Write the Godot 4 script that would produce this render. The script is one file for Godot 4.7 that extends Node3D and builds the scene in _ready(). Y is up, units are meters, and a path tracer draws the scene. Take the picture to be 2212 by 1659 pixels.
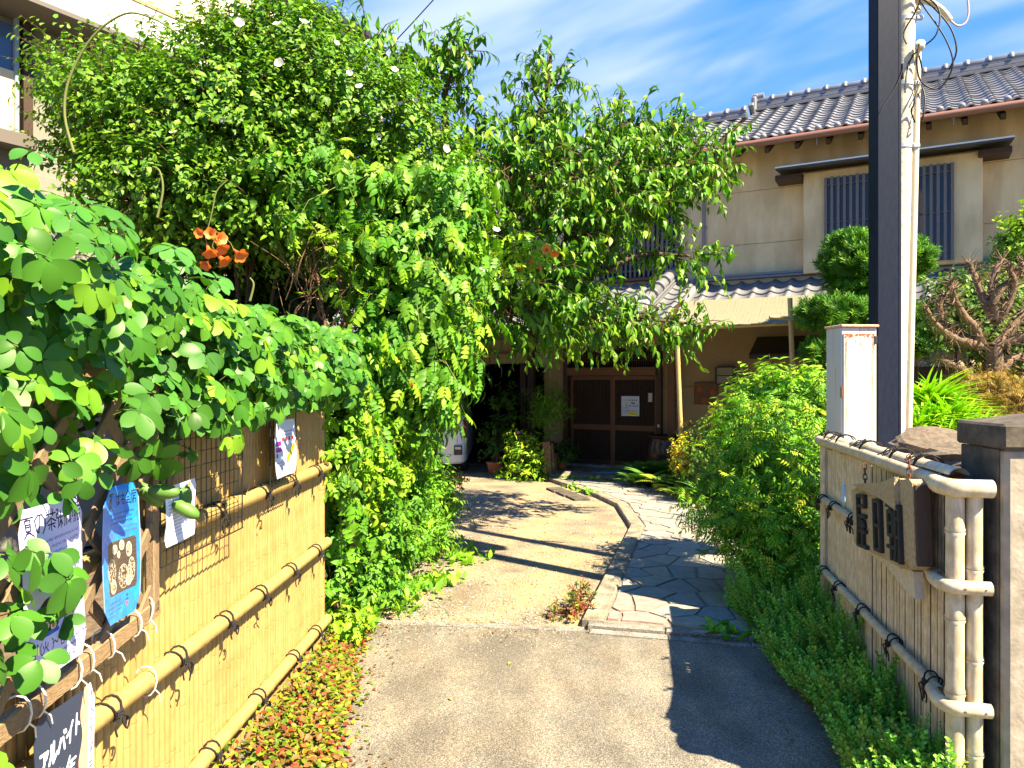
extends Node3D

const HORIZON := 829.5
const FOCAL := 1593.0
const EYE := 1.6

var rng := RandomNumberGenerator.new()
var used := {}
var mats := {}
var tex := {}
var paper: Image


# ---------------------------------------------------------------- geometry
class Geo:
	var p := PackedVector3Array()
	var n := PackedVector3Array()
	var c := PackedColorArray()
	var u := PackedVector2Array()
	var i := PackedInt32Array()
	var tint := Color.WHITE

	func vert(a: Vector3, nn: Vector3, uv := Vector2.ZERO) -> int:
		p.push_back(a)
		n.push_back(nn)
		c.push_back(tint)
		u.push_back(uv)
		return p.size() - 1

	func tri(a: int, b: int, d: int) -> void:
		i.push_back(a)
		i.push_back(b)
		i.push_back(d)

	func face(pts: Array, hint: Vector3, uvs: Array = []) -> void:
		var nn: Vector3 = (pts[1] - pts[0]).cross(pts[2] - pts[0])
		if nn.length() < 1e-12 and pts.size() > 3:
			nn = (pts[2] - pts[0]).cross(pts[3] - pts[0])
		if nn.length() < 1e-12:
			return
		nn = nn.normalized()
		var back := nn.dot(hint) < 0.0
		if back:
			nn = -nn
		var first := p.size()
		for k in pts.size():
			vert(pts[k], nn, uvs[k] if uvs.size() > k else Vector2.ZERO)
		for k in range(1, pts.size() - 1):
			if back:
				tri(first, first + k, first + k + 1)
			else:
				tri(first, first + k + 1, first + k)

	func box(at: Vector3, size: Vector3, cut := 0.0, b := Basis()) -> void:
		var h := size * 0.5
		cut = minf(cut, minf(h.x, minf(h.y, h.z)) * 0.9)
		if cut <= 0.0:
			for ax in 3:
				for s in [-1.0, 1.0]:
					var pts := []
					for q in [Vector2(-1, -1), Vector2(1, -1), Vector2(1, 1), Vector2(-1, 1)]:
						var w := Vector3.ZERO
						w[ax] = s * h[ax]
						w[(ax + 1) % 3] = q.x * h[(ax + 1) % 3]
						w[(ax + 2) % 3] = q.y * h[(ax + 2) % 3]
						pts.append(at + b * w)
					var o := Vector3.ZERO
					o[ax] = s
					face(pts, b * o)
			return
		var k := h - Vector3.ONE * cut
		for ax in 3:
			var ay := (ax + 1) % 3
			var az := (ax + 2) % 3
			for s in [-1.0, 1.0]:
				var pts := []
				for q in [Vector2(-1, -1), Vector2(1, -1), Vector2(1, 1), Vector2(-1, 1)]:
					var w := Vector3.ZERO
					w[ax] = s * h[ax]
					w[ay] = q.x * k[ay]
					w[az] = q.y * k[az]
					pts.append(at + b * w)
				var o := Vector3.ZERO
				o[ax] = s
				face(pts, b * o)
				for s2 in [-1.0, 1.0]:
					var e := []
					for q in [0, 1, 2, 3]:
						var w := Vector3.ZERO
						w[ax] = s * (h[ax] if q == 0 or q == 3 else k[ax])
						w[ay] = s2 * (k[ay] if q == 0 or q == 3 else h[ay])
						w[az] = k[az] * (-1.0 if q < 2 else 1.0)
						e.append(at + b * w)
					var o2 := Vector3.ZERO
					o2[ax] = s
					o2[ay] = s2
					face(e, b * o2)
		for sx in [-1.0, 1.0]:
			for sy in [-1.0, 1.0]:
				for sz in [-1.0, 1.0]:
					var sg := Vector3(sx, sy, sz)
					var a := []
					for ax in 3:
						var w := k * sg
						w[ax] = h[ax] * sg[ax]
						a.append(at + b * w)
					face(a, b * sg)

	func tube(pts: Array, rad: Array, sides := 6, caps := true, squash := 1.0) -> void:
		var last := -1
		var rings := []
		var side := Vector3.ZERO
		var m := pts.size()
		for k in m:
			var dir: Vector3 = (pts[mini(k + 1, m - 1)] - pts[maxi(k - 1, 0)])
			if dir.length() < 1e-9:
				dir = Vector3.UP
			dir = dir.normalized()
			if k == 0:
				side = dir.cross(Vector3.UP if absf(dir.y) < 0.9 else Vector3.RIGHT).normalized()
			else:
				side = (side - dir * side.dot(dir)).normalized()
			var up := side.cross(dir)
			var first := p.size()
			var r: float = rad[mini(k, rad.size() - 1)]
			for j in sides:
				var a := TAU * j / sides
				var o := side * cos(a) + up * sin(a) * squash
				vert(pts[k] + o * r, o.normalized(), Vector2(float(j) / sides, k))
			if k > 0:
				for j in sides:
					var j2 := (j + 1) % sides
					tri(last + j, first + j2, first + j)
					tri(last + j, last + j2, first + j2)
			last = first
			rings.append(first)
		if caps:
			for e in [0, m - 1]:
				var src := []
				for j in sides:
					src.append(p[rings[e] + j])
				face(src, (pts[0] - pts[1]) if e == 0 else (pts[m - 1] - pts[m - 2]))

	func lathe(prof: Array, sides := 12, from := 0.0, sweep := TAU, at := Vector3.ZERO, sz := 1.0) -> void:
		# prof: Vector2(radius, height)
		var m := prof.size()
		var closed := sweep > TAU - 0.001
		var cols := sides if closed else sides + 1
		var first := p.size()
		for k in m:
			var a: Vector2 = prof[maxi(k - 1, 0)]
			var b: Vector2 = prof[mini(k + 1, m - 1)]
			var t := (b - a).normalized()
			for j in cols:
				var an := from + sweep * j / sides
				var d := Vector3(cos(an), 0, sin(an) * sz)
				var nn := (Vector3(cos(an), 0, sin(an) / maxf(sz, 0.01)).normalized() * t.y + Vector3.UP * -t.x).normalized()
				vert(at + d * prof[k].x + Vector3.UP * prof[k].y, nn, Vector2(float(j) / sides, prof[k].y))
		for k in m - 1:
			for j in sides:
				var j2 := (j + 1) % cols
				var a := first + k * cols
				var b := a + cols
				tri(a + j, b + j2, b + j)
				tri(a + j, a + j2, b + j2)

	func prism(poly: PackedVector2Array, y0: float, y1: float, ch := 0.0) -> void:
		# poly in (x, z); a slab from y0 to y1, its top edge cut by ch
		var top := poly
		if ch > 0.0:
			var inner := Geometry2D.offset_polygon(poly, -ch)
			if inner.size() == 1 and inner[0].size() == poly.size():
				var best := 0
				for k in poly.size():
					if inner[0][k].distance_to(poly[0]) < inner[0][best].distance_to(poly[0]):
						best = k
				var turned := PackedVector2Array()
				var same := Geometry2D.is_polygon_clockwise(poly) == Geometry2D.is_polygon_clockwise(inner[0])
				for k in poly.size():
					turned.push_back(inner[0][posmod(best + (k if same else -k), poly.size())])
				top = turned
			else:
				ch = 0.0
		var idx := Geometry2D.triangulate_polygon(top)
		for k in range(0, idx.size(), 3):
			face([Vector3(top[idx[k]].x, y1, top[idx[k]].y), Vector3(top[idx[k + 1]].x, y1, top[idx[k + 1]].y), Vector3(top[idx[k + 2]].x, y1, top[idx[k + 2]].y)], Vector3.UP)
		var mid := Vector2.ZERO
		for q in poly:
			mid += q / poly.size()
		var cw := Geometry2D.is_polygon_clockwise(poly)
		for k in poly.size():
			var a := poly[k]
			var b := poly[(k + 1) % poly.size()]
			var e := b - a
			var o := Vector2(e.y, -e.x) * (-1.0 if cw else 1.0)
			var hint := Vector3(o.x, 0, o.y)
			face([Vector3(a.x, y0, a.y), Vector3(b.x, y0, b.y), Vector3(b.x, y1 - ch, b.y), Vector3(a.x, y1 - ch, a.y)], hint)
			if ch > 0.0:
				var ta := top[k]
				var tb := top[(k + 1) % poly.size()]
				face([Vector3(a.x, y1 - ch, a.y), Vector3(b.x, y1 - ch, b.y), Vector3(tb.x, y1, tb.y), Vector3(ta.x, y1, ta.y)], hint + Vector3.UP * hint.length())

	func mesh() -> ArrayMesh:
		var arr := []
		arr.resize(Mesh.ARRAY_MAX)
		arr[Mesh.ARRAY_VERTEX] = p
		arr[Mesh.ARRAY_NORMAL] = n
		arr[Mesh.ARRAY_COLOR] = c
		arr[Mesh.ARRAY_TEX_UV] = u
		arr[Mesh.ARRAY_INDEX] = i
		var m := ArrayMesh.new()
		m.add_surface_from_arrays(Mesh.PRIMITIVE_TRIANGLES, arr)
		return m


# ---------------------------------------------------------------- helpers
func rf(a: float, b: float) -> float:
	return rng.randf_range(a, b)


func rv() -> Vector3:
	return Vector3(rng.randfn(), rng.randfn(), rng.randfn()).normalized()


func at(x: float, y: float, d: float) -> Vector3:
	return Vector3((x - 1106.0) / FOCAL * d, EYE - (y - HORIZON) / FOCAL * d, -d)


func numbered(called: String) -> String:
	var k: int = used.get(called, 0)
	used[called] = k + 1
	return called if k == 0 else "%s_%03d" % [called, k]


func tag(o: Node, label: String, category: String, group := "", kind := "") -> void:
	if label:
		o.set_meta("label", label)
	if category:
		o.set_meta("category", category)
	if group:
		o.set_meta("group", group)
	if kind:
		o.set_meta("kind", kind)


func thing(called: String, label: String, category: String, where := Vector3.ZERO, turn := 0.0, group := "", kind := "") -> Node3D:
	var o := Node3D.new()
	o.name = numbered(called)
	add_child(o)
	o.position = where
	o.rotation.y = turn
	tag(o, label, category, group, kind)
	return o


func part(called: String, what, m: Material, parent: Node, where := Vector3.ZERO, turn := Vector3.ZERO) -> MeshInstance3D:
	var o := MeshInstance3D.new()
	o.name = called
	o.mesh = what.mesh() if what is Geo else what
	o.material_override = m
	o.position = where
	o.rotation = turn
	parent.add_child(o, true)
	return o


func single(called: String, what, m: Material, label: String, category: String, where := Vector3.ZERO, turn := Vector3.ZERO, group := "", kind := "") -> MeshInstance3D:
	var o := part(numbered(called), what, m, self, where, turn)
	tag(o, label, category, group, kind)
	return o


func copy(o: Node3D, where: Vector3, turn := 0.0, label := "") -> Node3D:
	var r: Node3D = o.duplicate()
	r.name = numbered(String(o.name).rstrip("0123456789").trim_suffix("_"))
	add_child(r)
	r.position = where
	r.rotation.y = turn
	if label:
		r.set_meta("label", label)
	return r


func boxes(list: Array, cut := 0.0) -> Geo:
	var g := Geo.new()
	for b in list:
		g.box(b[0], b[1], cut)
	return g


func rod(a: Vector3, b: Vector3, r: float, sides := 8) -> Geo:
	var g := Geo.new()
	g.tube([a, b], [r, r], sides)
	return g


func bamboo_profile(r: float, h: float, nodes: Array, ridge := 0.14) -> Array:
	var prof := [Vector2(r, 0)]
	for y in nodes:
		prof.append(Vector2(r * 0.985, y - r * 0.5))
		prof.append(Vector2(r * (1.0 + ridge), y - r * 0.12))
		prof.append(Vector2(r * 0.93, y))
		prof.append(Vector2(r * (1.0 + ridge * 0.8), y + r * 0.12))
		prof.append(Vector2(r * 0.99, y + r * 0.55))
	prof.append(Vector2(r, h))
	return prof


func culm(r: float, h: float, nodes: Array, sides := 10) -> Geo:
	var g := Geo.new()
	var pr := bamboo_profile(r, h, nodes)
	pr.push_front(Vector2(0.0005, 0))
	pr.push_back(Vector2(r * 0.8, h))
	pr.push_back(Vector2(r * 0.78, h - r))
	pr.push_back(Vector2(0.0005, h - r))
	g.lathe(pr, sides)
	return g


func along(o: Node3D, a: Vector3, b: Vector3) -> void:
	# turns a thing built along +y so that it runs from a to b
	var y := (b - a).normalized()
	var x := y.cross(Vector3.FORWARD if absf(y.z) < 0.9 else Vector3.RIGHT).normalized()
	o.transform = Transform3D(Basis(x, y, x.cross(y)), a)


func curve(pts: Array, n := 4) -> Array:
	# a smooth line through the points
	var out := []
	for k in pts.size() - 1:
		var a: Vector3 = pts[maxi(k - 1, 0)]
		var b: Vector3 = pts[k]
		var c: Vector3 = pts[k + 1]
		var d: Vector3 = pts[mini(k + 2, pts.size() - 1)]
		for j in n:
			out.append(b.cubic_interpolate(c, a, d, float(j) / n))
	out.append(pts[-1])
	return out


func tapered(n: int, r0: float, r1: float) -> Array:
	var out := []
	for k in n:
		out.append(lerpf(r0, r1, float(k) / maxi(n - 1, 1)))
	return out


# ---------------------------------------------------------------- materials
func lin(r: float, g: float, b: float) -> Color:
	return Color(r, g, b).linear_to_srgb()


func mat(called: String, col: Color, rough := 0.8, metal := 0.0) -> StandardMaterial3D:
	if mats.has(called):
		return mats[called]
	var m := StandardMaterial3D.new()
	m.resource_name = called
	m.albedo_color = col
	m.roughness = rough
	m.metallic = metal
	mats[called] = m
	return m


func noisy(called: String, dark: Color, light: Color, scale: float, rough := 0.85, bump := 0.0, freq := 0.02, size := 512, kind := 0, octaves := 5, stretch := Vector3.ONE, world := true) -> StandardMaterial3D:
	# a surface whose tone wanders between two colours, with fine relief
	if mats.has(called):
		return mats[called]
	var m := mat(called, Color.WHITE, rough)
	var key := "%s_%s_%s_%s" % [freq, size, kind, octaves]
	if not tex.has(key):
		var f := FastNoiseLite.new()
		f.seed = 7 + tex.size()
		f.noise_type = [FastNoiseLite.TYPE_SIMPLEX_SMOOTH, FastNoiseLite.TYPE_CELLULAR, FastNoiseLite.TYPE_VALUE][kind]
		f.frequency = freq
		f.fractal_octaves = octaves
		f.fractal_gain = 0.62
		tex[key] = f.get_seamless_image(size, size)
	var src: Image = tex[key]
	var im := Image.create(src.get_width(), src.get_height(), false, Image.FORMAT_RGB8)
	var raw := src.get_data()
	var data := PackedByteArray()
	data.resize(raw.size() * 3)
	for k in raw.size():
		var c := dark.lerp(light, raw[k] / 255.0)
		data[k * 3] = int(c.r * 255.0)
		data[k * 3 + 1] = int(c.g * 255.0)
		data[k * 3 + 2] = int(c.b * 255.0)
	im.set_data(src.get_width(), src.get_height(), false, Image.FORMAT_RGB8, data)
	m.albedo_texture = ImageTexture.create_from_image(im)
	m.uv1_triplanar = true
	m.uv1_world_triplanar = world
	m.uv1_scale = stretch / scale
	if bump > 0.0:
		m.heightmap_enabled = true
		m.heightmap_scale = bump
		if not tex.has(key + "h"):
			tex[key + "h"] = ImageTexture.create_from_image(src)
		m.heightmap_texture = tex[key + "h"]
	return m


func speckled(called: String, tones: Array, scale: float, rough := 0.9, bump := 0.0, size := 512, patch := 0.35, patch_tint := Color(1, 1, 1), grain := 1) -> StandardMaterial3D:
	# stones in a binder: single grains of many tones over slow patches
	var m := mat(called, Color.WHITE, rough)
	var f := FastNoiseLite.new()
	f.seed = 31 + mats.size()
	f.frequency = 3.0 / size
	f.fractal_octaves = 4
	var slow := f.get_seamless_image(size, size).get_data()
	var r := RandomNumberGenerator.new()
	r.seed = 977 + mats.size()
	var data := PackedByteArray()
	data.resize(size * size * 3)
	var high := PackedByteArray()
	high.resize(size * size)
	var cells := size / grain
	var pick := PackedInt32Array()
	var lum := PackedFloat32Array()
	for k in cells * cells:
		pick.push_back(r.randi() % tones.size())
		lum.push_back(r.randf_range(0.82, 1.18))
	for y in size:
		for x in size:
			var k := y * size + x
			var cell := ((y / grain) % cells) * cells + (x + (y / grain) % 2 * (grain / 2)) / grain % cells
			var t: Color = tones[pick[cell]]
			var s := 1.0 + (slow[k] / 255.0 - 0.5) * 2.0 * patch
			var l := lum[cell] * s
			var w := clampf((slow[k] / 255.0 - 0.35) * 2.0, 0, 1)
			data[k * 3] = clampi(int(t.r * l * lerpf(1.0, patch_tint.r, w) * 255), 0, 255)
			data[k * 3 + 1] = clampi(int(t.g * l * lerpf(1.0, patch_tint.g, w) * 255), 0, 255)
			data[k * 3 + 2] = clampi(int(t.b * l * lerpf(1.0, patch_tint.b, w) * 255), 0, 255)
			high[k] = clampi(int(120 + (lum[cell] - 1.0) * 500), 0, 255)
	var im := Image.create_from_data(size, size, false, Image.FORMAT_RGB8, data)
	m.albedo_texture = ImageTexture.create_from_image(im)
	m.uv1_triplanar = true
	m.uv1_world_triplanar = true
	m.uv1_scale = Vector3.ONE / scale
	if bump > 0.0:
		m.heightmap_enabled = true
		m.heightmap_scale = bump
		m.heightmap_texture = ImageTexture.create_from_image(Image.create_from_data(size, size, false, Image.FORMAT_L8, high))
	return m


func leafy(called: String, col: Color, back: float, rough := 0.45) -> StandardMaterial3D:
	var m := mat(called, col.linear_to_srgb(), rough)
	m.vertex_color_use_as_albedo = true
	m.backlight_enabled = true
	m.backlight = Color(back * 0.8, back, back * 0.25).linear_to_srgb()
	m.metallic_specular = 0.4
	return m


func weathered(m: StandardMaterial3D, low: float, scale: Vector3, freq := 0.012, warm := Color(1, 1, 1)) -> void:
	# slow stains over a whole surface, from low to 1 times its own tone
	var key := "stain_%s_%s_%s" % [freq, low, warm]
	if not tex.has(key):
		var f := FastNoiseLite.new()
		f.seed = 61 + tex.size()
		f.frequency = freq
		f.fractal_octaves = 6
		f.fractal_gain = 0.6
		var src := f.get_seamless_image(384, 384)
		var raw := src.get_data()
		var data := PackedByteArray()
		data.resize(raw.size() * 3)
		for k in raw.size():
			var t := clampf((raw[k] / 255.0 - 0.3) * 2.2, 0, 1)
			var c := Color(low, low, low) * warm
			c = c.lerp(Color.WHITE, t)
			data[k * 3] = int(c.r * 255)
			data[k * 3 + 1] = int(c.g * 255)
			data[k * 3 + 2] = int(c.b * 255)
		tex[key] = ImageTexture.create_from_image(Image.create_from_data(384, 384, false, Image.FORMAT_RGB8, data))
	m.detail_enabled = true
	m.detail_blend_mode = BaseMaterial3D.BLEND_MODE_MUL
	m.detail_uv_layer = BaseMaterial3D.DETAIL_UV_2
	m.detail_albedo = tex[key]
	m.uv2_triplanar = true
	m.uv2_world_triplanar = true
	m.uv2_scale = scale


# ---------------------------------------------------------------- leaves
func blade(w: float, full: float, point: float, bend: float, fold: float, segs := 5, g: Geo = null, t := Transform3D(), teeth := 0.0) -> Geo:
	# one leaf along +y, 1 long, its upper face towards +z; full > 1 puts the widest place towards the tip, point > 1 sharpens it
	if g == null:
		g = Geo.new()
	var first := -1
	for k in segs + 1:
		var s := float(k) / segs
		var half := w * 0.5 * pow(maxf(sin(PI * pow(s, full)), 0.0), point)
		if teeth > 0.0 and k % 2 == 1:
			half *= 1.0 + teeth
		if k == 0:
			half = w * 0.03
		var z := -bend * s * s
		var slope := Vector3(0, 1, -2.0 * bend * s).normalized()
		var up := Vector3(0, -slope.z, slope.y)
		var row := g.p.size()
		for e in [-1.0, 0.0, 1.0]:
			var q := Vector3(half * e, s, z + fold * absf(e) * half * 2.0)
			var nn := (up + Vector3(-fold * 1.6 * e, 0, 0)).normalized()
			g.tint = Color(1.22, 1.18, 1.3) if e == 0.0 else Color(0.96, 0.97, 0.95)
			g.vert(t * q, (t.basis * nn).normalized(), Vector2(e, s))
		if first >= 0:
			for e in 2:
				g.tri(first + e, row + e, row + e + 1)
				g.tri(first + e, row + e + 1, first + e + 1)
		first = row
	return g


func aim(dir: Vector3, up: Vector3, at_: Vector3, size: float) -> Transform3D:
	var y := dir.normalized()
	var z := up - y * up.dot(y)
	if z.length() < 0.01:
		z = Vector3.RIGHT - y * y.x
	z = z.normalized()
	return Transform3D(Basis(y.cross(z) * size, y * size, z * size), at_)


func pinnate(pairs: int, length_ratio: float, w: float, droop: float, teeth := 0.0, segs := 4) -> Geo:
	# a compound leaf, 1 long: opposite leaflets and one at the tip
	var g := Geo.new()
	var pts := []
	for k in 5:
		var s := k / 4.0
		pts.append(Vector3(0, s * 0.72, -droop * s * s * 0.72))
	g.tint = Color(1.0, 0.95, 0.7)
	g.tube(pts, [0.012, 0.006], 3, false)
	for k in pairs:
		var s := 0.22 + 0.78 * float(k) / pairs
		var root := Vector3(0, s * 0.72, -droop * s * s * 0.72)
		for e in [-1.0, 1.0]:
			var d := Vector3(e, 0.45, -0.25 - droop * 0.5)
			blade(w, 0.75, 1.45, 0.22, 0.14, segs, g, aim(d, Vector3(e * 0.15, 0.1, 1), root, length_ratio * (0.8 + 0.3 * sin(PI * s))), teeth)
	blade(w, 0.8, 1.2, 0.2, 0.12, segs, g, aim(Vector3(0, 1, -droop * 1.6), Vector3(0, 0.3, 1), pts[4], length_ratio * 1.1), teeth)
	return g


func sprig(count: int, leaf_len: float, w: float, spread: float, full := 1.0, point := 1.0, turn := 2.4) -> Geo:
	# leaves set round a short stem along +y, 1 long
	var g := Geo.new()
	g.tint = Color(0.8, 0.75, 0.5)
	g.tube([Vector3.ZERO, Vector3(0, 0.9, 0)], [0.02, 0.008], 3, false)
	for k in count:
		var s := (k + 0.6) / count
		var a := k * turn
		var d := Vector3(cos(a) * spread, 0.75 + s * 0.5, sin(a) * spread)
		blade(w, full, point, 0.15, 0.1, 3, g, aim(d, Vector3(-cos(a), 1.2, -sin(a)), Vector3(0, s * 0.9, 0), leaf_len * (1.1 - 0.4 * s)))
	return g


func frond(pairs: int) -> Geo:
	var g := Geo.new()
	var pts := []
	for k in 7:
		var s := k / 6.0
		pts.append(Vector3(0, s * (1.0 - 0.12 * s), 0.28 * s - 0.55 * s * s))
	g.tint = Color(0.9, 0.9, 0.6)
	g.tube(pts, tapered(7, 0.008, 0.003), 3, false)
	for k in pairs:
		var s := 0.12 + 0.86 * float(k) / pairs
		var root := Vector3(0, s * (1.0 - 0.12 * s), 0.28 * s - 0.55 * s * s)
		var size := 0.24 * sin(PI * pow(0.08 + 0.9 * s, 0.75)) + 0.03
		for e in [-1.0, 1.0]:
			blade(0.22, 0.6, 0.8, 0.15, 0.05, 3, g, aim(Vector3(e, 0.35, -0.1), Vector3(0, 0.2, 1), root, size))
	return g


# a plant's leaves: places (Transform3D) and tones (Color), sorted into meshes
class Leaves:
	var t: Array[Transform3D] = []
	var c := PackedColorArray()

	func add(a: Transform3D, tone: Color) -> void:
		t.push_back(a)
		c.push_back(tone)


func set_leaves(parent: Node, called: String, shapes: Array, m: Material, l: Leaves, singles := 0, single_name := "leaf") -> void:
	# the nearest ones each a mesh of its own, the rest as one mass of copies
	var order := []
	for k in l.t.size():
		order.append(k)
	var from := Vector3(0, EYE, 0)
	if singles > 0:
		order.sort_custom(func(a, b): return l.t[a].basis.y.length() / l.t[a].origin.distance_to(from) > l.t[b].basis.y.length() / l.t[b].origin.distance_to(from))
		var tones := {}
		for k in mini(singles, order.size()):
			var j: int = order[k]
			var key := "%s_tone_%d" % [m.resource_name, k % 7]
			if not tones.has(key):
				var mm: StandardMaterial3D = m.duplicate()
				mm.resource_name = key
				var base: Color = (m as StandardMaterial3D).albedo_color.srgb_to_linear()
				mm.albedo_color = (base * l.c[j]).linear_to_srgb()
				tones[key] = mm
			var o := part(single_name, shapes[j % shapes.size()], tones[key], parent)
			o.transform = l.t[j]
	var rest := order.slice(singles)
	for s in shapes.size():
		var mine := []
		for j in rest:
			if j % shapes.size() == s:
				mine.append(j)
		if mine.is_empty():
			continue
		var mm := MultiMesh.new()
		mm.transform_format = MultiMesh.TRANSFORM_3D
		mm.use_colors = true
		mm.mesh = shapes[s]
		mm.instance_count = mine.size()
		for k in mine.size():
			mm.set_instance_transform(k, l.t[mine[k]])
			mm.set_instance_color(k, l.c[mine[k]])
		var o := MultiMeshInstance3D.new()
		o.name = called
		o.multimesh = mm
		o.material_override = m
		o.set_meta("kind", "stuff")
		parent.add_child(o, true)


func tone(tones: Array) -> Color:
	var a: Color = tones[rng.randi() % tones.size()]
	var v := rf(0.8, 1.2) * 1.45
	return Color(a.r * v * rf(0.92, 1.08), a.g * v, a.b * v * rf(0.6, 0.9))


func inside(b: Array, shell: float) -> Array:
	# a place in the ellipsoid [centre, radii], and the way out of it
	var d := rv()
	var r := pow(rng.randf(), shell)
	return [b[0] + d * b[1] * r, (d / b[1]).normalized()]


func pick_blob(blobs: Array) -> Array:
	var total := 0.0
	for b in blobs:
		total += b[2]
	var x := rng.randf() * total
	for b in blobs:
		x -= b[2]
		if x <= 0.0:
			return b
	return blobs[-1]


func px_blob(x: float, y: float, d: float, rx: float, ry: float, rz := 0.0, weight := 1.0) -> Array:
	var sx := rx / FOCAL * d
	var sy := ry / FOCAL * d
	var sz := rz if rz > 0.0 else (sx + sy) * 0.5
	return [at(x, y, d), Vector3(sx, sy, sz), (sx * sy + sx * sz + sy * sz) * weight]


func grow(l: Leaves, wood: Geo, blobs: Array, o: Dictionary) -> void:
	# twigs through the blobs, each with its leaves
	var n: int = o.twigs
	var per: int = o.per
	for q in n:
		var b := pick_blob(blobs)
		var got := inside(b, o.get("shell", 0.45))
		var p: Vector3 = got[0]
		var out: Vector3 = got[1]
		if p.y < o.get("floor", 0.02):
			continue
		var td: Vector3 = (out * o.get("out", 0.8) + Vector3.UP * o.get("up", 0.4) + rv() * o.get("wild", 0.5)).normalized()
		var length: float = o.length * rf(0.6, 1.25)
		var bow: float = o.get("bow", 0.15)
		var tip := p + td * length + Vector3.DOWN * bow * length
		if wood and rng.randf() < o.get("bare", 0.5):
			var m := p + td * length * 0.5
			wood.tube([p - td * length * 0.3, m, tip], [o.get("twig", 0.004), o.get("twig", 0.004) * 0.8, 0.001], 3, false)
		var base_tone := tone(o.tones)
		for k in per:
			var s := (k + 0.5) / per
			var at_ := p + td * length * s + Vector3.DOWN * bow * length * s * s
			var side := td.cross(rv()).normalized()
			var dir: Vector3 = td * o.get("ahead", 0.5) + side * o.get("side", 0.9) + Vector3.DOWN * o.get("droop", 0.3) * rf(0.5, 1.5)
			var face: Vector3 = Vector3.UP * o.get("face_up", 0.8) + out * o.get("face_out", 0.6) + rv() * o.get("face_wild", 0.5)
			var size: float = o.size * rf(0.65, 1.2) * (1.0 - 0.25 * s)
			var tn := base_tone * rf(0.85, 1.15)
			if s > 0.7 and o.has("young") and rng.randf() < 0.5:
				tn = tone(o.young)
			l.add(aim(dir, face, at_, size), tn)


func plant(called: String, label: String, category: String, foot: Vector3, group := "", kind := "") -> Node3D:
	return thing(called, label, category, foot, 0.0, group, kind)


func into(parent: Node3D, l: Leaves) -> Leaves:
	# the same leaves seen from the plant's own base
	var inv := parent.transform.affine_inverse()
	for k in l.t.size():
		l.t[k] = inv * l.t[k]
	return l


func shift(g: Geo, by: Vector3) -> Geo:
	for k in g.p.size():
		g.p[k] += by
	return g


func limb(g: Geo, pts: Array, r0: float, r1: float, sides := 8) -> void:
	var c := curve(pts, 4)
	var rad := tapered(c.size(), r0, r1)
	for k in c.size():
		rad[k] *= rf(0.92, 1.08)
	g.tube(c, rad, sides)


# ---------------------------------------------------------------- print on paper, by strokes
# each sign: strokes of letter pairs (x, y), a to k, on a square ten units wide
const SIGNS := {
	"大": "adkd fafdegak fehhkk", "谷": "dabc hajc fcdeag fchekg dgdkhkhgdg", "学": "cacc fafc iahc afadkdkf dfhffh fhfkek bhjh",
	"生": "dabe cdjd cgig akkk fafk", "歓": "acfc cabe bebk befe bgfg bifi bkfk dedk hagd hckcje idifgk igkk", "迎": "bacb adcdcgbi aiciekkk ebeggf ebga hbjbjfig hbhi",
	"ア": "abjbhe fcfgdk", "ル": "cbcgak fafkkg", "バ": "ddaj gdjj haib jakb", "イ": "iafeag fefk", "ト": "dadk deig",
	"募": "abkb dadd hahd ddhdhgdgdd dfhf ahkh ehbk djhjgk", "集": "daae cdck ccjc ceie cgig fcfg aiki fhfk fiak fikk",
	"し": "dadhfjih", "て": "abjbfdfhik", "い": "bbbgdi hcig", "ま": "bcjc bfjf fafjcjchiijk", "す": "ackc fafhdhdffg ffgidk", "！": "fafg fjfk",
	"の": "fbdjbiaddbhbkekhhk", "茶": "ackc dadd hahd feag fekg bhjh fffk dicj hijj", "粥": "abcbcdadafcfcjbk ibkbkdidifkfkjjk dfhf fcfk fgdj fghj",
	"御": "caad cdag bfbk eadc dcgc efhf fcfj djgi hbkbkhjh hbhk", "膳": "bbbkak bbdbdk bede bhdh fbkb gahb hajb fdkd hbhe ffkf fhkh ghgk gkjk jhjk",
	"迄": "bacb adcdcgbi aiciekkk faec ecjc feiefijijh", "夏": "abkb fbec dchchhdhdc dehe dfhf fhbk ehkk dihi", "は": "bbbk ddkd hahjejehki",
	"も": "fafjijjg bdid bgig", "会": "faae fake dfhf bhjh fhcj cjkj ijkk", "席": "fafb bbkb bbbgak cdkd ecef icif efif dhjh dhdk jhjk fffk",
	"火": "fafeak fekk bdcf jcif", "土": "bdjd fafk akkk", "屋": "bajajcbc bababgak deje fedgig hfig dhjh gfgk ckkk", "日": "cackikiaca cfif",
	"朝": "abfb dadc bcfcfgbgbc befe aigi dgdk hbhhgk hbkbkkjk hdkd hgkg", "0": "cahahkckca", "1": "dcfafk", "2": "bcdahbidakjk", "3": "bajaefiggkbk", "4": "gaahkh gagk",
	"8": "cahahkckca cfhf", "7": "aakadk", "9": "igcgcahahkck", "/": "jabk", "~": "afcdgghe", "(": "gaeceigk", ")": "eagcgiek", "-": "bfjf", "T": "aaka fafk", "E": "kaaaakkk afif", "L": "aaakkk", "・": "fffg",
}


func dot(im: Image, x: float, y: float, r: float, c: Color) -> void:
	var a := int(ceil(r))
	for j in range(int(y) - a, int(y) + a + 1):
		for i in range(int(x) - a, int(x) + a + 1):
			if i >= 0 and j >= 0 and i < im.get_width() and j < im.get_height():
				var w := clampf(r + 0.5 - Vector2(i - x, j - y).length(), 0, 1)
				if w > 0.0:
					im.set_pixel(i, j, im.get_pixel(i, j).lerp(c, w))


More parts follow.
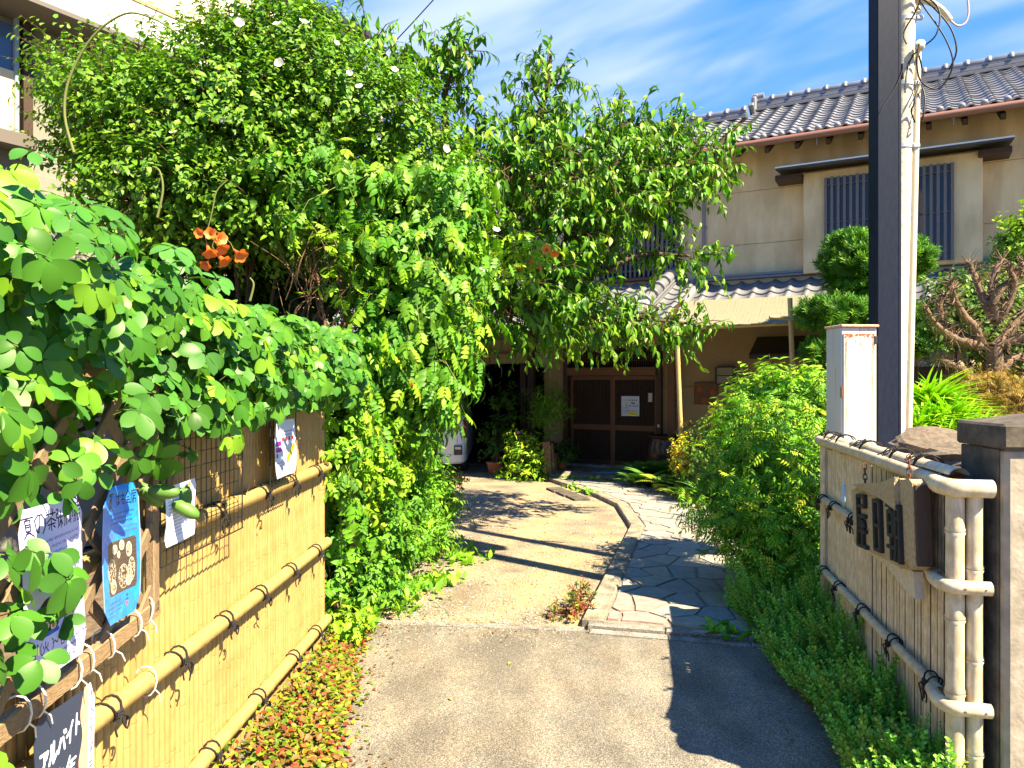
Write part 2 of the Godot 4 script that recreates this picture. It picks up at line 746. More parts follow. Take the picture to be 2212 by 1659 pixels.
func stroke(im: Image, a: Vector2, b: Vector2, r: float, c: Color) -> void:
	var n := int(a.distance_to(b) / maxf(r * 0.6, 0.5)) + 1
	for k in n + 1:
		var q := a.lerp(b, float(k) / n)
		dot(im, q.x, q.y, r, c)


func strokes_of(ch: String) -> Array:
	var out := []
	for word in String(SIGNS.get(ch, "")).split(" ", false):
		var line := PackedVector2Array()
		for k in range(0, word.length() - 1, 2):
			line.push_back(Vector2(word.unicode_at(k) - 97, word.unicode_at(k + 1) - 97) / 10.0)
		out.append(line)
	return out


func write(im: Image, text: String, at_: Vector2, size: Vector2, r: float, c: Color, step := Vector2.ZERO, lean := 0.0) -> void:
	var q := at_
	var go := step if step != Vector2.ZERO else Vector2(size.x * 1.15, 0)
	for ch in text:
		for line in strokes_of(ch):
			for k in line.size() - 1:
				var a: Vector2 = line[k] * size
				var b: Vector2 = line[k + 1] * size
				stroke(im, q + a - Vector2(a.y * lean, 0), q + b - Vector2(b.y * lean, 0), r, c)
		q += go * (0.6 if ch in "(/)1-" else 1.0)


func small_print(im: Image, x: int, y: int, w: int, rows: int, step: int, c: Color, h := 5, gap := 7) -> void:
	# lines of print too small to read
	for k in rows:
		var i := x
		var end := x + int(w * (rf(0.85, 1.0) if k % 4 != 3 else rf(0.4, 0.7)))
		while i < end:
			var n := rng.randi_range(3, gap)
			for q in 3:
				stroke(im, Vector2(i + rf(0, n * 0.6), y + k * step + rf(0, h)), Vector2(i + rf(0, n), y + k * step + rf(0, h)), 0.7, c)
			i += n + 1


func sheet(w: int, h: int, c: Color) -> Image:
	var im := Image.create(w, h, false, Image.FORMAT_RGB8)
	im.fill(c)
	return im


func print_mat(called: String, im: Image, rough := 0.3) -> StandardMaterial3D:
	var m := mat(called, Color.WHITE, rough)
	m.albedo_texture = ImageTexture.create_from_image(im)
	m.texture_repeat = false
	return m


func paper_sheet(w: float, h: float, bow: float, thick := 0.0012, clip := 0.0) -> Geo:
	# a laminated sheet in the x-y plane, its print towards +z, gently bowed; clip cuts its corners
	var g := Geo.new()
	var n := 8
	for side in [1.0, -1.0]:
		var first := g.p.size()
		for j in n + 1:
			for k in n + 1:
				var a := float(k) / n
				var b := float(j) / n
				var x := (a - 0.5) * w
				var inset := maxf(0.0, clip - minf(b, 1.0 - b) * h)
				x = clampf(x, -w / 2 + inset, w / 2 - inset)
				var z: float = bow * (sin(PI * a) * 0.6 + sin(PI * b * 1.3 + a * 2.0) * 0.4) + side * thick * 0.5
				g.vert(Vector3(x, (0.5 - b) * h, z), Vector3(-bow * cos(PI * a) * 3.0 / w * 0.5, 0, side).normalized(), Vector2(0.5 + x / w, b))
		for j in n:
			for k in n:
				var a := first + j * (n + 1) + k
				if side > 0:
					g.tri(a, a + 1, a + n + 2)
					g.tri(a, a + n + 2, a + n + 1)
				else:
					g.tri(a, a + n + 2, a + 1)
					g.tri(a, a + n + 1, a + n + 2)
	return g


# ---------------------------------------------------------------- the scene
func _ready() -> void:
	rng.seed = 4711
	var cam := Camera3D.new()
	cam.name = "camera"
	cam.position = Vector3(0, EYE, 0)
	cam.fov = 55.0
	cam.near = 0.05
	cam.far = 400.0
	add_child(cam)
	var we := WorldEnvironment.new()
	we.name = "daylight"
	var env := Environment.new()
	env.background_mode = Environment.BG_SKY
	var sky := Sky.new()
	var pano := PanoramaSkyMaterial.new()
	pano.panorama = sky_picture()
	pano.energy_multiplier = 0.74
	sky.sky_material = pano
	env.sky = sky
	env.tonemap_mode = Environment.TONE_MAPPER_LINEAR
	env.tonemap_exposure = 4.1
	env.sdfgi_enabled = true
	env.ssao_enabled = true
	env.ssil_enabled = true
	we.environment = env
	add_child(we)
	var sun := DirectionalLight3D.new()
	sun.name = "sun"
	sun.light_energy = 1.6
	sun.light_color = Color(1.0, 0.93, 0.78)
	sun.light_angular_distance = 0.5
	sun.shadow_enabled = true
	add_child(sun)
	sun.look_at_from_position(Vector3.ZERO, Vector3(-0.77 * 0.63, -0.777, -0.637 * 0.63))
	materials()
	ground()
	house()
	left_building()
	left_fence()
	right_fence()
	stone_pillar()
	poles()
	car()
	entrance()
	awning()
	plants_left()
	cherry()
	plants_right()
	ground_plants()
	wires()


func sky_picture() -> ImageTexture:
	var w := 2048
	var h := 1024
	var f := FastNoiseLite.new()
	f.seed = 12
	f.frequency = 0.9
	f.fractal_octaves = 5
	f.fractal_gain = 0.55
	var fine := FastNoiseLite.new()
	fine.seed = 5
	fine.frequency = 2.6
	fine.fractal_octaves = 5
	fine.fractal_gain = 0.6
	var im := Image.create(w, h, false, Image.FORMAT_RGBF)
	var data := PackedFloat32Array()
	data.resize(w * h * 3)
	for y in h:
		var el := (0.5 - (y + 0.5) / h) * PI
		for x in w:
			var az := ((x + 0.5) / w - 0.5) * TAU
			var k := (y * w + x) * 3
			var c := Color(0.10, 0.105, 0.08)
			if el > -0.02:
				var t := pow(clampf(sin(maxf(el, 0.0)), 0, 1), 0.55)
				c = Color(0.19, 0.31, 0.48).lerp(Color(0.02, 0.125, 0.40), clampf(t * 1.35, 0, 1))
				# thin cirrus on a high sheet, drawn out in streaks
				var up := sin(el) + 0.09
				var px := cos(el) * sin(az) / up
				var pz := cos(el) * cos(az) / up
				var along_ := px * 0.80 - pz * 0.60
				var across := px * 0.60 + pz * 0.80
				var big := f.get_noise_3d(along_ * 0.16, across * 0.42, 2.0)
				var small := fine.get_noise_3d(along_ * 0.22 + big * 0.3, across * 0.95 + big * 0.5, 7.0)
				var veil := clampf(big * 1.5 + small * 0.7 - 0.02, 0.0, 1.0)
				veil = veil * veil * (3.0 - 2.0 * veil) * clampf(el * 9.0, 0.3, 1.0)
				c = c.lerp(Color(0.34, 0.38, 0.43), veil * 0.7)
			data[k] = c.r
			data[k + 1] = c.g
			data[k + 2] = c.b
	im.set_data(w, h, false, Image.FORMAT_RGBF, data.to_byte_array())
	return ImageTexture.create_from_image(im)


func materials() -> void:
	speckled("asphalt", [lin(0.185, 0.165, 0.133), lin(0.235, 0.212, 0.175), lin(0.145, 0.13, 0.106), lin(0.29, 0.265, 0.225), lin(0.09, 0.083, 0.072)], 1.5, 0.92, 0.35, 768, 0.1, Color(1.0, 0.98, 0.95), 2)
	speckled("gravel", [lin(0.33, 0.275, 0.195), lin(0.275, 0.24, 0.185), lin(0.39, 0.345, 0.27), lin(0.20, 0.18, 0.147), lin(0.31, 0.245, 0.15)], 2.3, 0.95, 1.2, 1024, 0.22, Color(1.0, 0.95, 0.82), 3)
	speckled("granite", [lin(0.34, 0.31, 0.27), lin(0.26, 0.24, 0.215), lin(0.18, 0.165, 0.15), lin(0.42, 0.39, 0.35), lin(0.12, 0.11, 0.10)], 0.6, 0.8, 0.25, 512, 0.15, Color.WHITE, 3)
	speckled("kerb_concrete", [lin(0.33, 0.30, 0.25), lin(0.27, 0.24, 0.20), lin(0.39, 0.35, 0.29), lin(0.22, 0.2, 0.165)], 0.9, 0.9, 0.3, 512, 0.25, Color(1, 0.95, 0.85), 2)
	noisy("soil", lin(0.06, 0.04, 0.025), lin(0.17, 0.12, 0.07), 1.2, 1.0, 1.5, 0.02)
	noisy("mortar", lin(0.13, 0.12, 0.1), lin(0.24, 0.22, 0.18), 0.8, 0.95, 0.3)
	for k in 6:
		var base: Color = [Color(0.27, 0.26, 0.235), Color(0.24, 0.24, 0.24), Color(0.30, 0.27, 0.23), Color(0.36, 0.23, 0.205), Color(0.27, 0.235, 0.22), Color(0.32, 0.295, 0.255)][k]
		noisy("flagstone_%d" % k, lin(base.r * 0.75, base.g * 0.75, base.b * 0.75), lin(base.r * 1.15, base.g * 1.15, base.b * 1.15), 0.9, 0.75, 0.25, 0.012 + 0.002 * k)
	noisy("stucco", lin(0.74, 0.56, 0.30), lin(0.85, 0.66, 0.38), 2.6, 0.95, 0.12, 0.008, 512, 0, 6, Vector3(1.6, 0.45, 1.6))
	noisy("stucco_shade", lin(0.33, 0.245, 0.135), lin(0.4, 0.3, 0.17), 1.2, 0.95, 0.12, 0.03)  # same stucco darkened; the shade under roof and awning is in its colour
	noisy("plaster_white", lin(0.68, 0.66, 0.62), lin(0.76, 0.74, 0.7), 1.5, 0.9, 0.05)
	weathered(mats.asphalt, 0.85, Vector3(0.42, 0.42, 0.16), 0.012, Color(1, 0.99, 0.98))
	weathered(mats.gravel, 0.94, Vector3(0.35, 0.35, 0.3), 0.014, Color(1.0, 0.97, 0.95))
	weathered(mats.stucco, 0.92, Vector3(0.5, 0.12, 0.5), 0.014, Color(0.96, 0.94, 0.92))
	weathered(mats.kerb_concrete, 0.75, Vector3(0.7, 0.7, 0.7), 0.016)
	weathered(mats.granite, 0.8, Vector3(0.7, 0.7, 0.7), 0.02)
	for k in 4:
		var v: float = [0.125, 0.15, 0.175, 0.14][k]
		noisy("roof_tile_%d" % k, lin(v * 0.85, v * 0.86, v * 0.96), lin(v * 1.2, v * 1.2, v * 1.3), 0.5, 0.42, 0.0, 0.02).metallic_specular = 0.7
	noisy("dark_wood", lin(0.028, 0.014, 0.007), lin(0.075, 0.036, 0.018), 0.6, 0.6, 0.1, 0.03, 512, 0, 5, Vector3(6, 0.6, 6))
	noisy("brown_wood", lin(0.10, 0.045, 0.02), lin(0.2, 0.095, 0.045), 0.6, 0.6, 0.1, 0.03, 512, 0, 5, Vector3(6, 0.6, 6))
	noisy("grey_wood", lin(0.10, 0.085, 0.08), lin(0.24, 0.22, 0.21), 0.5, 0.85, 0.15, 0.03, 512, 0, 5, Vector3(8, 0.5, 8))
	noisy("old_wood", lin(0.17, 0.10, 0.045), lin(0.42, 0.30, 0.17), 0.5, 0.9, 0.3, 0.03, 512, 0, 5, Vector3(9, 9, 0.8))
	noisy("old_wood_up", lin(0.15, 0.095, 0.05), lin(0.38, 0.27, 0.16), 0.5, 0.9, 0.3, 0.03, 512, 0, 5, Vector3(9, 0.8, 9))
	for k in 3:
		var t: float = [1.0, 0.93, 1.06][k]
		noisy("resin_bamboo_%d" % k, lin(0.37 * t, 0.255 * t, 0.092 * t), lin(0.455 * t, 0.32 * t, 0.125 * t), 0.5, 0.42, 0.0, 0.02, 512, 0, 5, Vector3(4, 0.5, 4))
		noisy("pale_bamboo_%d" % k, lin(0.54 * t, 0.45 * t, 0.31 * t), lin(0.72 * t, 0.63 * t, 0.47 * t), 0.5, 0.55, 0.0, 0.02, 512, 0, 5, Vector3(4, 0.5, 4))
	noisy("real_bamboo", lin(0.36, 0.26, 0.10), lin(0.56, 0.43, 0.2), 0.5, 0.5, 0.0, 0.02, 512, 0, 5, Vector3(3, 0.7, 3))
	noisy("concrete", lin(0.20, 0.17, 0.13), lin(0.44, 0.39, 0.32), 1.1, 0.92, 0.5, 0.014)
	noisy("concrete_dark", lin(0.028, 0.024, 0.02), lin(0.15, 0.125, 0.095), 0.9, 0.95, 0.5, 0.012)
	noisy("pole_concrete", lin(0.45, 0.40, 0.30), lin(0.74, 0.69, 0.56), 0.6, 0.85, 0.2, 0.018)
	noisy("screen_backing", lin(0.2, 0.13, 0.04), lin(0.26, 0.17, 0.06), 0.5)
	for k in 3:
		weathered(mats["pale_bamboo_%d" % k], 0.87, Vector3(3.0, 1.3, 3.0), 0.02, Color(1, 0.96, 0.9))
		weathered(mats["resin_bamboo_%d" % k], 0.93, Vector3(2.0, 1.0, 2.0), 0.02, Color(1, 0.97, 0.92))
	mat("rope_black", lin(0.012, 0.011, 0.014), 0.9)
	mat("rope_white", lin(0.75, 0.73, 0.68), 0.6)
	mat("wire_black", lin(0.02, 0.018, 0.016), 0.5, 0.3)
	mat("rust", lin(0.16, 0.06, 0.025), 0.9)
	noisy("steel_dark", lin(0.007, 0.011, 0.025), lin(0.014, 0.019, 0.036), 0.7, 0.5, 0.0, 0.02, 512, 0, 6, Vector3(2, 0.7, 2)).metallic_specular = 0.25
	mat("white_metal", lin(0.72, 0.71, 0.69), 0.45)
	mat("black_hole", lin(0.006, 0.005, 0.005), 0.9)
	mat("glass_dark", lin(0.02, 0.024, 0.03), 0.06)
	mat("gutter_brown", lin(0.22, 0.105, 0.07), 0.45)
	mat("pipe_mauve", lin(0.24, 0.19, 0.2), 0.45)
	mat("metal_black", lin(0.03, 0.03, 0.033), 0.4)
	mat("terracotta", lin(0.36, 0.12, 0.055), 0.85)
	mat("glaze_brown", lin(0.05, 0.028, 0.014), 0.25)
	noisy("bark_dark", lin(0.035, 0.022, 0.013), lin(0.12, 0.08, 0.05), 0.4, 0.95, 0.6, 0.02)
	noisy("bark_pale", lin(0.07, 0.042, 0.027), lin(0.31, 0.21, 0.13), 0.35, 0.95, 0.6, 0.02)
	mat("twig_green", lin(0.13, 0.15, 0.03), 0.7)
	mat("twig_brown", lin(0.09, 0.05, 0.025), 0.9)
	leafy("akebia_leaf", Color(0.78, 0.82, 0.9), 0.6, 0.42)
	leafy("cherry_leaf", Color(1, 1, 1), 0.6, 0.4)
	leafy("small_leaf", Color(1, 1, 1), 0.6, 0.5)
	leafy("needle_leaf", Color(1, 1, 1), 0.4, 0.45)
	leafy("petal", Color(1, 1, 1), 0.7, 0.6)


# ---------------------------------------------------------------- ground
func flat(poly: Array, y: float) -> Geo:
	# poly of Vector2(x, distance)
	var g := Geo.new()
	var pp := PackedVector2Array()
	for q in poly:
		pp.push_back(Vector2(q.x, -q.y))
	var idx := Geometry2D.triangulate_polygon(pp)
	for k in range(0, idx.size(), 3):
		g.face([Vector3(pp[idx[k]].x, y, pp[idx[k]].y), Vector3(pp[idx[k + 1]].x, y, pp[idx[k + 1]].y), Vector3(pp[idx[k + 2]].x, y, pp[idx[k + 2]].y)], Vector3.UP)
	return g


func zpoly(poly: Array) -> PackedVector2Array:
	var pp := PackedVector2Array()
	for q in poly:
		pp.push_back(Vector2(q.x, -q.y))
	return pp


func ground() -> void:
	var base := Geo.new()
	base.face([Vector3(-200, -0.03, 200), Vector3(200, -0.03, 200), Vector3(200, -0.03, -200), Vector3(-200, -0.03, -200)], Vector3.UP)
	single("ground", base, mats.soil, "", "", Vector3.ZERO, Vector3.ZERO, "", "structure")
	single("driveway_asphalt", flat([Vector2(-40, -40), Vector2(40, -40), Vector2(40, 1.2), Vector2(2.05, 1.4), Vector2(1.95, 4.45), Vector2(0.47, 4.82), Vector2(-1.25, 5.0), Vector2(-1.45, 0.6), Vector2(-40, 0.6)], 0.0), mats.asphalt, "", "", Vector3.ZERO, Vector3.ZERO, "", "structure")
	single("gravel_yard", flat([Vector2(-1.6, 5.0), Vector2(-1.25, 5.0), Vector2(0.47, 4.82), Vector2(0.56, 4.9), Vector2(1.42, 8.14), Vector2(1.46, 9.6), Vector2(1.26, 10.5), Vector2(0.7, 12.2), Vector2(0.9, 12.9), Vector2(0.95, 14.0), Vector2(-3.2, 16.3), Vector2(-5, 14), Vector2(-3.5, 9)], -0.006), mats.gravel, "", "", Vector3.ZERO, Vector3.ZERO, "", "structure")
	# pebbles lying on the gravel and along its front edge
	var l := Leaves.new()
	var peb := SphereMesh.new()
	peb.radius = 0.5
	peb.height = 0.7
	peb.radial_segments = 6
	peb.rings = 3
	for k in 5200:
		var d := 4.95 + pow(rng.randf(), 1.6) * 6.0
		var right := lerpf(0.5, 1.4, clampf((d - 4.9) / 3.2, 0, 1))
		var x := rf(-1.25, right)
		if rng.randf() < 0.35:
			x = rng.randfn(-0.85, 0.25)
		if x > right or (d < 5.02 and x < 0.2 and d < 5.0 - (x + 1.25) * 0.105 + 0.03):
			continue
		var s := 0.007 + 0.02 * pow(rng.randf(), 4)
		var v := rf(0.12, 0.5)
		l.add(Transform3D(Basis.from_euler(Vector3(rf(-0.4, 0.4), rf(0, 6), 0)).scaled(Vector3(s, s * 0.8, s * rf(0.7, 1.3))), Vector3(x, -0.003, -d)), Color(v, v * 0.9, v * 0.72))
	for k in 500:
		var a := rng.randf()
		var q := Vector2(0.42, 4.86).lerp(Vector2(-1.1, 5.0), a)
		var s := rf(0.004, 0.009)
		l.add(Transform3D(Basis().scaled(Vector3.ONE * s), Vector3(q.x, 0.001, -(q.y + rng.randfn(-0.12, 0.2)))), Color(0.45, 0.4, 0.32))
	var pm := mat("pebble", Color.WHITE, 0.95)
	pm.vertex_color_use_as_albedo = true
	var holder := thing("gravel_pebbles", "small loose pebbles scattered over the gravel yard", "gravel", Vector3.ZERO, 0.0, "", "stuff")
	set_leaves(holder, "pebbles", [peb], pm, l)
	flagstone_path()
	# a worn granite strip between asphalt and gravel
	var strip := Geo.new()
	strip.prism(zpoly([Vector2(-1.22, 5.02), Vector2(0.46, 4.84), Vector2(0.45, 4.77), Vector2(-1.23, 4.94)]), -0.02, 0.008, 0.004)
	single("gutter_strip", strip, mats.granite, "", "", Vector3.ZERO, Vector3.ZERO, "", "structure")
	var slab := thing("porch_slab", "", "", Vector3.ZERO, 0.0, "", "structure")
	var ps := Geo.new()
	ps.prism(zpoly([Vector2(0.62, 12.45), Vector2(2.5, 11.75), Vector2(3.2, 13.0), Vector2(1.1, 14.05), Vector2(0.75, 13.5)]), -0.02, 0.07, 0.01)
	part("slab", ps, mats.kerb_concrete, slab)
	# dark drain cover let into the kerb's foot
	var dc := thing("drain_cover", "dark stone slab lying on the gravel against the bend of the path kerb", "drain cover")
	for k in 3:
		var a := Vector2(0.72, 11.3).lerp(Vector2(1.08, 10.15), k / 3.0)
		var b := Vector2(0.72, 11.3).lerp(Vector2(1.08, 10.15), (k + 0.96) / 3.0)
		var gg := Geo.new()
		gg.prism(zpoly([a, b, b + Vector2(-0.22, -0.06), a + Vector2(-0.2, -0.06)]), -0.01, 0.025, 0.006)
		part("slab", gg, mats.concrete_dark, dc)


func flagstone_path() -> void:
	var root := thing("flagstone_path", "", "", Vector3.ZERO, 0.0, "", "structure")
	var edge := [Vector2(0.50, 4.86), Vector2(1.35, 8.14), Vector2(1.40, 9.6), Vector2(1.21, 10.5), Vector2(0.64, 12.2)]
	var right := [Vector2(2.6, 11.6), Vector2(3.1, 9.8), Vector2(2.7, 7.6), Vector2(2.1, 6.0), Vector2(1.75, 4.55)]
	var all := []
	all.append_array(edge)
	all.append_array(right)
	var bed := Geo.new()
	bed.prism(zpoly(all), -0.03, 0.035)
	part("mortar_bed", bed, mats.mortar, root)
	# the kerb along the gravel side
	var kerb_n := 0
	for k in edge.size() - 1:
		var a: Vector2 = edge[k]
		var b: Vector2 = edge[k + 1]
		var dir := (b - a).normalized()
		var out := Vector2(-dir.y, dir.x)
		var n := int(ceil(a.distance_to(b) / 1.1))
		for j in n:
			var p := a.lerp(b, float(j) / n) + dir * 0.003
			var q := a.lerp(b, float(j + 1) / n) - dir * 0.003
			var g := Geo.new()
			g.prism(zpoly([p + out * 0.04, q + out * 0.04, q - out * 0.1, p - out * 0.1]), -0.03, 0.052 + 0.002 * (kerb_n % 3), 0.008)
			part("kerb_stone", g, mats.kerb_concrete, root)
			kerb_n += 1
	# two rows of granite setts across the front of the path
	for row in 2:
		var a := Vector2(0.5, 4.86) + Vector2(0.0, -0.075 * row)
		var b := Vector2(1.95, 4.5) + Vector2(0.0, -0.075 * row)
		var n := 3
		for j in n:
			var p := a.lerp(b, float(j) / n + 0.002)
			var q := a.lerp(b, float(j + 1) / n - 0.002)
			var g := Geo.new()
			g.prism(zpoly([p, q, q + Vector2(-0.01, -0.068), p + Vector2(-0.01, -0.068)]), -0.03, 0.04 if row == 0 else 0.016, 0.007)
			part("granite_sett", g, mats.granite, root)
	# crazy paving: every stone its own piece
	var r := RandomNumberGenerator.new()
	r.seed = 88
	var inner := [Vector2(0.62, 4.88), Vector2(1.46, 8.12), Vector2(1.51, 9.62), Vector2(1.3, 10.6), Vector2(0.76, 12.25)]
	inner.append_array(right)
	var clip := zpoly(inner)
	var seeds := []
	for k in 4000:
		var q := Vector2(r.randf_range(0.4, 3.3), r.randf_range(4.6, 12.4))
		var gap := 0.17 + 0.2 * r.randf() * r.randf()
		var ok := true
		for s in seeds:
			if Vector2((q.x - s.x), (q.y - s.y) * 0.8).length() < gap:
				ok = false
				break
		if ok:
			seeds.append(q)
	var stones := 0
	for k in seeds.size():
		var s: Vector2 = seeds[k]
		var cell := PackedVector2Array([s + Vector2(-1, -1), s + Vector2(1, -1), s + Vector2(1, 1), s + Vector2(-1, 1)])
		for j in seeds.size():
			if j == k or s.distance_to(seeds[j]) > 1.6:
				continue
			var mid: Vector2 = (s + seeds[j]) * 0.5
			var nn: Vector2 = (seeds[j] - s).normalized()
			var cut := PackedVector2Array()
			for q in cell.size():
				var a := cell[q]
				var b := cell[(q + 1) % cell.size()]
				var da := (a - mid).dot(nn)
				var db := (b - mid).dot(nn)
				if da <= 0:
					cut.push_back(a)
				if da * db < 0:
					cut.push_back(a.lerp(b, da / (da - db)))
			cell = cut
			if cell.size() < 3:
				break
		if cell.size() < 3:
			continue
		var mirrored := PackedVector2Array()
		for q in cell:
			mirrored.push_back(Vector2(q.x, -q.y))
		for piece in Geometry2D.intersect_polygons(mirrored, clip):
			for shrunk in Geometry2D.offset_polygon(piece, -0.011, Geometry2D.JOIN_ROUND):
				var area := 0.0
				for q in shrunk.size():
					area += shrunk[q].cross(shrunk[(q + 1) % shrunk.size()]) * 0.5
				if absf(area) < 0.006:
					continue
				var rough := PackedVector2Array()
				for q in shrunk.size():
					var a := shrunk[q]
					var b := shrunk[(q + 1) % shrunk.size()]
					rough.push_back(a)
					if a.distance_to(b) > 0.16:
						rough.push_back(a.lerp(b, r.randf_range(0.35, 0.65)) + (b - a).orthogonal().normalized() * r.randf_range(-0.012, 0.012))
				var g := Geo.new()
				g.prism(rough, 0.01, 0.044 + r.randf_range(0, 0.006), 0.005)
				var tone_n: int = [0, 1, 2, 4, 5, 0, 1, 2, 0, 1, 5][r.randi() % 11]
				if s.y < 5.5 and s.x < 1.0:
					tone_n = 3
				part("flagstone", g, mats["flagstone_%d" % tone_n], root)
				stones += 1


# ---------------------------------------------------------------- the inn
func roof_tile_mesh(w: float, l: float) -> Geo:
	# one wavy pantile: x across, y up the slope, z out of the roof
	var g := Geo.new()
	var n := 9
	var rows := []
	for e in 3:
		var row := []
		var y: float = [0.0, 0.0, l][e]
		for k in n + 1:
			var s := float(k) / n
			var z: float = -0.022 * sin(PI * s / 0.66) if s < 0.66 else 0.026 * sin(PI * (s - 0.66) / 0.34)
			z += 0.026 - 0.026 * (y / l)
			if e == 0:
				z -= 0.024
			var dz := (-0.022 * PI / 0.66 * cos(PI * s / 0.66) if s < 0.66 else 0.026 * PI / 0.34 * cos(PI * (s - 0.66) / 0.34)) / w
			var nn := Vector3(0, -1, 0.1).normalized() if e == 0 else Vector3(-dz, -0.1, 1).normalized()
			row.append(g.vert(Vector3((s - 0.5) * w, y, z), nn, Vector2(s, y)))
		rows.append(row)
	# the front lip needs its own top row so that its edge stays crisp
	var lip := []
	for k in n + 1:
		lip.append(g.vert(g.p[rows[1][k]], Vector3(0, -1, 0.1).normalized()))
	for k in n:
		g.tri(rows[0][k], lip[k], lip[k + 1])
		g.tri(rows[0][k], lip[k + 1], rows[0][k + 1])
		g.tri(rows[1][k], rows[2][k], rows[2][k + 1])
		g.tri(rows[1][k], rows[2][k + 1], rows[1][k + 1])
	return g


func tile_field(root: Node3D, called: String, s0: float, s1: float, off: float, h: float, rise: float, run: float, rows: int, singles: int, house_at: Transform3D) -> Node3D:
	var field := Node3D.new()
	field.name = called
	root.add_child(field, true)
	var slope := Vector3(0, rise, -run).normalized()
	var out := Vector3(0, run, rise).normalized()
	var length := Vector2(rise, run).length()
	var step := length / rows
	var w := 0.27
	var cols := int((s1 - s0) / w)
	var shape := roof_tile_mesh(w * 1.01, step * 1.12).mesh()
	var all := []
	for r in rows:
		for k in cols:
			var where := Vector3(s0 + (k + 0.5) * w, h, off) + slope * step * r + out * 0.03
			all.append([where, (house_at * where).distance_to(Vector3(0, EYE, 0)) - 0.6 * float(where.x > 2.7 and where.x < 7.4)])
	all.sort_custom(func(a, b): return a[1] < b[1])
	var basis_ := Basis(Vector3.RIGHT, slope, out)
	var rest := []
	for k in all.size():
		var b := basis_ * Basis.from_euler(Vector3(rf(-0.012, 0.012), rf(-0.012, 0.012), rf(-0.008, 0.008)))
		if k < singles:
			var o := part("roof_tile", shape, mats["roof_tile_%d" % (rng.randi() % 4)], field)
			o.transform = Transform3D(b, all[k][0])
		else:
			rest.append(Transform3D(b, all[k][0]))
	if rest.size() > 0:
		var mm := MultiMesh.new()
		mm.transform_format = MultiMesh.TRANSFORM_3D
		mm.mesh = shape
		mm.instance_count = rest.size()
		for k in rest.size():
			mm.set_instance_transform(k, rest[k])
		var o := MultiMeshInstance3D.new()
		o.name = "far_tiles"
		o.multimesh = mm
		o.material_override = mats.roof_tile_1
		o.set_meta("kind", "stuff")
		field.add_child(o, true)
	# boards below the tiles
	var g := Geo.new()
	var mid := Vector3((s0 + s1) / 2, h, off) + slope * length / 2 - out * 0.045
	g.box(mid, Vector3(s1 - s0, length, 0.05), 0.0, basis_)
	part("roof_boards", g, mats.dark_wood, field)
	return field


func ridge(root: Node3D, a: Vector3, b: Vector3, tall: float, end_piece: bool) -> void:
	# stacked flat tiles, capped by half-round ones with a raised collar at each joint
	var r := Node3D.new()
	r.name = "ridge"
	root.add_child(r, true)
	var along_ := b - a
	var length := along_.length()
	var x := along_ / length
	var y := Vector3.UP if absf(x.y) < 0.9 else Vector3.FORWARD
	y = (y - x * y.dot(x)).normalized()
	var bs := Basis(x, y, x.cross(y))
	for k in 3:
		var g := Geo.new()
		g.box(a + along_ * 0.5 + y * (tall * (k + 0.5) / 3.0), Vector3(length, tall / 3.0 - 0.012, 0.24 - 0.03 * k), 0.006, bs)
		part("ridge_course", g, mats["roof_tile_%d" % (k % 3)], r)
	var n := int(length / 0.32)
	var cap := Geo.new()
	cap.lathe([Vector2(0.0, 0.0), Vector2(0.095, 0.0), Vector2(0.095, 0.25), Vector2(0.122, 0.255), Vector2(0.125, 0.29), Vector2(0.118, 0.325), Vector2(0.0, 0.33)], 10, 0.0, PI)
	var shape := cap.mesh()
	for k in n:
		var o := part("ridge_cap", shape, mats["roof_tile_%d" % (2 if k % 3 else 3)], r)
		o.transform = Transform3D(Basis(x.cross(y), x, y), a + x * (k * length / n) + y * (tall - 0.012))
	if end_piece:
		var e := Geo.new()
		e.box(a + y * (tall * 0.7) - x * 0.05, Vector3(0.10, tall * 1.5, 0.34), 0.03, bs)
		e.box(a + y * (tall * 1.6) - x * 0.04, Vector3(0.12, tall * 0.5, 0.16), 0.03, bs)
		e.tube([a + y * tall * 1.5 - x * 0.1, a + y * tall * 1.55 + x * 0.12], [0.075, 0.075], 10)
		part("ridge_end", e, mats.roof_tile_2, r)


func lattice(root: Node3D, called: String, s0: float, s1: float, h0: float, h1: float, off: float, n: int, w: float, depth: float, m: Material, back: Material) -> Node3D:
	var f := Node3D.new()
	f.name = called
	root.add_child(f, true)
	part("pane", boxes([[Vector3((s0 + s1) / 2, (h0 + h1) / 2, off + 0.004), Vector3(s1 - s0, h1 - h0, 0.008)]]), back, f)
	var shape := boxes([[Vector3(0, (h0 + h1) / 2, off + 0.03 + depth / 2), Vector3(w, h1 - h0, depth)]], 0.003).mesh()
	for k in n:
		part("slat", shape, m, f, Vector3(lerpf(s0 + w / 2, s1 - w / 2, float(k) / (n - 1)), rf(-0.006, 0.006), 0))
	for h in [h0 + 0.12, (h0 + h1) / 2, h1 - 0.12]:
		part("cross_bar", boxes([[Vector3((s0 + s1) / 2, h, off + 0.019), Vector3(s1 - s0, 0.03, 0.021)]]), m, f)
	return f


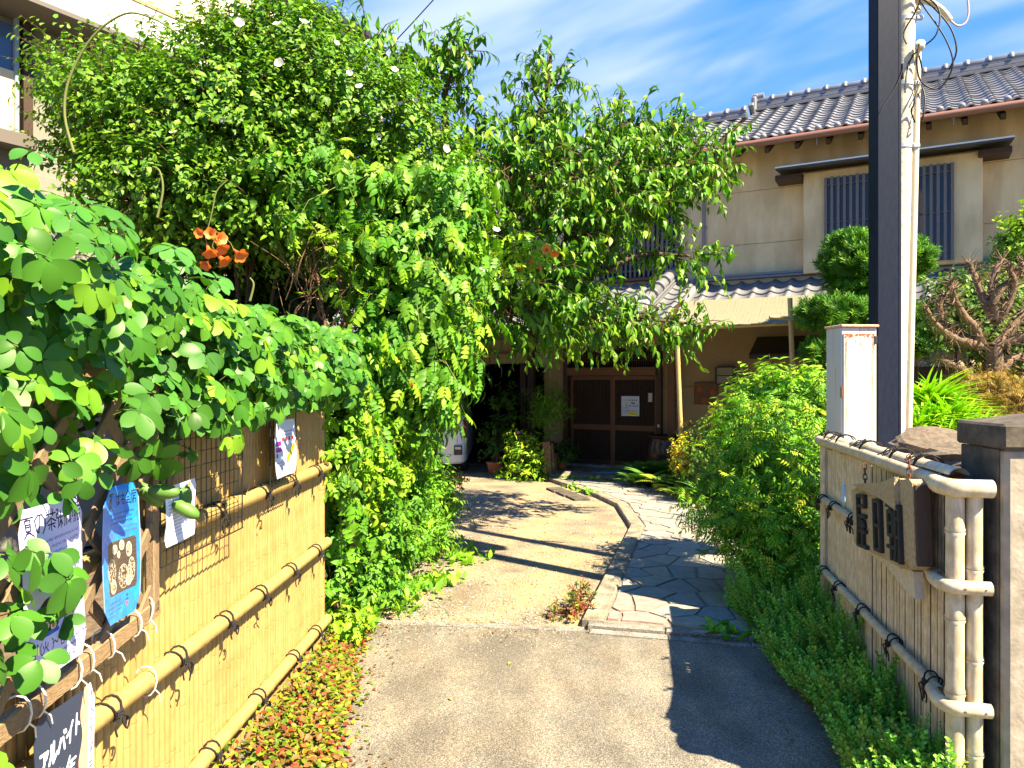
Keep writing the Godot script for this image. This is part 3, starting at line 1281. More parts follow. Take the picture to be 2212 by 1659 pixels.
func house() -> void:
	var turn := atan2(-0.475, 0.88)
	var root := thing("inn_building", "two storey tan stucco Japanese inn with grey wavy tiled roofs", "house", Vector3(1.104, 0, -13.96), turn)
	var tr := root.transform
	var st: Material = mats.stucco
	# upper storey: stucco in three bands with a fine joint between
	for band in [[3.28, 3.947], [3.953, 4.837], [4.843, 5.655]]:
		for seg in [[-1.5, 2.5], [2.506, 9.2]]:
			part("wall_panel", boxes([[Vector3((seg[0] + seg[1]) / 2, (band[0] + band[1]) / 2, -0.08), Vector3(seg[1] - seg[0], band[1] - band[0], 0.16)]], 0.003), st, root)
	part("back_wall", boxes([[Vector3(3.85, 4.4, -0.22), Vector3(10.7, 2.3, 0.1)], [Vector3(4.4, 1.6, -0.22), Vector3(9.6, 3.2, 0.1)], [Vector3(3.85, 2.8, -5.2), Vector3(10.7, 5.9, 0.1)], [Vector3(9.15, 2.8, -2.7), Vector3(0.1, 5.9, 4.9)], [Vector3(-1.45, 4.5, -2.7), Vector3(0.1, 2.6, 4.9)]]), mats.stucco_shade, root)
	# ground storey round the door and the garage mouth
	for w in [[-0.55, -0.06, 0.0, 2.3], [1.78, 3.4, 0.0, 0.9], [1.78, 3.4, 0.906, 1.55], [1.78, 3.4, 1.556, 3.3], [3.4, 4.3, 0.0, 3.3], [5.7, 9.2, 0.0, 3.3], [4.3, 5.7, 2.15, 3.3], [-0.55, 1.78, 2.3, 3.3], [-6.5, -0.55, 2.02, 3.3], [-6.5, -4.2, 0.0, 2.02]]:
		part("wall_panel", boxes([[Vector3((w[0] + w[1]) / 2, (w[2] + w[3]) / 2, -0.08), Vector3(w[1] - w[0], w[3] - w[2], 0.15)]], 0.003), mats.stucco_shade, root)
	# garage behind its mouth
	part("garage_shell", boxes([[Vector3(-2.4, 1.05, -4.9), Vector3(4.4, 2.3, 0.1)], [Vector3(-4.5, 1.05, -2.5), Vector3(0.1, 2.3, 4.8)], [Vector3(-0.5, 1.05, -2.5), Vector3(0.1, 2.3, 4.7)], [Vector3(-2.4, 2.15, -2.5), Vector3(4.3, 0.1, 4.7)]]), mats.dark_wood, root)
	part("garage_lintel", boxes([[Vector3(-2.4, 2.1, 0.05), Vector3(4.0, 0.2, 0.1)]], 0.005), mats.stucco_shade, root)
	for s in [-0.95, -2.9]:
		part("garage_post", boxes([[Vector3(s, 1.0, 0.06), Vector3(0.13, 2.0, 0.13)]], 0.008), mats.dark_wood, root)
	# right-hand side entrance, all dark boards
	var bd := boxes([[Vector3(0, 1.07, -0.03), Vector3(0.13, 2.14, 0.03)]], 0.004).mesh()
	for k in 10:
		part("board", bd, mats.dark_wood, root, Vector3(4.37 + k * 0.14, 0, 0.01 * (k % 2)))
	# entrance: frame, transom, two sliding doors
	for s in [-0.06, 1.745]:
		part("door_post", boxes([[Vector3(s, 1.13, 0.0), Vector3(0.09, 2.26, 0.2)]], 0.006), mats.dark_wood, root)
	part("door_lintel", boxes([[Vector3(0.84, 1.83, 0.03), Vector3(1.72, 0.15, 0.2)]], 0.006), mats.brown_wood, root)
	part("door_sill", boxes([[Vector3(0.84, 0.06, 0.02), Vector3(1.9, 0.12, 0.3)]], 0.008), mats.granite, root)
	lattice(root, "transom", -0.01, 1.7, 1.91, 2.26, -0.06, 40, 0.018, 0.02, mats.dark_wood, mats.black_hole)
	for k in 2:
		var s0 := -0.01 + 0.855 * k
		var off := -0.05 + 0.045 * k
		var dr := Node3D.new()
		dr.name = "sliding_door"
		root.add_child(dr, true)
		part("backing", boxes([[Vector3(s0 + 0.43, 0.93, off - 0.012), Vector3(0.85, 1.62, 0.008)]]), mats.black_hole, dr)
		for s in [s0 + 0.03, s0 + 0.83]:
			part("stile", boxes([[Vector3(s, 0.935, off + 0.01), Vector3(0.055, 1.63, 0.036)]], 0.004), mats.brown_wood, dr)
		for h in [0.16, 0.80, 1.715]:
			part("rail", boxes([[Vector3(s0 + 0.43, h, off + 0.008), Vector3(0.745, 0.075 if h != 0.8 else 0.1, 0.03)]], 0.004), mats.brown_wood if h > 0.5 else mats.dark_wood, dr)
		var sl := boxes([[Vector3(0, 0.93, off + 0.004), Vector3(0.014, 1.5, 0.018)]], 0.002).mesh()
		for j in 25:
			part("slat", sl, mats.dark_wood, dr, Vector3(s0 + 0.075 + j * 0.0293, 0, 0))
	part("bell_push", boxes([[Vector3(1.745, 0.86, 0.105), Vector3(0.04, 0.05, 0.015)]], 0.004), mats.white_metal, root)
	# the dark pillar that carries the porch
	part("porch_pillar", boxes([[Vector3(2.0, 1.25, 0.16), Vector3(0.13, 2.5, 0.13)]], 0.01), mats.brown_wood, root)
	# upper roof: one long slope, its left stretch with a lower ridge
	var eave := 0.6
	var he := 5.47
	tile_field(root, "upper_roof", 2.95, 9.2, eave, he, 1.55, 3.1, 14, 190, tr)
	tile_field(root, "wing_roof", -1.5, 2.93, eave, he, 1.22, 2.44, 11, 30, tr)
	ridge(root, Vector3(2.98, he + 1.55, eave - 3.1), Vector3(9.2, he + 1.55, eave - 3.1), 0.2, true)
	ridge(root, Vector3(-1.4, he + 1.22, eave - 2.44), Vector3(2.9, he + 1.22, eave - 2.44), 0.16, false)
	var gable := Geo.new()
	gable.face([Vector3(2.94, he + 1.15, eave - 2.5), Vector3(2.94, he + 1.52, eave - 3.1), Vector3(2.94, he + 1.15, eave - 3.7)], Vector3.LEFT)
	gable.box(Vector3(2.94, he + 1.42, eave - 2.85), Vector3(0.1, 0.08, 0.62), 0.01, Basis(Vector3.RIGHT, -0.46))
	part("gable", gable, mats.roof_tile_1, root)
	var backroof := Geo.new()
	backroof.face([Vector3(2.95, he + 1.5, eave - 3.1), Vector3(9.2, he + 1.5, eave - 3.1), Vector3(9.2, he - 0.1, -5.6), Vector3(2.95, he - 0.1, -5.6)], Vector3(0, 1, -1))
	backroof.face([Vector3(-1.5, he + 1.17, eave - 2.44), Vector3(2.95, he + 1.17, eave - 2.44), Vector3(2.95, he - 0.1, -5.6), Vector3(-1.5, he - 0.1, -5.6)], Vector3(0, 1, -1))
	part("back_roof", backroof, mats.roof_tile_0, root)
	# round ends of the lowest course
	var ball := Geo.new()
	ball.lathe([Vector2(0.0, -0.03), Vector2(0.035, -0.025), Vector2(0.05, 0.0), Vector2(0.05, 0.05), Vector2(0.0, 0.06)], 10)
	var bm := ball.mesh()
	for k in 39:
		var o := part("eave_cap", bm, mats.roof_tile_2, root)
		o.transform = Transform3D(Basis(Vector3.RIGHT, Vector3(0, 0.447, -0.894), Vector3(0, 0.894, 0.447)), Vector3(-1.5 + 0.224 + 0.27 * k + (0.02 if k > 16 else 0.0), he + 0.055, eave + 0.01))
	# rafters, gutter and its brackets
	var rafter := boxes([[Vector3.ZERO, Vector3(0.07, 0.09, 0.8)]], 0.006).mesh()
	for k in 24:
		var o := part("rafter", rafter, mats.dark_wood, root, Vector3(-1.3 + 0.45 * k, he + 0.03, eave - 0.42))
		o.rotation.x = 0.46
	var gut := Geo.new()
	gut.tube([Vector3(-1.5, he - 0.05, eave + 0.06), Vector3(9.2, he - 0.05, eave + 0.06)], [0.058, 0.058], 8)
	part("gutter", gut, mats.gutter_brown, root)
	for k in 12:
		part("gutter_bracket", boxes([[Vector3(-1.0 + 0.9 * k, he - 0.13, eave + 0.06), Vector3(0.012, 0.16, 0.02)]]), mats.pipe_mauve, root)
	var pipe := Geo.new()
	pipe.tube(curve([Vector3(7.18, he - 0.1, eave + 0.04), Vector3(7.18, he - 0.3, eave - 0.02), Vector3(7.2, he - 0.6, 0.1), Vector3(7.2, he - 0.9, 0.06), Vector3(7.2, 3.3, 0.06)]), [0.035], 8)
	pipe.box(Vector3(7.18, he - 0.1, eave + 0.04), Vector3(0.2, 0.2, 0.16), 0.03)
	part("downpipe", pipe, mats.gutter_brown, root)
	pipe = Geo.new()
	pipe.tube([Vector3(2.53, 5.4, 0.05), Vector3(2.53, 3.55, 0.05), Vector3(2.5, 3.46, 0.07), Vector3(2.42, 3.42, 0.1), Vector3(2.4, 3.3, 0.14)], [0.032], 8)
	for h in [3.6, 4.3, 5.0]:
		pipe.box(Vector3(2.53, h, 0.045), Vector3(0.09, 0.03, 0.08), 0.005)
	part("downpipe", pipe, mats.pipe_mauve, root)
	# the projecting bay with its slatted window and small roof
	var bay := Node3D.new()
	bay.name = "bay_window"
	root.add_child(bay, true)
	var bg := Geo.new()
	bg.box(Vector3(5.37, 4.16, 0.13), Vector3(2.42, 1.6, 0.25), 0.012)
	part("bay_box", bg, st, bay)
	lattice(bay, "lattice", 4.475, 6.22, 3.42, 4.83, 0.256, 20, 0.042, 0.045, mats.grey_wood, mats.glass_dark)
	var cn := Geo.new()
	cn.box(Vector3(5.355, 5.02, 0.3), Vector3(3.13, 0.035, 0.66), 0.006, Basis(Vector3.RIGHT, 0.13))
	part("bay_roof", cn, mats.metal_black, bay)
	part("drip_edge", boxes([[Vector3(5.355, 5.0, 0.628), Vector3(3.13, 0.02, 0.02)]]), mats.white_metal, bay)
	for s in [3.95, 6.72]:
		part("bracket", boxes([[Vector3(s, 4.9, 0.2), Vector3(0.4, 0.09, 0.38)]], 0.01), mats.dark_wood, bay)
	# slatted window of the left wing
	var lw := Node3D.new()
	lw.name = "wing_window"
	root.add_child(lw, true)
	lattice(lw, "lattice", 0.6, 2.08, 3.52, 4.62, 0.02, 18, 0.035, 0.035, mats.grey_wood, mats.glass_dark)
	part("frame", boxes([[Vector3(2.11, 4.07, 0.05), Vector3(0.05, 1.2, 0.1)], [Vector3(1.33, 4.65, 0.05), Vector3(1.6, 0.06, 0.1)], [Vector3(1.33, 3.48, 0.05), Vector3(1.6, 0.06, 0.1)]], 0.006), mats.brown_wood, lw)
	# lower roof along the right, with white plaster under its top course
	tile_field(root, "lower_roof", 2.4, 9.2, 1.3, 2.62, 0.66, 1.28, 5, 70, tr)
	part("plaster_strip", boxes([[Vector3(5.8, 3.31, 0.02), Vector3(6.8, 0.12, 0.04)]]), mats.plaster_white, root)
	for k in 2:
		part("ridge_course", boxes([[Vector3(5.8, 3.37 + 0.05 * k, 0.09), Vector3(6.8, 0.044, 0.2 - 0.05 * k)]], 0.006), mats["roof_tile_%d" % k], root)
	var hip := Geo.new()
	hip.tube([Vector3(2.42, 3.3, 0.12), Vector3(2.42, 2.68, 1.36)], [0.085, 0.085], 10)
	part("verge_cap", hip, mats.roof_tile_2, root)
	part("fascia", boxes([[Vector3(5.8, 2.56, 1.26), Vector3(6.8, 0.1, 0.03)]]), mats.dark_wood, root)
	# entrance roof on the left, with a stacked ridge running down its right edge
	tile_field(root, "entrance_roof", -5.4, 2.45, 2.3, 2.42, 0.95, 2.25, 9, 0, tr)
	ridge(root, Vector3(2.02, 3.46, 0.0), Vector3(2.02, 2.72, 1.75), 0.14, false)
	part("ridge_plaster", boxes([[Vector3(2.02, 2.8, 1.8), Vector3(0.2, 0.2, 0.06)]], 0.03), mats.plaster_white, root)
	part("fascia", boxes([[Vector3(-1.6, 2.37, 2.26), Vector3(7.6, 0.09, 0.03)]]), mats.dark_wood, root)
	for s in [-4.6, -0.75]:
		part("porch_pillar", boxes([[Vector3(s, 1.2, 2.0 if s < -2 else 0.14), Vector3(0.13, 2.4, 0.13)]], 0.01), mats.dark_wood, root)
	# small dark canopy over the side entrance
	var sc := Geo.new()
	sc.box(Vector3(4.35, 2.22, 0.32), Vector3(1.9, 0.04, 0.8), 0.008, Basis(Vector3.RIGHT, 0.42))
	sc.box(Vector3(4.35, 2.03, 0.66), Vector3(1.9, 0.06, 0.04), 0.008)
	part("side_canopy", sc, mats.metal_black, root)
	# things that hang on the front
	var note := sheet(220, 230, Color(0.8, 0.85, 0.96))
	for k in 8:
		stroke(note, Vector2(16 + k * 24, 42), Vector2(16 + k * 24 + (1 if k < 4 else 3), 52), 2.0 if k < 4 else 5.0, Color(0.2, 0.2, 0.3) if k != 5 else Color(0.5, 0.1, 0.1))
	note.fill_rect(Rect2i(40, 74, 40, 14), Color(0.85, 0.85, 0.2))
	note.fill_rect(Rect2i(122, 74, 44, 14), Color(0.05, 0.4, 0.15))
	for k in 4:
		note.fill_rect(Rect2i(56 + k * 42, 108, 24, 9), Color(0.12, 0.12, 0.16))
	small_print(note, 10, 132, 90, 5, 16, Color(0.15, 0.3, 0.4))
	small_print(note, 60, 166, 140, 2, 12, Color(0.3, 0.4, 0.5))
	note.fill_rect(Rect2i(84, 186, 114, 34), Color(0.95, 0.92, 0.1))
	small_print(note, 90, 196, 104, 1, 10, Color(0.2, 0.2, 0.05), 12)
	var nt := single("door_notice", paper_sheet(0.34, 0.36, 0.006), print_mat("door_notice_print", note, 0.6), "white printed notice with yellow box on the dark slatted door", "notice", tr * Vector3(1.2, 1.2, 0.038), Vector3(0, turn, 0))
	nt.set_meta("kind", "thing")
	var stick := sheet(40, 84, Color(0.75, 0.72, 0.7))
	small_print(stick, 6, 8, 30, 5, 13, Color(0.6, 0.05, 0.05), 10)
	single("door_sticker", boxes([[Vector3.ZERO, Vector3(0.075, 0.16, 0.004)]]), print_mat("door_sticker_print", stick, 0.5), "small white and red sticker high on the right sliding door", "sticker", tr * Vector3(1.57, 1.36, 0.03), Vector3(0, turn, 0))
	var pl := thing("wooden_plaque", "square brown wooden plaque with three round reliefs on the tan wall", "plaque", tr * Vector3(2.56, 1.44, 0.0), turn)
	part("board", boxes([[Vector3(0, 0, 0.025), Vector3(0.4, 0.38, 0.045)]], 0.006), mats.brown_wood, pl)
	for q in [Vector2(-0.1, 0.07), Vector2(0.12, 0.02), Vector2(-0.03, -0.13)]:
		var rr := Geo.new()
		rr.lathe([Vector2(0.001, 0.0), Vector2(0.03, 0.006), Vector2(0.045, 0.014), Vector2(0.055, 0.012), Vector2(0.062, 0.0)], 14)
		part("relief_ring", rr, mat("relief_rust", lin(0.3, 0.1, 0.03), 0.8), pl, Vector3(q.x, q.y, 0.048), Vector3(PI / 2, 0, 0))
	var lm := thing("wall_lamp", "unlit square dark framed lamp on the wall above the plaque", "wall lamp", tr * Vector3(2.9, 1.74, 0.0), turn)
	part("frame", boxes([[Vector3(-0.15, 0, 0.06), Vector3(0.03, 0.3, 0.12)], [Vector3(0.15, 0, 0.06), Vector3(0.03, 0.3, 0.12)], [Vector3(0, 0.15, 0.06), Vector3(0.27, 0.03, 0.12)], [Vector3(0, -0.15, 0.06), Vector3(0.27, 0.03, 0.12)], [Vector3(0, 0, 0.108), Vector3(0.27, 0.012, 0.01)]], 0.004), mats.metal_black, lm)
	part("shade", boxes([[Vector3(0, 0, 0.05), Vector3(0.268, 0.268, 0.1)]]), mat("lamp_paper", lin(0.3, 0.27, 0.2), 0.7), lm)
	# far right: board fence with a pale tiled top behind the garden
	var bf := thing("garden_fence", "dark board fence under a pale scalloped coping behind the pruned tree", "fence", at(1950, 830, 8.6) * Vector3(1, 0, 1), -0.42)
	var fb := boxes([[Vector3(0, 0.9, 0), Vector3(0.145, 1.8, 0.03)]], 0.004).mesh()
	for k in 18:
		part("board", fb, mats.dark_wood, bf, Vector3(0.08 + k * 0.152, 0, 0.012 * (k % 2)))
	for k in 18:
		var cg := Geo.new()
		cg.lathe([Vector2(0.0, 0.0), Vector2(0.07, 0.0), Vector2(0.07, 0.2), Vector2(0.0, 0.2)], 8, 0.0, PI)
		var o := part("coping_tile", cg, mats.kerb_concrete, bf)
		o.transform = Transform3D(Basis(Vector3.RIGHT, Vector3(0, 0, -1), Vector3.UP), Vector3(0.08 + k * 0.152, 1.8, 0.1))


func left_building() -> void:
	var b := thing("neighbour_building", "white and taupe neighbouring building with a broad white fascia, top left", "building", Vector3(-4.51, 0, -6.5), deg_to_rad(57))
	part("wall", boxes([[Vector3(1.0, 3.0, -2.4), Vector3(6.0, 6.0, 4.5)]]), noisy("taupe_wall", lin(0.20, 0.195, 0.16), lin(0.27, 0.26, 0.22), 1.0, 0.9, 0.1, 0.03, 512, 0, 5, Vector3(3, 0.6, 3)), b)
	for k in 3:
		part("wall_board", boxes([[Vector3(2.12, 3.25 - 0.62 * k, -0.13), Vector3(3.7, 0.6, 0.03)]], 0.006), mats.taupe_wall, b)
	part("fascia", boxes([[Vector3(1.0, 5.14, 0.1), Vector3(6.2, 0.38, 0.5)]], 0.01), mats.plaster_white, b)
	part("fascia_strip", boxes([[Vector3(1.0, 4.93, 0.12), Vector3(6.2, 0.05, 0.48)]], 0.006), mat("strip_brown", lin(0.14, 0.12, 0.105), 0.5), b)
	part("upper_wall", boxes([[Vector3(1.0, 5.75, 0.05), Vector3(6.2, 0.83, 0.5)]], 0.01), mat("cream_panel", lin(0.62, 0.55, 0.42), 0.8), b)
	part("joint_strip", boxes([[Vector3(1.0, 5.335, 0.33), Vector3(6.2, 0.03, 0.06)]]), mat("strip_tan", lin(0.4, 0.28, 0.12), 0.6), b)
	part("roof_edge", boxes([[Vector3(1.0, 6.22, 0.1), Vector3(6.4, 0.1, 0.7)]], 0.01), mats.metal_black, b)
	var w := Node3D.new()
	w.name = "window"
	b.add_child(w, true)
	part("pane", boxes([[Vector3(-0.7, 4.3, -0.115), Vector3(1.7, 1.1, 0.012)]]), mat("window_blue", lin(0.06, 0.12, 0.25), 0.08), w)  # the blue of the reflected sky is put into the pane colour
	part("blind", boxes([[Vector3(-0.7, 4.1, -0.1), Vector3(1.7, 0.66, 0.012)]]), mat("blind_cream", lin(0.75, 0.62, 0.38), 0.8), w)
	part("frame", boxes([[Vector3(0.165, 4.33, -0.09), Vector3(0.035, 1.2, 0.06)]], 0.006), mat("frame_blue", lin(0.25, 0.33, 0.4), 0.4), w)
	part("sill", boxes([[Vector3(-0.6, 3.78, -0.04), Vector3(1.75, 0.13, 0.2)]], 0.008), mat("strip_brown", Color.WHITE), w)
	part("post", boxes([[Vector3(0.25, 4.3, -0.1), Vector3(0.08, 1.2, 0.1)]]), mats.dark_wood, w)


# ---------------------------------------------------------------- fences, signs and poles
func rope_tie(r: float, seed_: int, m: Material, parent: Node3D, where: Vector3, turn := Vector3.ZERO) -> void:
	# two turns of cord round a rail that runs along x, a knot in front and two loose ends
	var g := Geo.new()
	var rr := RandomNumberGenerator.new()
	rr.seed = seed_
	for k in 2:
		var pts := []
		for j in 11:
			var a := TAU * j / 10.0 * 0.8 - 0.9
			pts.append(Vector3((k - 0.5) * 0.03 + sin(a) * 0.014 * (1 if k else -1), sin(a) * (r + 0.004), cos(a) * (r + 0.004)))
		g.tube(pts, [0.0035], 5)
	for k in 3:
		g.tube([Vector3(-0.014, -0.006 * k, r + 0.007), Vector3(0.0, 0.004 - 0.01 * k, r + 0.014), Vector3(0.014, -0.008 * k, r + 0.007)], [0.0055], 5)
	for k in 2:
		var s := -1.0 if k == 0 else 1.0
		var l := rr.randf_range(0.05, 0.09)
		g.tube(curve([Vector3(0, -0.01, r + 0.012), Vector3(s * 0.02, -0.02, r + 0.02), Vector3(s * 0.03, -l * 0.6, r + 0.012), Vector3(s * rr.randf_range(0.01, 0.035), -l, r + 0.01)], 3), [0.003], 5)
	g.tube(curve([Vector3(0, -0.01, r + 0.014), Vector3(0.03, -0.03, r + 0.02), Vector3(0.022, -0.06, r + 0.018), Vector3(0.004, -0.035, r + 0.016), Vector3(0, -0.01, r + 0.014)], 3), [0.003], 5)
	part("rope_tie", g, m, parent, where, turn)


func white_loop(parent: Node3D, where: Vector3, r: float, turn := Vector3.ZERO) -> void:
	var g := Geo.new()
	var pts := []
	for j in 13:
		var a := TAU * j / 12.0
		pts.append(Vector3(sin(a * 2) * 0.003, sin(a) * r, cos(a) * r * 0.75))
	g.tube(pts, [0.0028], 5)
	g.tube([Vector3(0, -r * 0.5, r * 0.6), Vector3(0.012, -r * 0.9, r * 0.8), Vector3(0.02, -r * 1.5, r * 0.75)], [0.0022], 4)
	part("cord_loop", g, mats.rope_white, parent, where, turn)


func left_fence() -> void:
	var turn := atan2(0.9996, 0.0276)
	var root := thing("yellow_bamboo_fence", "yellow artificial bamboo screen fence at the left of the driveway", "fence", Vector3(-1.2866, 0, -1.0), turn)
	var tr := root.transform
	var shapes := []
	for k in 5:
		var g := Geo.new()
		var nodes := []
		var y := rf(0.05, 0.3)
		while y < 1.4:
			nodes.append(y)
			y += rf(0.26, 0.38)
		g.lathe(bamboo_profile(0.0179, 1.5, nodes, 0.12), 6, 0.0, PI, Vector3.ZERO, 1.05)
		shapes.append(g.mesh())
	var n := 93
	for k in n:
		# behind the trellis the screen stops short
		var x := 0.02 + k * 0.0376
		var o := part("bamboo_slat", shapes[rng.randi() % 5], mats["resin_bamboo_%d" % (rng.randi() % 3)], root, Vector3(x, 0.005, 0.0))
		if x < 1.39:
			o.scale.y = 0.56
	part("backing", boxes([[Vector3(0.7, 0.42, -0.012), Vector3(1.4, 0.83, 0.02)], [Vector3(2.46, 0.75, -0.012), Vector3(2.115, 1.48, 0.02)]]), mats.screen_backing, root)
	part("end_post", culm(0.034, 1.56, [0.3, 0.62, 0.95, 1.3]), mats.resin_bamboo_0, root, Vector3(3.53, 0, 0.005))
	for h in [1.09, 0.625, 0.15]:
		var a := Vector3(-0.3, h, 0.046)
		var o := part("bamboo_rail", culm(0.031, 3.86, [0.22, 0.61, 0.98, 1.37, 1.71, 2.12, 2.44, 2.83, 3.2, 3.6], 12), mats.resin_bamboo_2, root)
		along(o, a, a + Vector3(3.86, 0, 0))
	for q in [[1.09, [1.95, 2.45, 2.85, 3.3]], [0.625, [1.2, 1.62, 2.03, 2.42, 2.85, 3.3]], [0.15, [1.5, 1.9, 2.4, 2.9, 3.3]]]:
		for x in q[1]:
			rope_tie(0.032, int(x * 100), mats.rope_black, root, Vector3(x, q[0], 0.046))
	white_loop(root, Vector3(1.42, 0.625, 0.046), 0.05)
	# wooden trellis in front, with posters tied to it
	var tl := thing("wooden_trellis", "weathered diagonal wooden trellis hung before the yellow bamboo fence", "trellis", tr * Vector3(0, 0, 0.085), turn)
	part("frame", boxes([[Vector3(0.0, 0.0, 0.0), Vector3(1.56, 0.055, 0.03)]], 0.004), mats.old_wood, tl, Vector3(0.64, 0.79, 0.0), Vector3(0, 0, 0.11))
	part("frame", boxes([[Vector3(1.39, 1.26, 0.0), Vector3(0.035, 0.8, 0.03)]], 0.004), mats.old_wood_up, tl)
	part("frame", boxes([[Vector3(0.64, 1.64, 0.0), Vector3(1.54, 0.05, 0.03)]], 0.004), mats.old_wood, tl)
	for layer in 2:
		for k in 11:
			var s := -0.75 + k * 0.2
			var a := Vector3(s, 0.82, 0.005 - layer * 0.014)
			var b := Vector3(s + 0.78, 1.6, 0.005 - layer * 0.014)
			if layer == 1:
				a.x = s + 0.78
				b.x = s
			var lo := 0.0
			var hi := 1.0
			for q in [-0.1, 1.375]:
				var t: float = (q - a.x) / (b.x - a.x)
				if t > 0 and t < 1:
					if (b.x > a.x) == (q < 0):
						lo = maxf(lo, t)
					else:
						hi = minf(hi, t)
			if a.x < -0.1 and b.x < -0.1 or a.x > 1.375 and b.x > 1.375 or hi - lo < 0.08:
				continue
			var p := a.lerp(b, lo)
			var e := a.lerp(b, hi)
			var g := Geo.new()
			g.box(Vector3(0, p.distance_to(e) / 2, 0), Vector3(0.036, p.distance_to(e), 0.011), 0.002)
			var o := part("lattice_slat", g, mats.old_wood_up, tl)
			o.transform = Transform3D(Basis(Vector3(0, 0, 1), atan2(-(e.x - p.x), e.y - p.y)), p)
	for x in [0.76, 0.82, 0.96, 1.03, 1.12, 1.26, 1.35]:
		white_loop(tl, Vector3(x, 0.8 + (x - 0.64) * 0.11, 0.0), 0.045, Vector3(rf(-0.2, 0.2), rf(-0.5, 0.5), rf(-0.2, 0.2)))
	posters(tr, turn)
	# black wire grids with their notices
	for q in [[1.41, 2.09, 1.0, 1.56, 17, 12, "wide black wire grid hung on the yellow fence beside the trellis"], [2.42, 2.79, 1.11, 1.5, 10, 9, "narrow black wire grid on the far end of the yellow fence"]]:
		var gd := thing("wire_grid", q[6], "wire grid", tr * Vector3(0, 0, 0.1), turn, "black wire grids on the yellow fence")
		for k in q[4]:
			var x := lerpf(q[0], q[1], float(k) / (q[4] - 1))
			part("wire", rod(Vector3(x, q[2], 0), Vector3(x, q[3], 0), 0.0016 if k % (q[4] - 1) else 0.003, 5), mats.wire_black, gd)
		for k in q[5]:
			var y := lerpf(q[2], q[3], float(k) / (q[5] - 1))
			part("wire", rod(Vector3(q[0], y, 0.003), Vector3(q[1], y, 0.003), 0.0016 if k % (q[5] - 1) else 0.003, 5), mats.wire_black, gd)


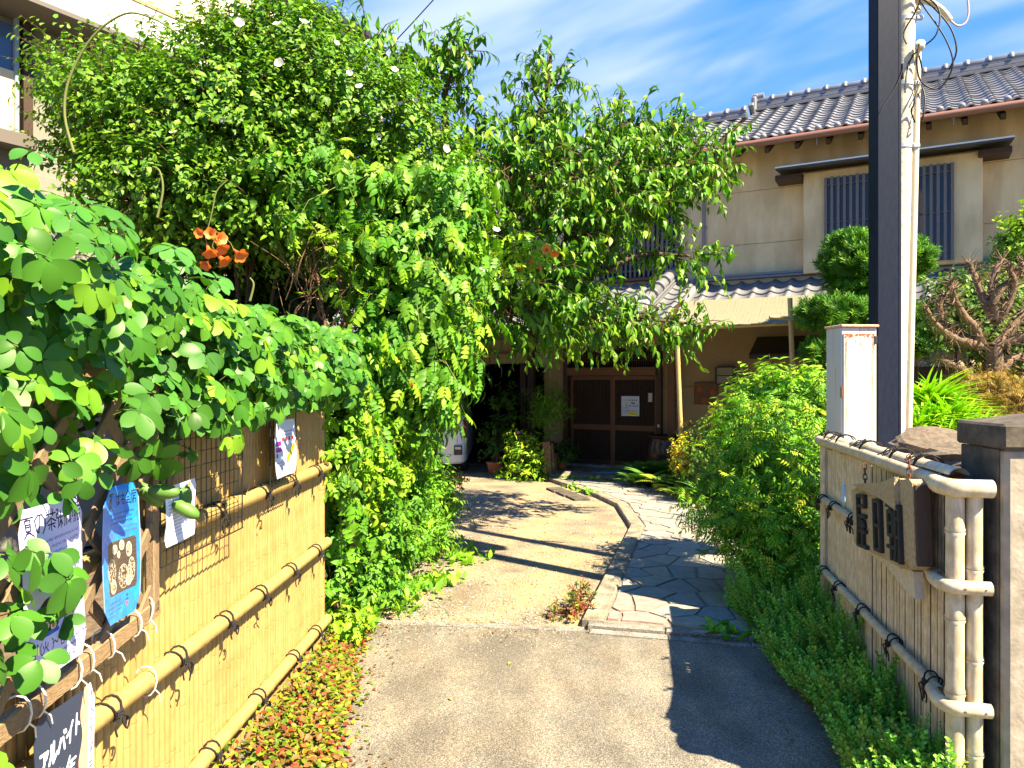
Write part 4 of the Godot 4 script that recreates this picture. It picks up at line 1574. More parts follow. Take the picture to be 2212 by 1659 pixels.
func posters(tr: Transform3D, turn: float) -> void:
	# lavender menu sheet
	var im := sheet(400, 640, Color(0.80, 0.80, 0.98))
	var ink := Color(0.13, 0.13, 0.25)
	write(im, "夏の茶粥御膳", Vector2(20, 26), Vector2(54, 78), 2.6, ink, Vector2(61, 0))
	small_print(im, 40, 130, 340, 4, 26, Color(0.4, 0.35, 0.6), 14)
	im.fill_rect(Rect2i(255, 240, 120, 150), Color(0.45, 0.45, 0.6))
	for j in 4:
		for i in 3:
			dot(im, 278 + i * 38, 258 + j * 36, 14, Color(0.78, 0.82, 0.92))
			dot(im, 278 + i * 38, 258 + j * 36, 8, [Color(0.8, 0.4, 0.25), Color(0.35, 0.2, 0.12), Color(0.7, 0.6, 0.3)][(i + j) % 3])
	im.fill_rect(Rect2i(225, 270, 28, 120), Color(0.72, 0.45, 0.3))
	dot(im, 140, 420, 72, Color(0.28, 0.22, 0.22))
	for q in [Vector2(110, 400), Vector2(150, 375), Vector2(175, 420), Vector2(120, 450), Vector2(165, 460)]:
		dot(im, q.x, q.y, 19, Color(0.85, 0.82, 0.78))
		dot(im, q.x, q.y, 11, Color(0.75, 0.5, 0.2))
	im.fill_rect(Rect2i(80, 476, 120, 16), Color(0.25, 0.4, 0.75))
	write(im, "夏も席", Vector2(270, 408), Vector2(26, 26), 1.5, Color(0.85, 0.3, 0.35))
	small_print(im, 268, 452, 110, 2, 18, Color(0.85, 0.3, 0.35), 10)
	write(im, "9(火)~8/30(土)迄", Vector2(30, 508), Vector2(36, 44), 1.9, ink)
	small_print(im, 40, 568, 330, 1, 26, ink, 14)
	write(im, "TEL0721-24-9", Vector2(80, 600), Vector2(18, 24), 1.4, ink)
	single("lavender_poster", paper_sheet(0.24, 0.42, 0.014, 0.0012, 0.025), print_mat("lavender_print", im, 0.22), "pale lavender laminated menu poster with food pictures and a large date on the trellis", "poster", tr * Vector3(0.84, 1.1, 0.125), Vector3(-0.03, turn, 0.05))
	# blue menu sheet
	im = sheet(400, 640, Color(0.17, 0.53, 0.93))
	for k in 260:
		dot(im, rf(0, 400), rf(0, 640), rf(8, 26), Color(0.17 + rf(-0.05, 0.08), 0.53 + rf(-0.06, 0.09), 0.93).lerp(im.get_pixel(200, 5), 0.3))
	write(im, "夏", Vector2(70, 26), Vector2(62, 88), 3.4, ink)
	write(im, "はも会席", Vector2(170, 34), Vector2(46, 66), 2.8, ink)
	small_print(im, 110, 128, 240, 3, 22, Color(0.06, 0.15, 0.4), 13)
	small_print(im, 190, 200, 190, 2, 24, Color(0.35, 0.25, 0.75), 12)
	write(im, "夏も席", Vector2(55, 222), Vector2(24, 24), 1.3, Color(0.4, 0.25, 0.75))
	for j in 250:
		var y := 262 + j
		im.fill_rect(Rect2i(70 + (10 if j < 8 or j > 242 else 0), y, 290 - (20 if j < 8 or j > 242 else 0), 1), Color(0.30, 0.26, 0.24).lerp(Color(0.38, 0.31, 0.27), rng.randf() * 0.4 + 0.3 * sin(j * 0.3)))
	for q in [[110, 400, 42, 60], [150, 300, 26, 20], [225, 290, 22, 22], [290, 320, 24, 34], [230, 440, 50, 56], [310, 420, 30, 56], [120, 470, 30, 32], [190, 330, 12, 14], [280, 470, 26, 22]]:
		for k in 60:
			var a := rf(0, TAU)
			var rr := sqrt(rng.randf())
			dot(im, q[0] + cos(a) * q[2] * rr, q[1] + sin(a) * q[3] * rr, 5, Color(0.72, 0.72, 0.66).lerp(Color(0.82, 0.5, 0.3), rng.randf() * 0.6))
		for k in 40:
			var a := TAU * k / 40.0
			dot(im, q[0] + cos(a) * q[2], q[1] + sin(a) * q[3], 2.5, Color(0.82, 0.84, 0.82))
	write(im, "土", Vector2(250, 528), Vector2(26, 30), 2.0, ink)
	im.fill_rect(Rect2i(252, 566, 24, 22), Color(0.8, 0.35, 0.5))
	small_print(im, 50, 540, 160, 4, 20, Color(0.08, 0.25, 0.6), 11)
	for e in [0, 1]:
		im.fill_rect(Rect2i(e * 392, 0, 8, 640), Color(0.6, 0.72, 0.93))
	single("blue_poster", paper_sheet(0.205, 0.385, -0.014, 0.0012, 0.03), print_mat("blue_print", im, 0.22), "bright blue laminated menu poster with a photo of dishes on the trellis", "poster", tr * Vector3(1.135, 1.115, 0.13), Vector3(0.0, turn + 0.06, -0.02))
	# dark recruitment sheet below the trellis
	im = sheet(360, 520, Color(0.17, 0.21, 0.30))
	for k in 9000:
		im.set_pixel(rng.randi() % 360, rng.randi() % 520, Color(0.17, 0.21, 0.30).lerp(Color(0.4, 0.44, 0.55), rng.randf() * 0.7))
	for y in 520:
		var edge := 285.0 - 22.0 * sin(y * 0.03) - 40.0 * maxf(0.0, sin(y * 0.013 - 0.6))
		im.fill_rect(Rect2i(int(edge), y, 360 - int(edge), 1), Color(0.98, 0.72, 0.55))
		im.fill_rect(Rect2i(308, y, 52, 1), Color(0.93, 0.93, 0.97))
		if y > 420:
			im.fill_rect(Rect2i(int(330 - (y - 420) * 0.9), y, 30, 1), Color(0.85, 0.86, 0.92))
	var chalk := Color(0.93, 0.94, 0.96)
	write(im, "アルバイト", Vector2(28, 110), Vector2(40, 62), 5.2, chalk, Vector2(47, -11), 0.1)
	write(im, "募集", Vector2(78, 200), Vector2(66, 92), 4.6, chalk, Vector2(86, -14), 0.1)
	write(im, "しています！", Vector2(34, 336), Vector2(34, 50), 4.4, chalk, Vector2(41, -11), 0.1)
	write(im, "大谷大学生大歓迎", Vector2(315, 20), Vector2(38, 46), 1.9, Color(0.12, 0.1, 0.16), Vector2(0, 60))
	single("recruitment_poster", paper_sheet(0.25, 0.42, 0.01, 0.0012, 0.02), print_mat("recruitment_print", im, 0.4), "dark navy recruitment poster with white brush writing under the trellis rail", "poster", tr * Vector3(0.925, 0.57, 0.1), Vector3(0, turn, 0.03))
	# white typed notice on the wide grid
	im = sheet(420, 400, Color(0.84, 0.88, 0.98))
	small_print(im, 30, 96, 350, 11, 24, Color(0.2, 0.26, 0.45), 9, 9)
	dot(im, 300, 30, 22, Color(0.92, 0.87, 0.2))
	write(im, "日席会", Vector2(290, 360), Vector2(22, 22), 1.2, Color(0.2, 0.26, 0.45))
	single("typed_notice", paper_sheet(0.22, 0.2, 0.01, 0.0012, 0.012), print_mat("typed_print", im, 0.25), "white typed notice wired to the wide black grid", "notice", tr * Vector3(1.52, 1.165, 0.115), Vector3(0, turn, 0.03))
	# notice with coloured boxes on the narrow grid
	im = sheet(300, 360, Color(0.84, 0.87, 0.98))
	for k in 4:
		im.fill_rect(Rect2i(118 + k * 44, 112, 22, 26), Color(0.85, 0.22, 0.2))
	im.fill_rect(Rect2i(20, 130, 84, 30), Color(0.55, 0.1, 0.65))
	im.fill_rect(Rect2i(20, 168, 84, 30), Color(0.55, 0.1, 0.65))
	im.fill_rect(Rect2i(20, 206, 28, 26), Color(0.55, 0.1, 0.65))
	for k in 30:
		dot(im, 180 + k * 3.0, 262 - k * 3.0, 17, Color(0.96, 0.93, 0.1))
	write(im, "1", Vector2(50, 30), Vector2(26, 34), 2.0, Color(0.75, 0.2, 0.25))
	small_print(im, 20, 262, 100, 4, 20, Color(0.25, 0.3, 0.5), 9)
	small_print(im, 140, 70, 140, 2, 22, Color(0.4, 0.4, 0.6), 9)
	single("price_notice", paper_sheet(0.29, 0.27, -0.01, 0.0012, 0.012), print_mat("price_print", im, 0.25), "white notice with purple, red and yellow boxes near the fence end", "notice", tr * Vector3(2.59, 1.29, 0.116), Vector3(0, turn, 0.01))


func right_fence() -> void:
	var turn := atan2(-0.986, -0.167)
	var root := thing("cream_bamboo_fence", "cream bamboo screen fence with capped top at the right of the driveway", "fence", Vector3(1.91, 0, -4.47), turn)
	var tr := root.transform
	var w := 0.0345
	var n := 53
	var shapes := []
	for k in 5:
		var g := Geo.new()
		var nodes := []
		var y := rf(0.06, 0.3)
		while y < 1.15:
			nodes.append(y)
			y += rf(0.2, 0.33)
		g.lathe(bamboo_profile(0.0168, 1.25, nodes, 0.1), 6, 0.0, PI, Vector3.ZERO, 0.7)
		shapes.append(g.mesh())
	for k in n:
		# nearer the post the slats have dried apart
		var x := 0.03 + k * w + (rf(-0.004, 0.004) if k > 24 else 0.0)
		var o := part("bamboo_slat", shapes[rng.randi() % 5], mats["pale_bamboo_%d" % (rng.randi() % 3)], root, Vector3(x, 0.0, rf(-0.002, 0.002)))
		if k > 24:
			o.scale = Vector3(rf(0.66, 0.93), 1, 0.45)
	part("backing", boxes([[Vector3(0.93, 0.62, -0.02), Vector3(1.84, 1.2, 0.012)]]), mats.dark_wood, root)
	part("end_post", culm(0.031, 1.24, [0.16, 0.51, 0.77, 1.08], 14), mats.pale_bamboo_1, root, Vector3(1.885, 0, 0.025))
	part("end_post", culm(0.028, 1.24, [0.3, 0.63, 0.95], 14), mats.pale_bamboo_0, root, Vector3(1.89, 0, -0.036))
	part("far_post", culm(0.03, 1.26, [0.3, 0.63, 0.95], 10), mats.pale_bamboo_2, root, Vector3(0.0, 0, 0.01))
	for h in [0.9, 0.475]:
		var o := part("bamboo_rail", culm(0.021, 1.78, [0.2, 0.5, 0.86, 1.2, 1.55], 12), mats.pale_bamboo_1, root)
		along(o, Vector3(0.0, h + 0.01, 0.036), Vector3(1.78, h - 0.01, 0.036))
		var br := Geo.new()
		br.tube(curve([Vector3(1.74, h - 0.012, 0.05), Vector3(1.84, h - 0.012, 0.066), Vector3(1.905, h - 0.012, 0.05), Vector3(1.921, h - 0.012, 0.0), Vector3(1.923, h - 0.012, -0.075)], 4), [0.021, 0.022, 0.023, 0.025], 12)
		for q in [-0.05, 0.015]:
			part("screw", rod(Vector3(1.943, h - 0.012, q), Vector3(1.949, h - 0.012, q), 0.004, 6), mats.rust, root)
		part("bracket", br, mats.pale_bamboo_0, root)
	# half-round cap with split culms over the top, tied down
	var cap := Geo.new()
	cap.tube([Vector3(-0.05, 1.255, 0.035), Vector3(0.9, 1.25, 0.035)], [0.028], 10)
	cap.tube([Vector3(0.88, 1.25, 0.036), Vector3(1.86, 1.235, 0.04)], [0.031], 10)
	part("top_rail", cap, mats.pale_bamboo_1, root)
	part("top_bracket", bent_bracket(), mats.pale_bamboo_0, root)
	for k in 3:
		var s := Geo.new()
		s.lathe([Vector2(0.038, 0), Vector2(0.039, 0.02), Vector2(0.038, 0.7), Vector2(0.034, 0.7), Vector2(0.034, 0.0), Vector2(0.038, 0)], 9, 0.35, PI - 0.7)
		var o := part("split_cap", s, mats["pale_bamboo_%d" % (k % 3)], root)
		o.transform = Transform3D(Basis(Vector3(0, 0, -1), Vector3(1, -0.02 + 0.01 * k, 0).normalized(), Vector3.UP), Vector3(0.02 + k * 0.57, 1.262 + 0.006 * (k % 2), 0.0))
	for x in [0.16, 0.42, 0.86, 1.3, 1.58]:
		rope_tie(0.05, int(x * 77), mats.rope_black, root, Vector3(x, 1.268, 0.005), Vector3(-1.1, 0, 0))
	for q in [[0.9, [0.06, 0.32, 0.7, 0.76]], [0.475, [0.08, 0.42, 0.85, 1.3, 1.72]]]:
		for x in q[1]:
			rope_tie(0.022, int(x * 91), mats.rope_black, root, Vector3(x, q[0] + 0.008, 0.036))
	var eye := Geo.new()
	var pts := []
	for j in 11:
		pts.append(Vector3(1.79 + 0.012 * cos(TAU * j / 10), 1.235 + 0.012 * sin(TAU * j / 10), 0.078))
	eye.tube(pts, [0.0025], 5)
	part("screw_eye", eye, mats.wire_black, root)
	# the carved name board, read from right to left
	var sg := thing("carved_sign", "weathered wooden name board with raised black characters hanging on the cream fence", "sign", tr * Vector3(1.38, 1.02, 0.075), turn)
	sg.rotate_object_local(Vector3(0, 0, 1), 0.10)
	var wood := noisy("sign_wood", lin(0.22, 0.16, 0.08), lin(0.6, 0.5, 0.31), 0.22, 0.95, 0.5, 0.02, 512, 0, 5, Vector3(2.5, 0.7, 2.5))
	var b := Geo.new()
	var top := [Vector2(-0.4, 0.115), Vector2(-0.36, 0.12), Vector2(-0.3, 0.13), Vector2(-0.15, 0.135), Vector2(0.02, 0.125), Vector2(0.12, 0.15), Vector2(0.24, 0.185), Vector2(0.27, 0.18), Vector2(0.36, 0.185), Vector2(0.39, 0.17)]
	var bottom := [Vector2(0.39, -0.135), Vector2(0.34, -0.155), Vector2(0.3, -0.12), Vector2(0.24, -0.165), Vector2(0.1, -0.155), Vector2(-0.1, -0.15), Vector2(-0.3, -0.14), Vector2(-0.4, -0.135)]
	var outline := PackedVector2Array()
	for q in top:
		outline.push_back(q)
	for q in bottom:
		outline.push_back(q)
	b.prism(outline, 0.02, 0.075, 0.006)
	part("board", b, wood, sg, Vector3(0, 0, -0.03), Vector3(PI / 2, 0, 0)).scale = Vector3(1, 1, -1)
	part("end_grain", boxes([[Vector3(0.394, 0.015, 0.012), Vector3(0.012, 0.3, 0.058)]], 0.004), mats.dark_wood, sg)
	var strip := Geo.new()
	strip.prism(PackedVector2Array([Vector2(-0.35, 0.14), Vector2(-0.1, 0.155), Vector2(0.1, 0.165), Vector2(0.25, 0.19), Vector2(0.25, 0.06), Vector2(0.05, 0.1), Vector2(-0.2, 0.125)]), 0.0, 0.018, 0.006)
	part("top_piece", strip, wood, sg, Vector3(0, 0, 0.046), Vector3(PI / 2, 0, 0)).scale = Vector3(1, 1, -1)
	var drift := Geo.new()
	drift.prism(PackedVector2Array([Vector2(-0.4, -0.14), Vector2(0.05, -0.15), Vector2(0.28, -0.17), Vector2(0.29, -0.27), Vector2(0.2, -0.26), Vector2(-0.05, -0.19), Vector2(-0.3, -0.165)]), 0.0, 0.035, 0.01)
	part("bottom_piece", drift, noisy("drift_wood", lin(0.42, 0.36, 0.27), lin(0.62, 0.55, 0.44), 0.3, 0.9, 0.3), sg, Vector3(0, 0, -0.02), Vector3(PI / 2, 0, 0)).scale = Vector3(1, 1, -1)
	for q in [["屋", -0.225, 0.13, 0.225], ["日", 0.0, 0.13, 0.205], ["朝", 0.2, 0.14, 0.235]]:
		var g := Geo.new()
		for line in strokes_of(q[0]):
			for k in line.size() - 1:
				var a: Vector2 = line[k]
				var e: Vector2 = line[k + 1]
				var p := Vector3((a.x - 0.5) * q[2], (0.5 - a.y) * q[3] - 0.02, 0.0)
				var r := Vector3((e.x - 0.5) * q[2], (0.5 - e.y) * q[3] - 0.02, 0.0)
				var len_ := p.distance_to(r)
				if len_ > 0.002:
					g.box((p + r) / 2, Vector3(0.017, len_ + 0.012, 0.022), 0.004, Basis(Vector3(0, 0, 1), atan2(-(r.x - p.x), r.y - p.y)))
		part("character", g, mat("char_black", lin(0.012, 0.014, 0.013), 0.75), sg, Vector3(q[1], 0, 0.052))
	for x in [-0.28, 0.29]:
		var g := Geo.new()
		for k in 4:
			var ring := []
			for j in 9:
				var a := TAU * j / 8
				var q := Vector3(cos(a) * 0.009, sin(a) * 0.017, 0)
				ring.append(Basis(Vector3.UP, PI / 2 * (k % 2)) * q + Vector3(0, (0.155 if x < 0 else 0.19) + k * 0.024, 0.0))
			g.tube(ring, [0.0025], 5)
		part("chain", g, mats.rust, sg, Vector3(x, 0.0, 0.02))
	var pa := sheet(96, 130, Color(0.35, 0.55, 0.85))
	write(pa, "1-12", Vector2(8, 40), Vector2(26, 44), 3.6, Color(0.95, 0.95, 1.0))
	single("address_plate", boxes([[Vector3.ZERO, Vector3(0.075, 0.1, 0.004)]]), print_mat("address_print", pa, 0.35), "small blue house number plate reading 1-12 left of the carved sign", "number plate", tr * Vector3(0.80, 0.875, 0.055), Vector3(0, turn, 0.1))
	var pb := sheet(60, 110, Color(0.55, 0.72, 0.9))
	small_print(pb, 8, 14, 46, 7, 13, Color(0.9, 0.95, 1.0), 9)
	single("enamel_plate", boxes([[Vector3.ZERO, Vector3(0.05, 0.09, 0.004)]]), print_mat("enamel_print", pb, 0.35), "small pale blue plate at the upper left corner of the carved sign", "plate", tr * Vector3(0.84, 1.06, 0.125), Vector3(0, turn, 0.1))


func bent_bracket() -> Geo:
	# a flattened culm bent round the end post
	var g := Geo.new()
	g.tube(curve([Vector3(1.76, 1.237, 0.045), Vector3(1.84, 1.236, 0.06), Vector3(1.905, 1.235, 0.046), Vector3(1.921, 1.235, 0.0), Vector3(1.923, 1.235, -0.08)], 4), [0.03, 0.03, 0.031, 0.032], 12)
	return g


func stone_pillar() -> void:
	var p := thing("concrete_gate_pillar", "weathered concrete gate pillar with side darkened as painted shade at the right edge", "gate pillar", Vector3(1.98, 0, -2.64), -0.06)
	part("shaft", boxes([[Vector3(0, 0.69, 0), Vector3(0.56, 1.38, 0.26)]], 0.014), mats.concrete, p)
	part("painted_shade_side", boxes([[Vector3(-0.283, 0.69, -0.02), Vector3(0.012, 1.37, 0.235)]], 0.004), mats.concrete_dark, p)  # thin dark slab: the shade of the side away from the sun, as colour
	var cap := Geo.new()
	cap.box(Vector3(0, 1.42, 0), Vector3(0.6, 0.085, 0.3), 0.008)
	cap.face([Vector3(-0.29, 1.463, 0.14), Vector3(0.29, 1.463, 0.14), Vector3(0.1, 1.5, 0), Vector3(-0.1, 1.5, 0)], Vector3(0, 1, 0.3))
	cap.face([Vector3(-0.29, 1.463, -0.14), Vector3(0.29, 1.463, -0.14), Vector3(0.1, 1.5, 0), Vector3(-0.1, 1.5, 0)], Vector3(0, 1, -0.3))
	cap.face([Vector3(-0.29, 1.463, -0.14), Vector3(-0.29, 1.463, 0.14), Vector3(-0.1, 1.5, 0)], Vector3(-1, 1, 0))
	cap.face([Vector3(0.29, 1.463, -0.14), Vector3(0.29, 1.463, 0.14), Vector3(0.1, 1.5, 0)], Vector3(1, 1, 0))
	part("cap", cap, mats.concrete_dark, p)
	var w := thing("garden_wall", "low rough concrete wall running back behind the cream fence", "wall", Vector3(2.1, 0, -3.7), 0.15)
	part("wall_body", boxes([[Vector3(0, 0.62, 0), Vector3(0.2, 1.24, 1.6)]], 0.012), mats.concrete, w)
	for k in 2:
		var s := rock(31 + k)
		var o := single("wall_rock", s, noisy("rock_brown", lin(0.06, 0.045, 0.032), lin(0.22, 0.17, 0.125), 0.4, 0.95, 0.5), ["larger rough brown rock on top of the garden wall beside the pillar", "flat brown rock on the garden wall under the bamboo grass"][k], "rock", [Vector3(2.12, 1.25, -3.25), Vector3(2.3, 1.27, -3.9)][k], Vector3(0.2 * k, 0.6, 0.15))
		o.scale = [Vector3(0.36, 0.15, 0.55), Vector3(0.45, 0.12, 0.45)][k]


func rock(seed_: int) -> Geo:
	# a rough stone one unit across, its faces broken by noise
	var f := FastNoiseLite.new()
	f.seed = seed_
	f.frequency = 1.6
	f.fractal_octaves = 4
	var g := Geo.new()
	var rows := 12
	var cols := 18
	var pts := []
	for j in rows + 1:
		for k in cols + 1:
			var a := PI * j / rows
			var b := TAU * (k % cols) / cols
			var d := Vector3(sin(a) * cos(b), cos(a), sin(a) * sin(b))
			var boxy: float = 1.0 / pow(pow(absf(d.x), 4) + pow(absf(d.y), 4) + pow(absf(d.z), 4), 0.25)
			pts.append(d * 0.5 * lerpf(1.0, boxy, 0.7) * (1.0 + 0.35 * f.get_noise_3dv(d * 1.3)))
	for j in rows:
		for k in cols:
			var a := j * (cols + 1) + k
			var mid: Vector3 = pts[a] + pts[a + cols + 2]
			g.face([pts[a], pts[a + 1], pts[a + cols + 2]], mid)
			g.face([pts[a], pts[a + cols + 2], pts[a + cols + 1]], mid)
	return g


func poles() -> void:
	# square dark steel post
	var q := at(1911, 829.5, 4.75)
	var p := thing("steel_post", "tall square dark navy steel post behind the cream fence", "post", Vector3(q.x, 0, q.z), 0.13)
	part("shaft", boxes([[Vector3(0, 3.6, 0), Vector3(0.168, 7.2, 0.10)]], 0.006), mats.steel_dark, p)
	part("base_plate", boxes([[Vector3(0, 0.01, 0), Vector3(0.34, 0.02, 0.3)]], 0.004), mats.steel_dark, p)
	part("weld_seam", boxes([[Vector3(0.064, 3.6, 0.0505), Vector3(0.005, 7.1, 0.003)]]), mats.steel_dark, p)
	var bolt := Geo.new()
	bolt.tube([Vector3(0.085, 3.62, 0.02), Vector3(0.1, 3.62, 0.02), Vector3(0.11, 3.62, 0.02)], [0.016, 0.016, 0.009], 6)
	bolt.box(Vector3(0.092, 3.6, 0.03), Vector3(0.016, 0.1, 0.05), 0.004)
	part("cable_clip", bolt, mats.metal_black, p)
	var drop := Geo.new()
	drop.tube(curve([Vector3(0.09, 3.62, 0.055), Vector3(0.04, 3.5, 0.058), Vector3(-0.05, 3.36, 0.058), Vector3(-0.082, 3.3, 0.056)], 4), [0.0035], 5)
	part("thin_cable", drop, mats.wire_black, p)
	var sb := Geo.new()
	sb.box(Vector3(0, 5.35, 0.0), Vector3(0.95, 1.4, 0.2), 0.02)
	part("unseen_sign_box", sb, mats.white_metal, p)  # unseen box above the view, guessed and added to cast the wedge shadow
	# old concrete utility pole leaning just behind it
	var top := at(1957, -60, 5.35)
	var foot := at(1918, 829.5, 5.35)
	foot.y = 0
	var up := (top - foot).normalized()
	var u := thing("utility_pole", "slim cream concrete utility pole with cables behind the steel post", "utility pole", foot)
	var g := Geo.new()
	g.tube([Vector3.ZERO, up * 7.0], [0.085, 0.062], 14)
	part("pole", g, mats.pole_concrete, u)
	var con := Geo.new()
	var s := Vector3(0.088, 0, 0.03)
	con.tube([up * 0.2 + s * 1.1, up * 3.05 + s, up * 4.05 + s * 0.95], [0.026, 0.026, 0.026], 10)
	part("conduit", con, mat("conduit_beige", lin(0.6, 0.54, 0.42), 0.5), u)
	con = Geo.new()
	con.tube([up * 4.28 + s * 0.8, up * 5.6 + s * 0.75], [0.03, 0.028], 10)
	part("conduit", con, mats.conduit_beige, u)
	for h in [3.3, 3.75, 4.22]:
		var band := Geo.new()
		band.tube([up * h, up * (h + 0.028)], [0.082 - 0.0033 * h + 0.008, 0.082 - 0.0033 * h + 0.008], 14)
		band.box(up * (h + 0.014) + Vector3(0.08, 0, 0.05), Vector3(0.05, 0.03, 0.03), 0.004)
		part("steel_band", band, mat("zinc", lin(0.62, 0.62, 0.63), 0.35, 0.6), u)
	var ins := Geo.new()
	ins.lathe([Vector2(0.0, 0.0), Vector2(0.05, 0.0), Vector2(0.055, 0.03), Vector2(0.04, 0.045), Vector2(0.055, 0.06), Vector2(0.05, 0.09), Vector2(0.0, 0.09)], 12)
	var io := part("insulator", ins, mats.conduit_beige, u, up * 4.0 + Vector3(0.07, 0, 0.08), Vector3(PI / 2 - 0.3, 0, 0.4))
	io.scale = Vector3.ONE * 0.62
	var inv := u.transform.affine_inverse()
	for c in [
		[[1975, -20], [1992, 10], [2040, 80], [2058, 140], [2030, 190], [1992, 180], [1980, 140], [1985, 95]],
		[[1960, -10], [2010, 0], [2030, 30], [2022, 75], [1995, 100], [1970, 120]],
		[[1990, -5], [2020, 20], [2054, 62], [2066, 110], [2050, 150]],
		[[1958, 95], [1952, 70], [1975, 30], [1988, 0]],
		[[1985, 120], [1992, 160], [1980, 200], [1974, 225], [1968, 240], [1976, 265]],
		[[1984, 205], [1992, 190], [1998, 215], [1994, 250], [1988, 262]],
		[[1972, 120], [1962, 140], [1957, 170], [1955, 200]],
	]:
		var pts := []
		for k in c.size():
			pts.append(inv * at(c[k][0], c[k][1], 5.24 + 0.03 * sin(k * 1.7)))
		var cg := Geo.new()
		cg.tube(curve(pts, 4), [0.006], 6)
		part("cable", cg, mats.wire_black, u)
	var arm := []
	for c in [[1975, -5], [2010, 6], [2035, 22], [2052, 44]]:
		arm.append(inv * at(c[0], c[1], 5.3))
	var ag := Geo.new()
	ag.tube(curve(arm, 3), [0.021], 8)
	part("cable_sleeve", ag, mats.conduit_beige, u)
	var pink := []
	for c in [[2052, 44], [2068, 56], [2085, 50], [2092, 25], [2088, -15]]:
		pink.append(inv * at(c[0], c[1], 5.3))
	ag = Geo.new()
	ag.tube(curve(pink, 3), [0.007], 6)
	part("cable", ag, mat("cable_pale", lin(0.5, 0.36, 0.36), 0.5), u)
	# rusty white cabinet
	var cq := at(1838, 829.5, 4.62)
	var cb := thing("white_cabinet", "tall narrow white metal cabinet with rust streaks beside the steel post", "cabinet", Vector3(cq.x, 0, cq.z), 0.1)
	var cm := rusty_paint()
	part("body", boxes([[Vector3(0, 0.975, 0), Vector3(0.23, 1.95, 0.18)]], 0.006), cm, cb)
	part("door_back", boxes([[Vector3(-0.006, 0.99, 0.094), Vector3(0.2, 1.84, 0.008)]], 0.003), cm, cb)
	var dp := sheet(96, 880, Color(0.72, 0.70, 0.685))
	for k in 26:
		var x: float = [rf(2, 7), rf(86, 94), rf(4, 92)][mini(k % 5, 2)] if k % 5 != 4 else rf(0, 96)
		var y: float = rf(0, 30) if k % 2 else rf(0, 820)
		var n := rf(60, 420) if k % 5 < 2 else rf(6, 24)
		for j in int(n):
			dot(dp, x + sin(j * 0.07) * 1.2, y + j, rf(0.6, 1.8), Color(0.72, 0.70, 0.685).lerp([Color(0.78, 0.42, 0.18), Color(0.55, 0.25, 0.1)][k % 2], (1.0 - j / n) * rf(0.4, 0.9)))
	for k in 60:
		dot(dp, rf(0, 96), rf(0, 14) * rf(0, 1), rf(1, 4), Color(0.62, 0.3, 0.14))
	part("door", paper_sheet(0.198, 1.836, 0.0, 0.003), print_mat("cabinet_door_paint", dp, 0.5), cb, Vector3(-0.006, 0.99, 0.1005))
	part("lid", boxes([[Vector3(0, 1.957, 0.004), Vector3(0.245, 0.016, 0.205)]], 0.004), noisy("rusty_lid", lin(0.3, 0.11, 0.05), lin(0.8, 0.7, 0.62), 0.25, 0.7, 0.1), cb)
	for h in [0.6, 1.55]:
		part("hinge", boxes([[Vector3(-0.118, h, 0.098), Vector3(0.012, 0.07, 0.012)]], 0.003), mats.rust, cb)
	part("latch", boxes([[Vector3(0.1, 1.87, 0.1), Vector3(0.02, 0.05, 0.014)]], 0.003), mats.metal_black, cb)


func rusty_paint() -> StandardMaterial3D:
	var m := mat("rusty_paint", Color.WHITE, 0.5)
	var n := 512
	var im := sheet(n, n, Color(0.74, 0.73, 0.72))
	var r := RandomNumberGenerator.new()
	r.seed = 9
	for k in 22:
		var x := r.randi() % n
		var y := r.randi() % n
		var l := r.randi_range(40, 190)
		for j in l:
			var a := (1.0 - float(j) / l) * 0.8
			for i in range(-2, 3):
				var xx := posmod(x + i, n)
				var yy := posmod(y + j, n)
				im.set_pixel(xx, yy, im.get_pixel(xx, yy).lerp(Color(0.72, 0.4, 0.2), a * (1.0 - absf(i) * 0.3)))
		if k % 3 == 0:
			dot(im, x, y, r.randf_range(2, 7), Color(0.5, 0.24, 0.12))
	m.albedo_texture = ImageTexture.create_from_image(im)
	m.uv1_triplanar = true
	m.uv1_scale = Vector3.ONE / 0.9
	return m


func wires() -> void:
	for q in [[[1060, -140], [640, 300], "black overhead cable slanting down behind the top of the cherry tree"], [[752, -40], [700, 140], "thin overhead cable at the far end of the neighbouring building"]]:
		var a := at(q[0][0], q[0][1], 13.0)
		var b := at(q[1][0], q[1][1], 15.0)
		var pts := []
		for k in 9:
			pts.append(a.lerp(b, k / 8.0) - Vector3.UP * 0.12 * sin(PI * k / 8.0))
		var g := Geo.new()
		g.tube(pts, [0.011], 5)
		single("overhead_cable", g, mats.wire_black, q[2], "cable", Vector3.ZERO, Vector3.ZERO, "")


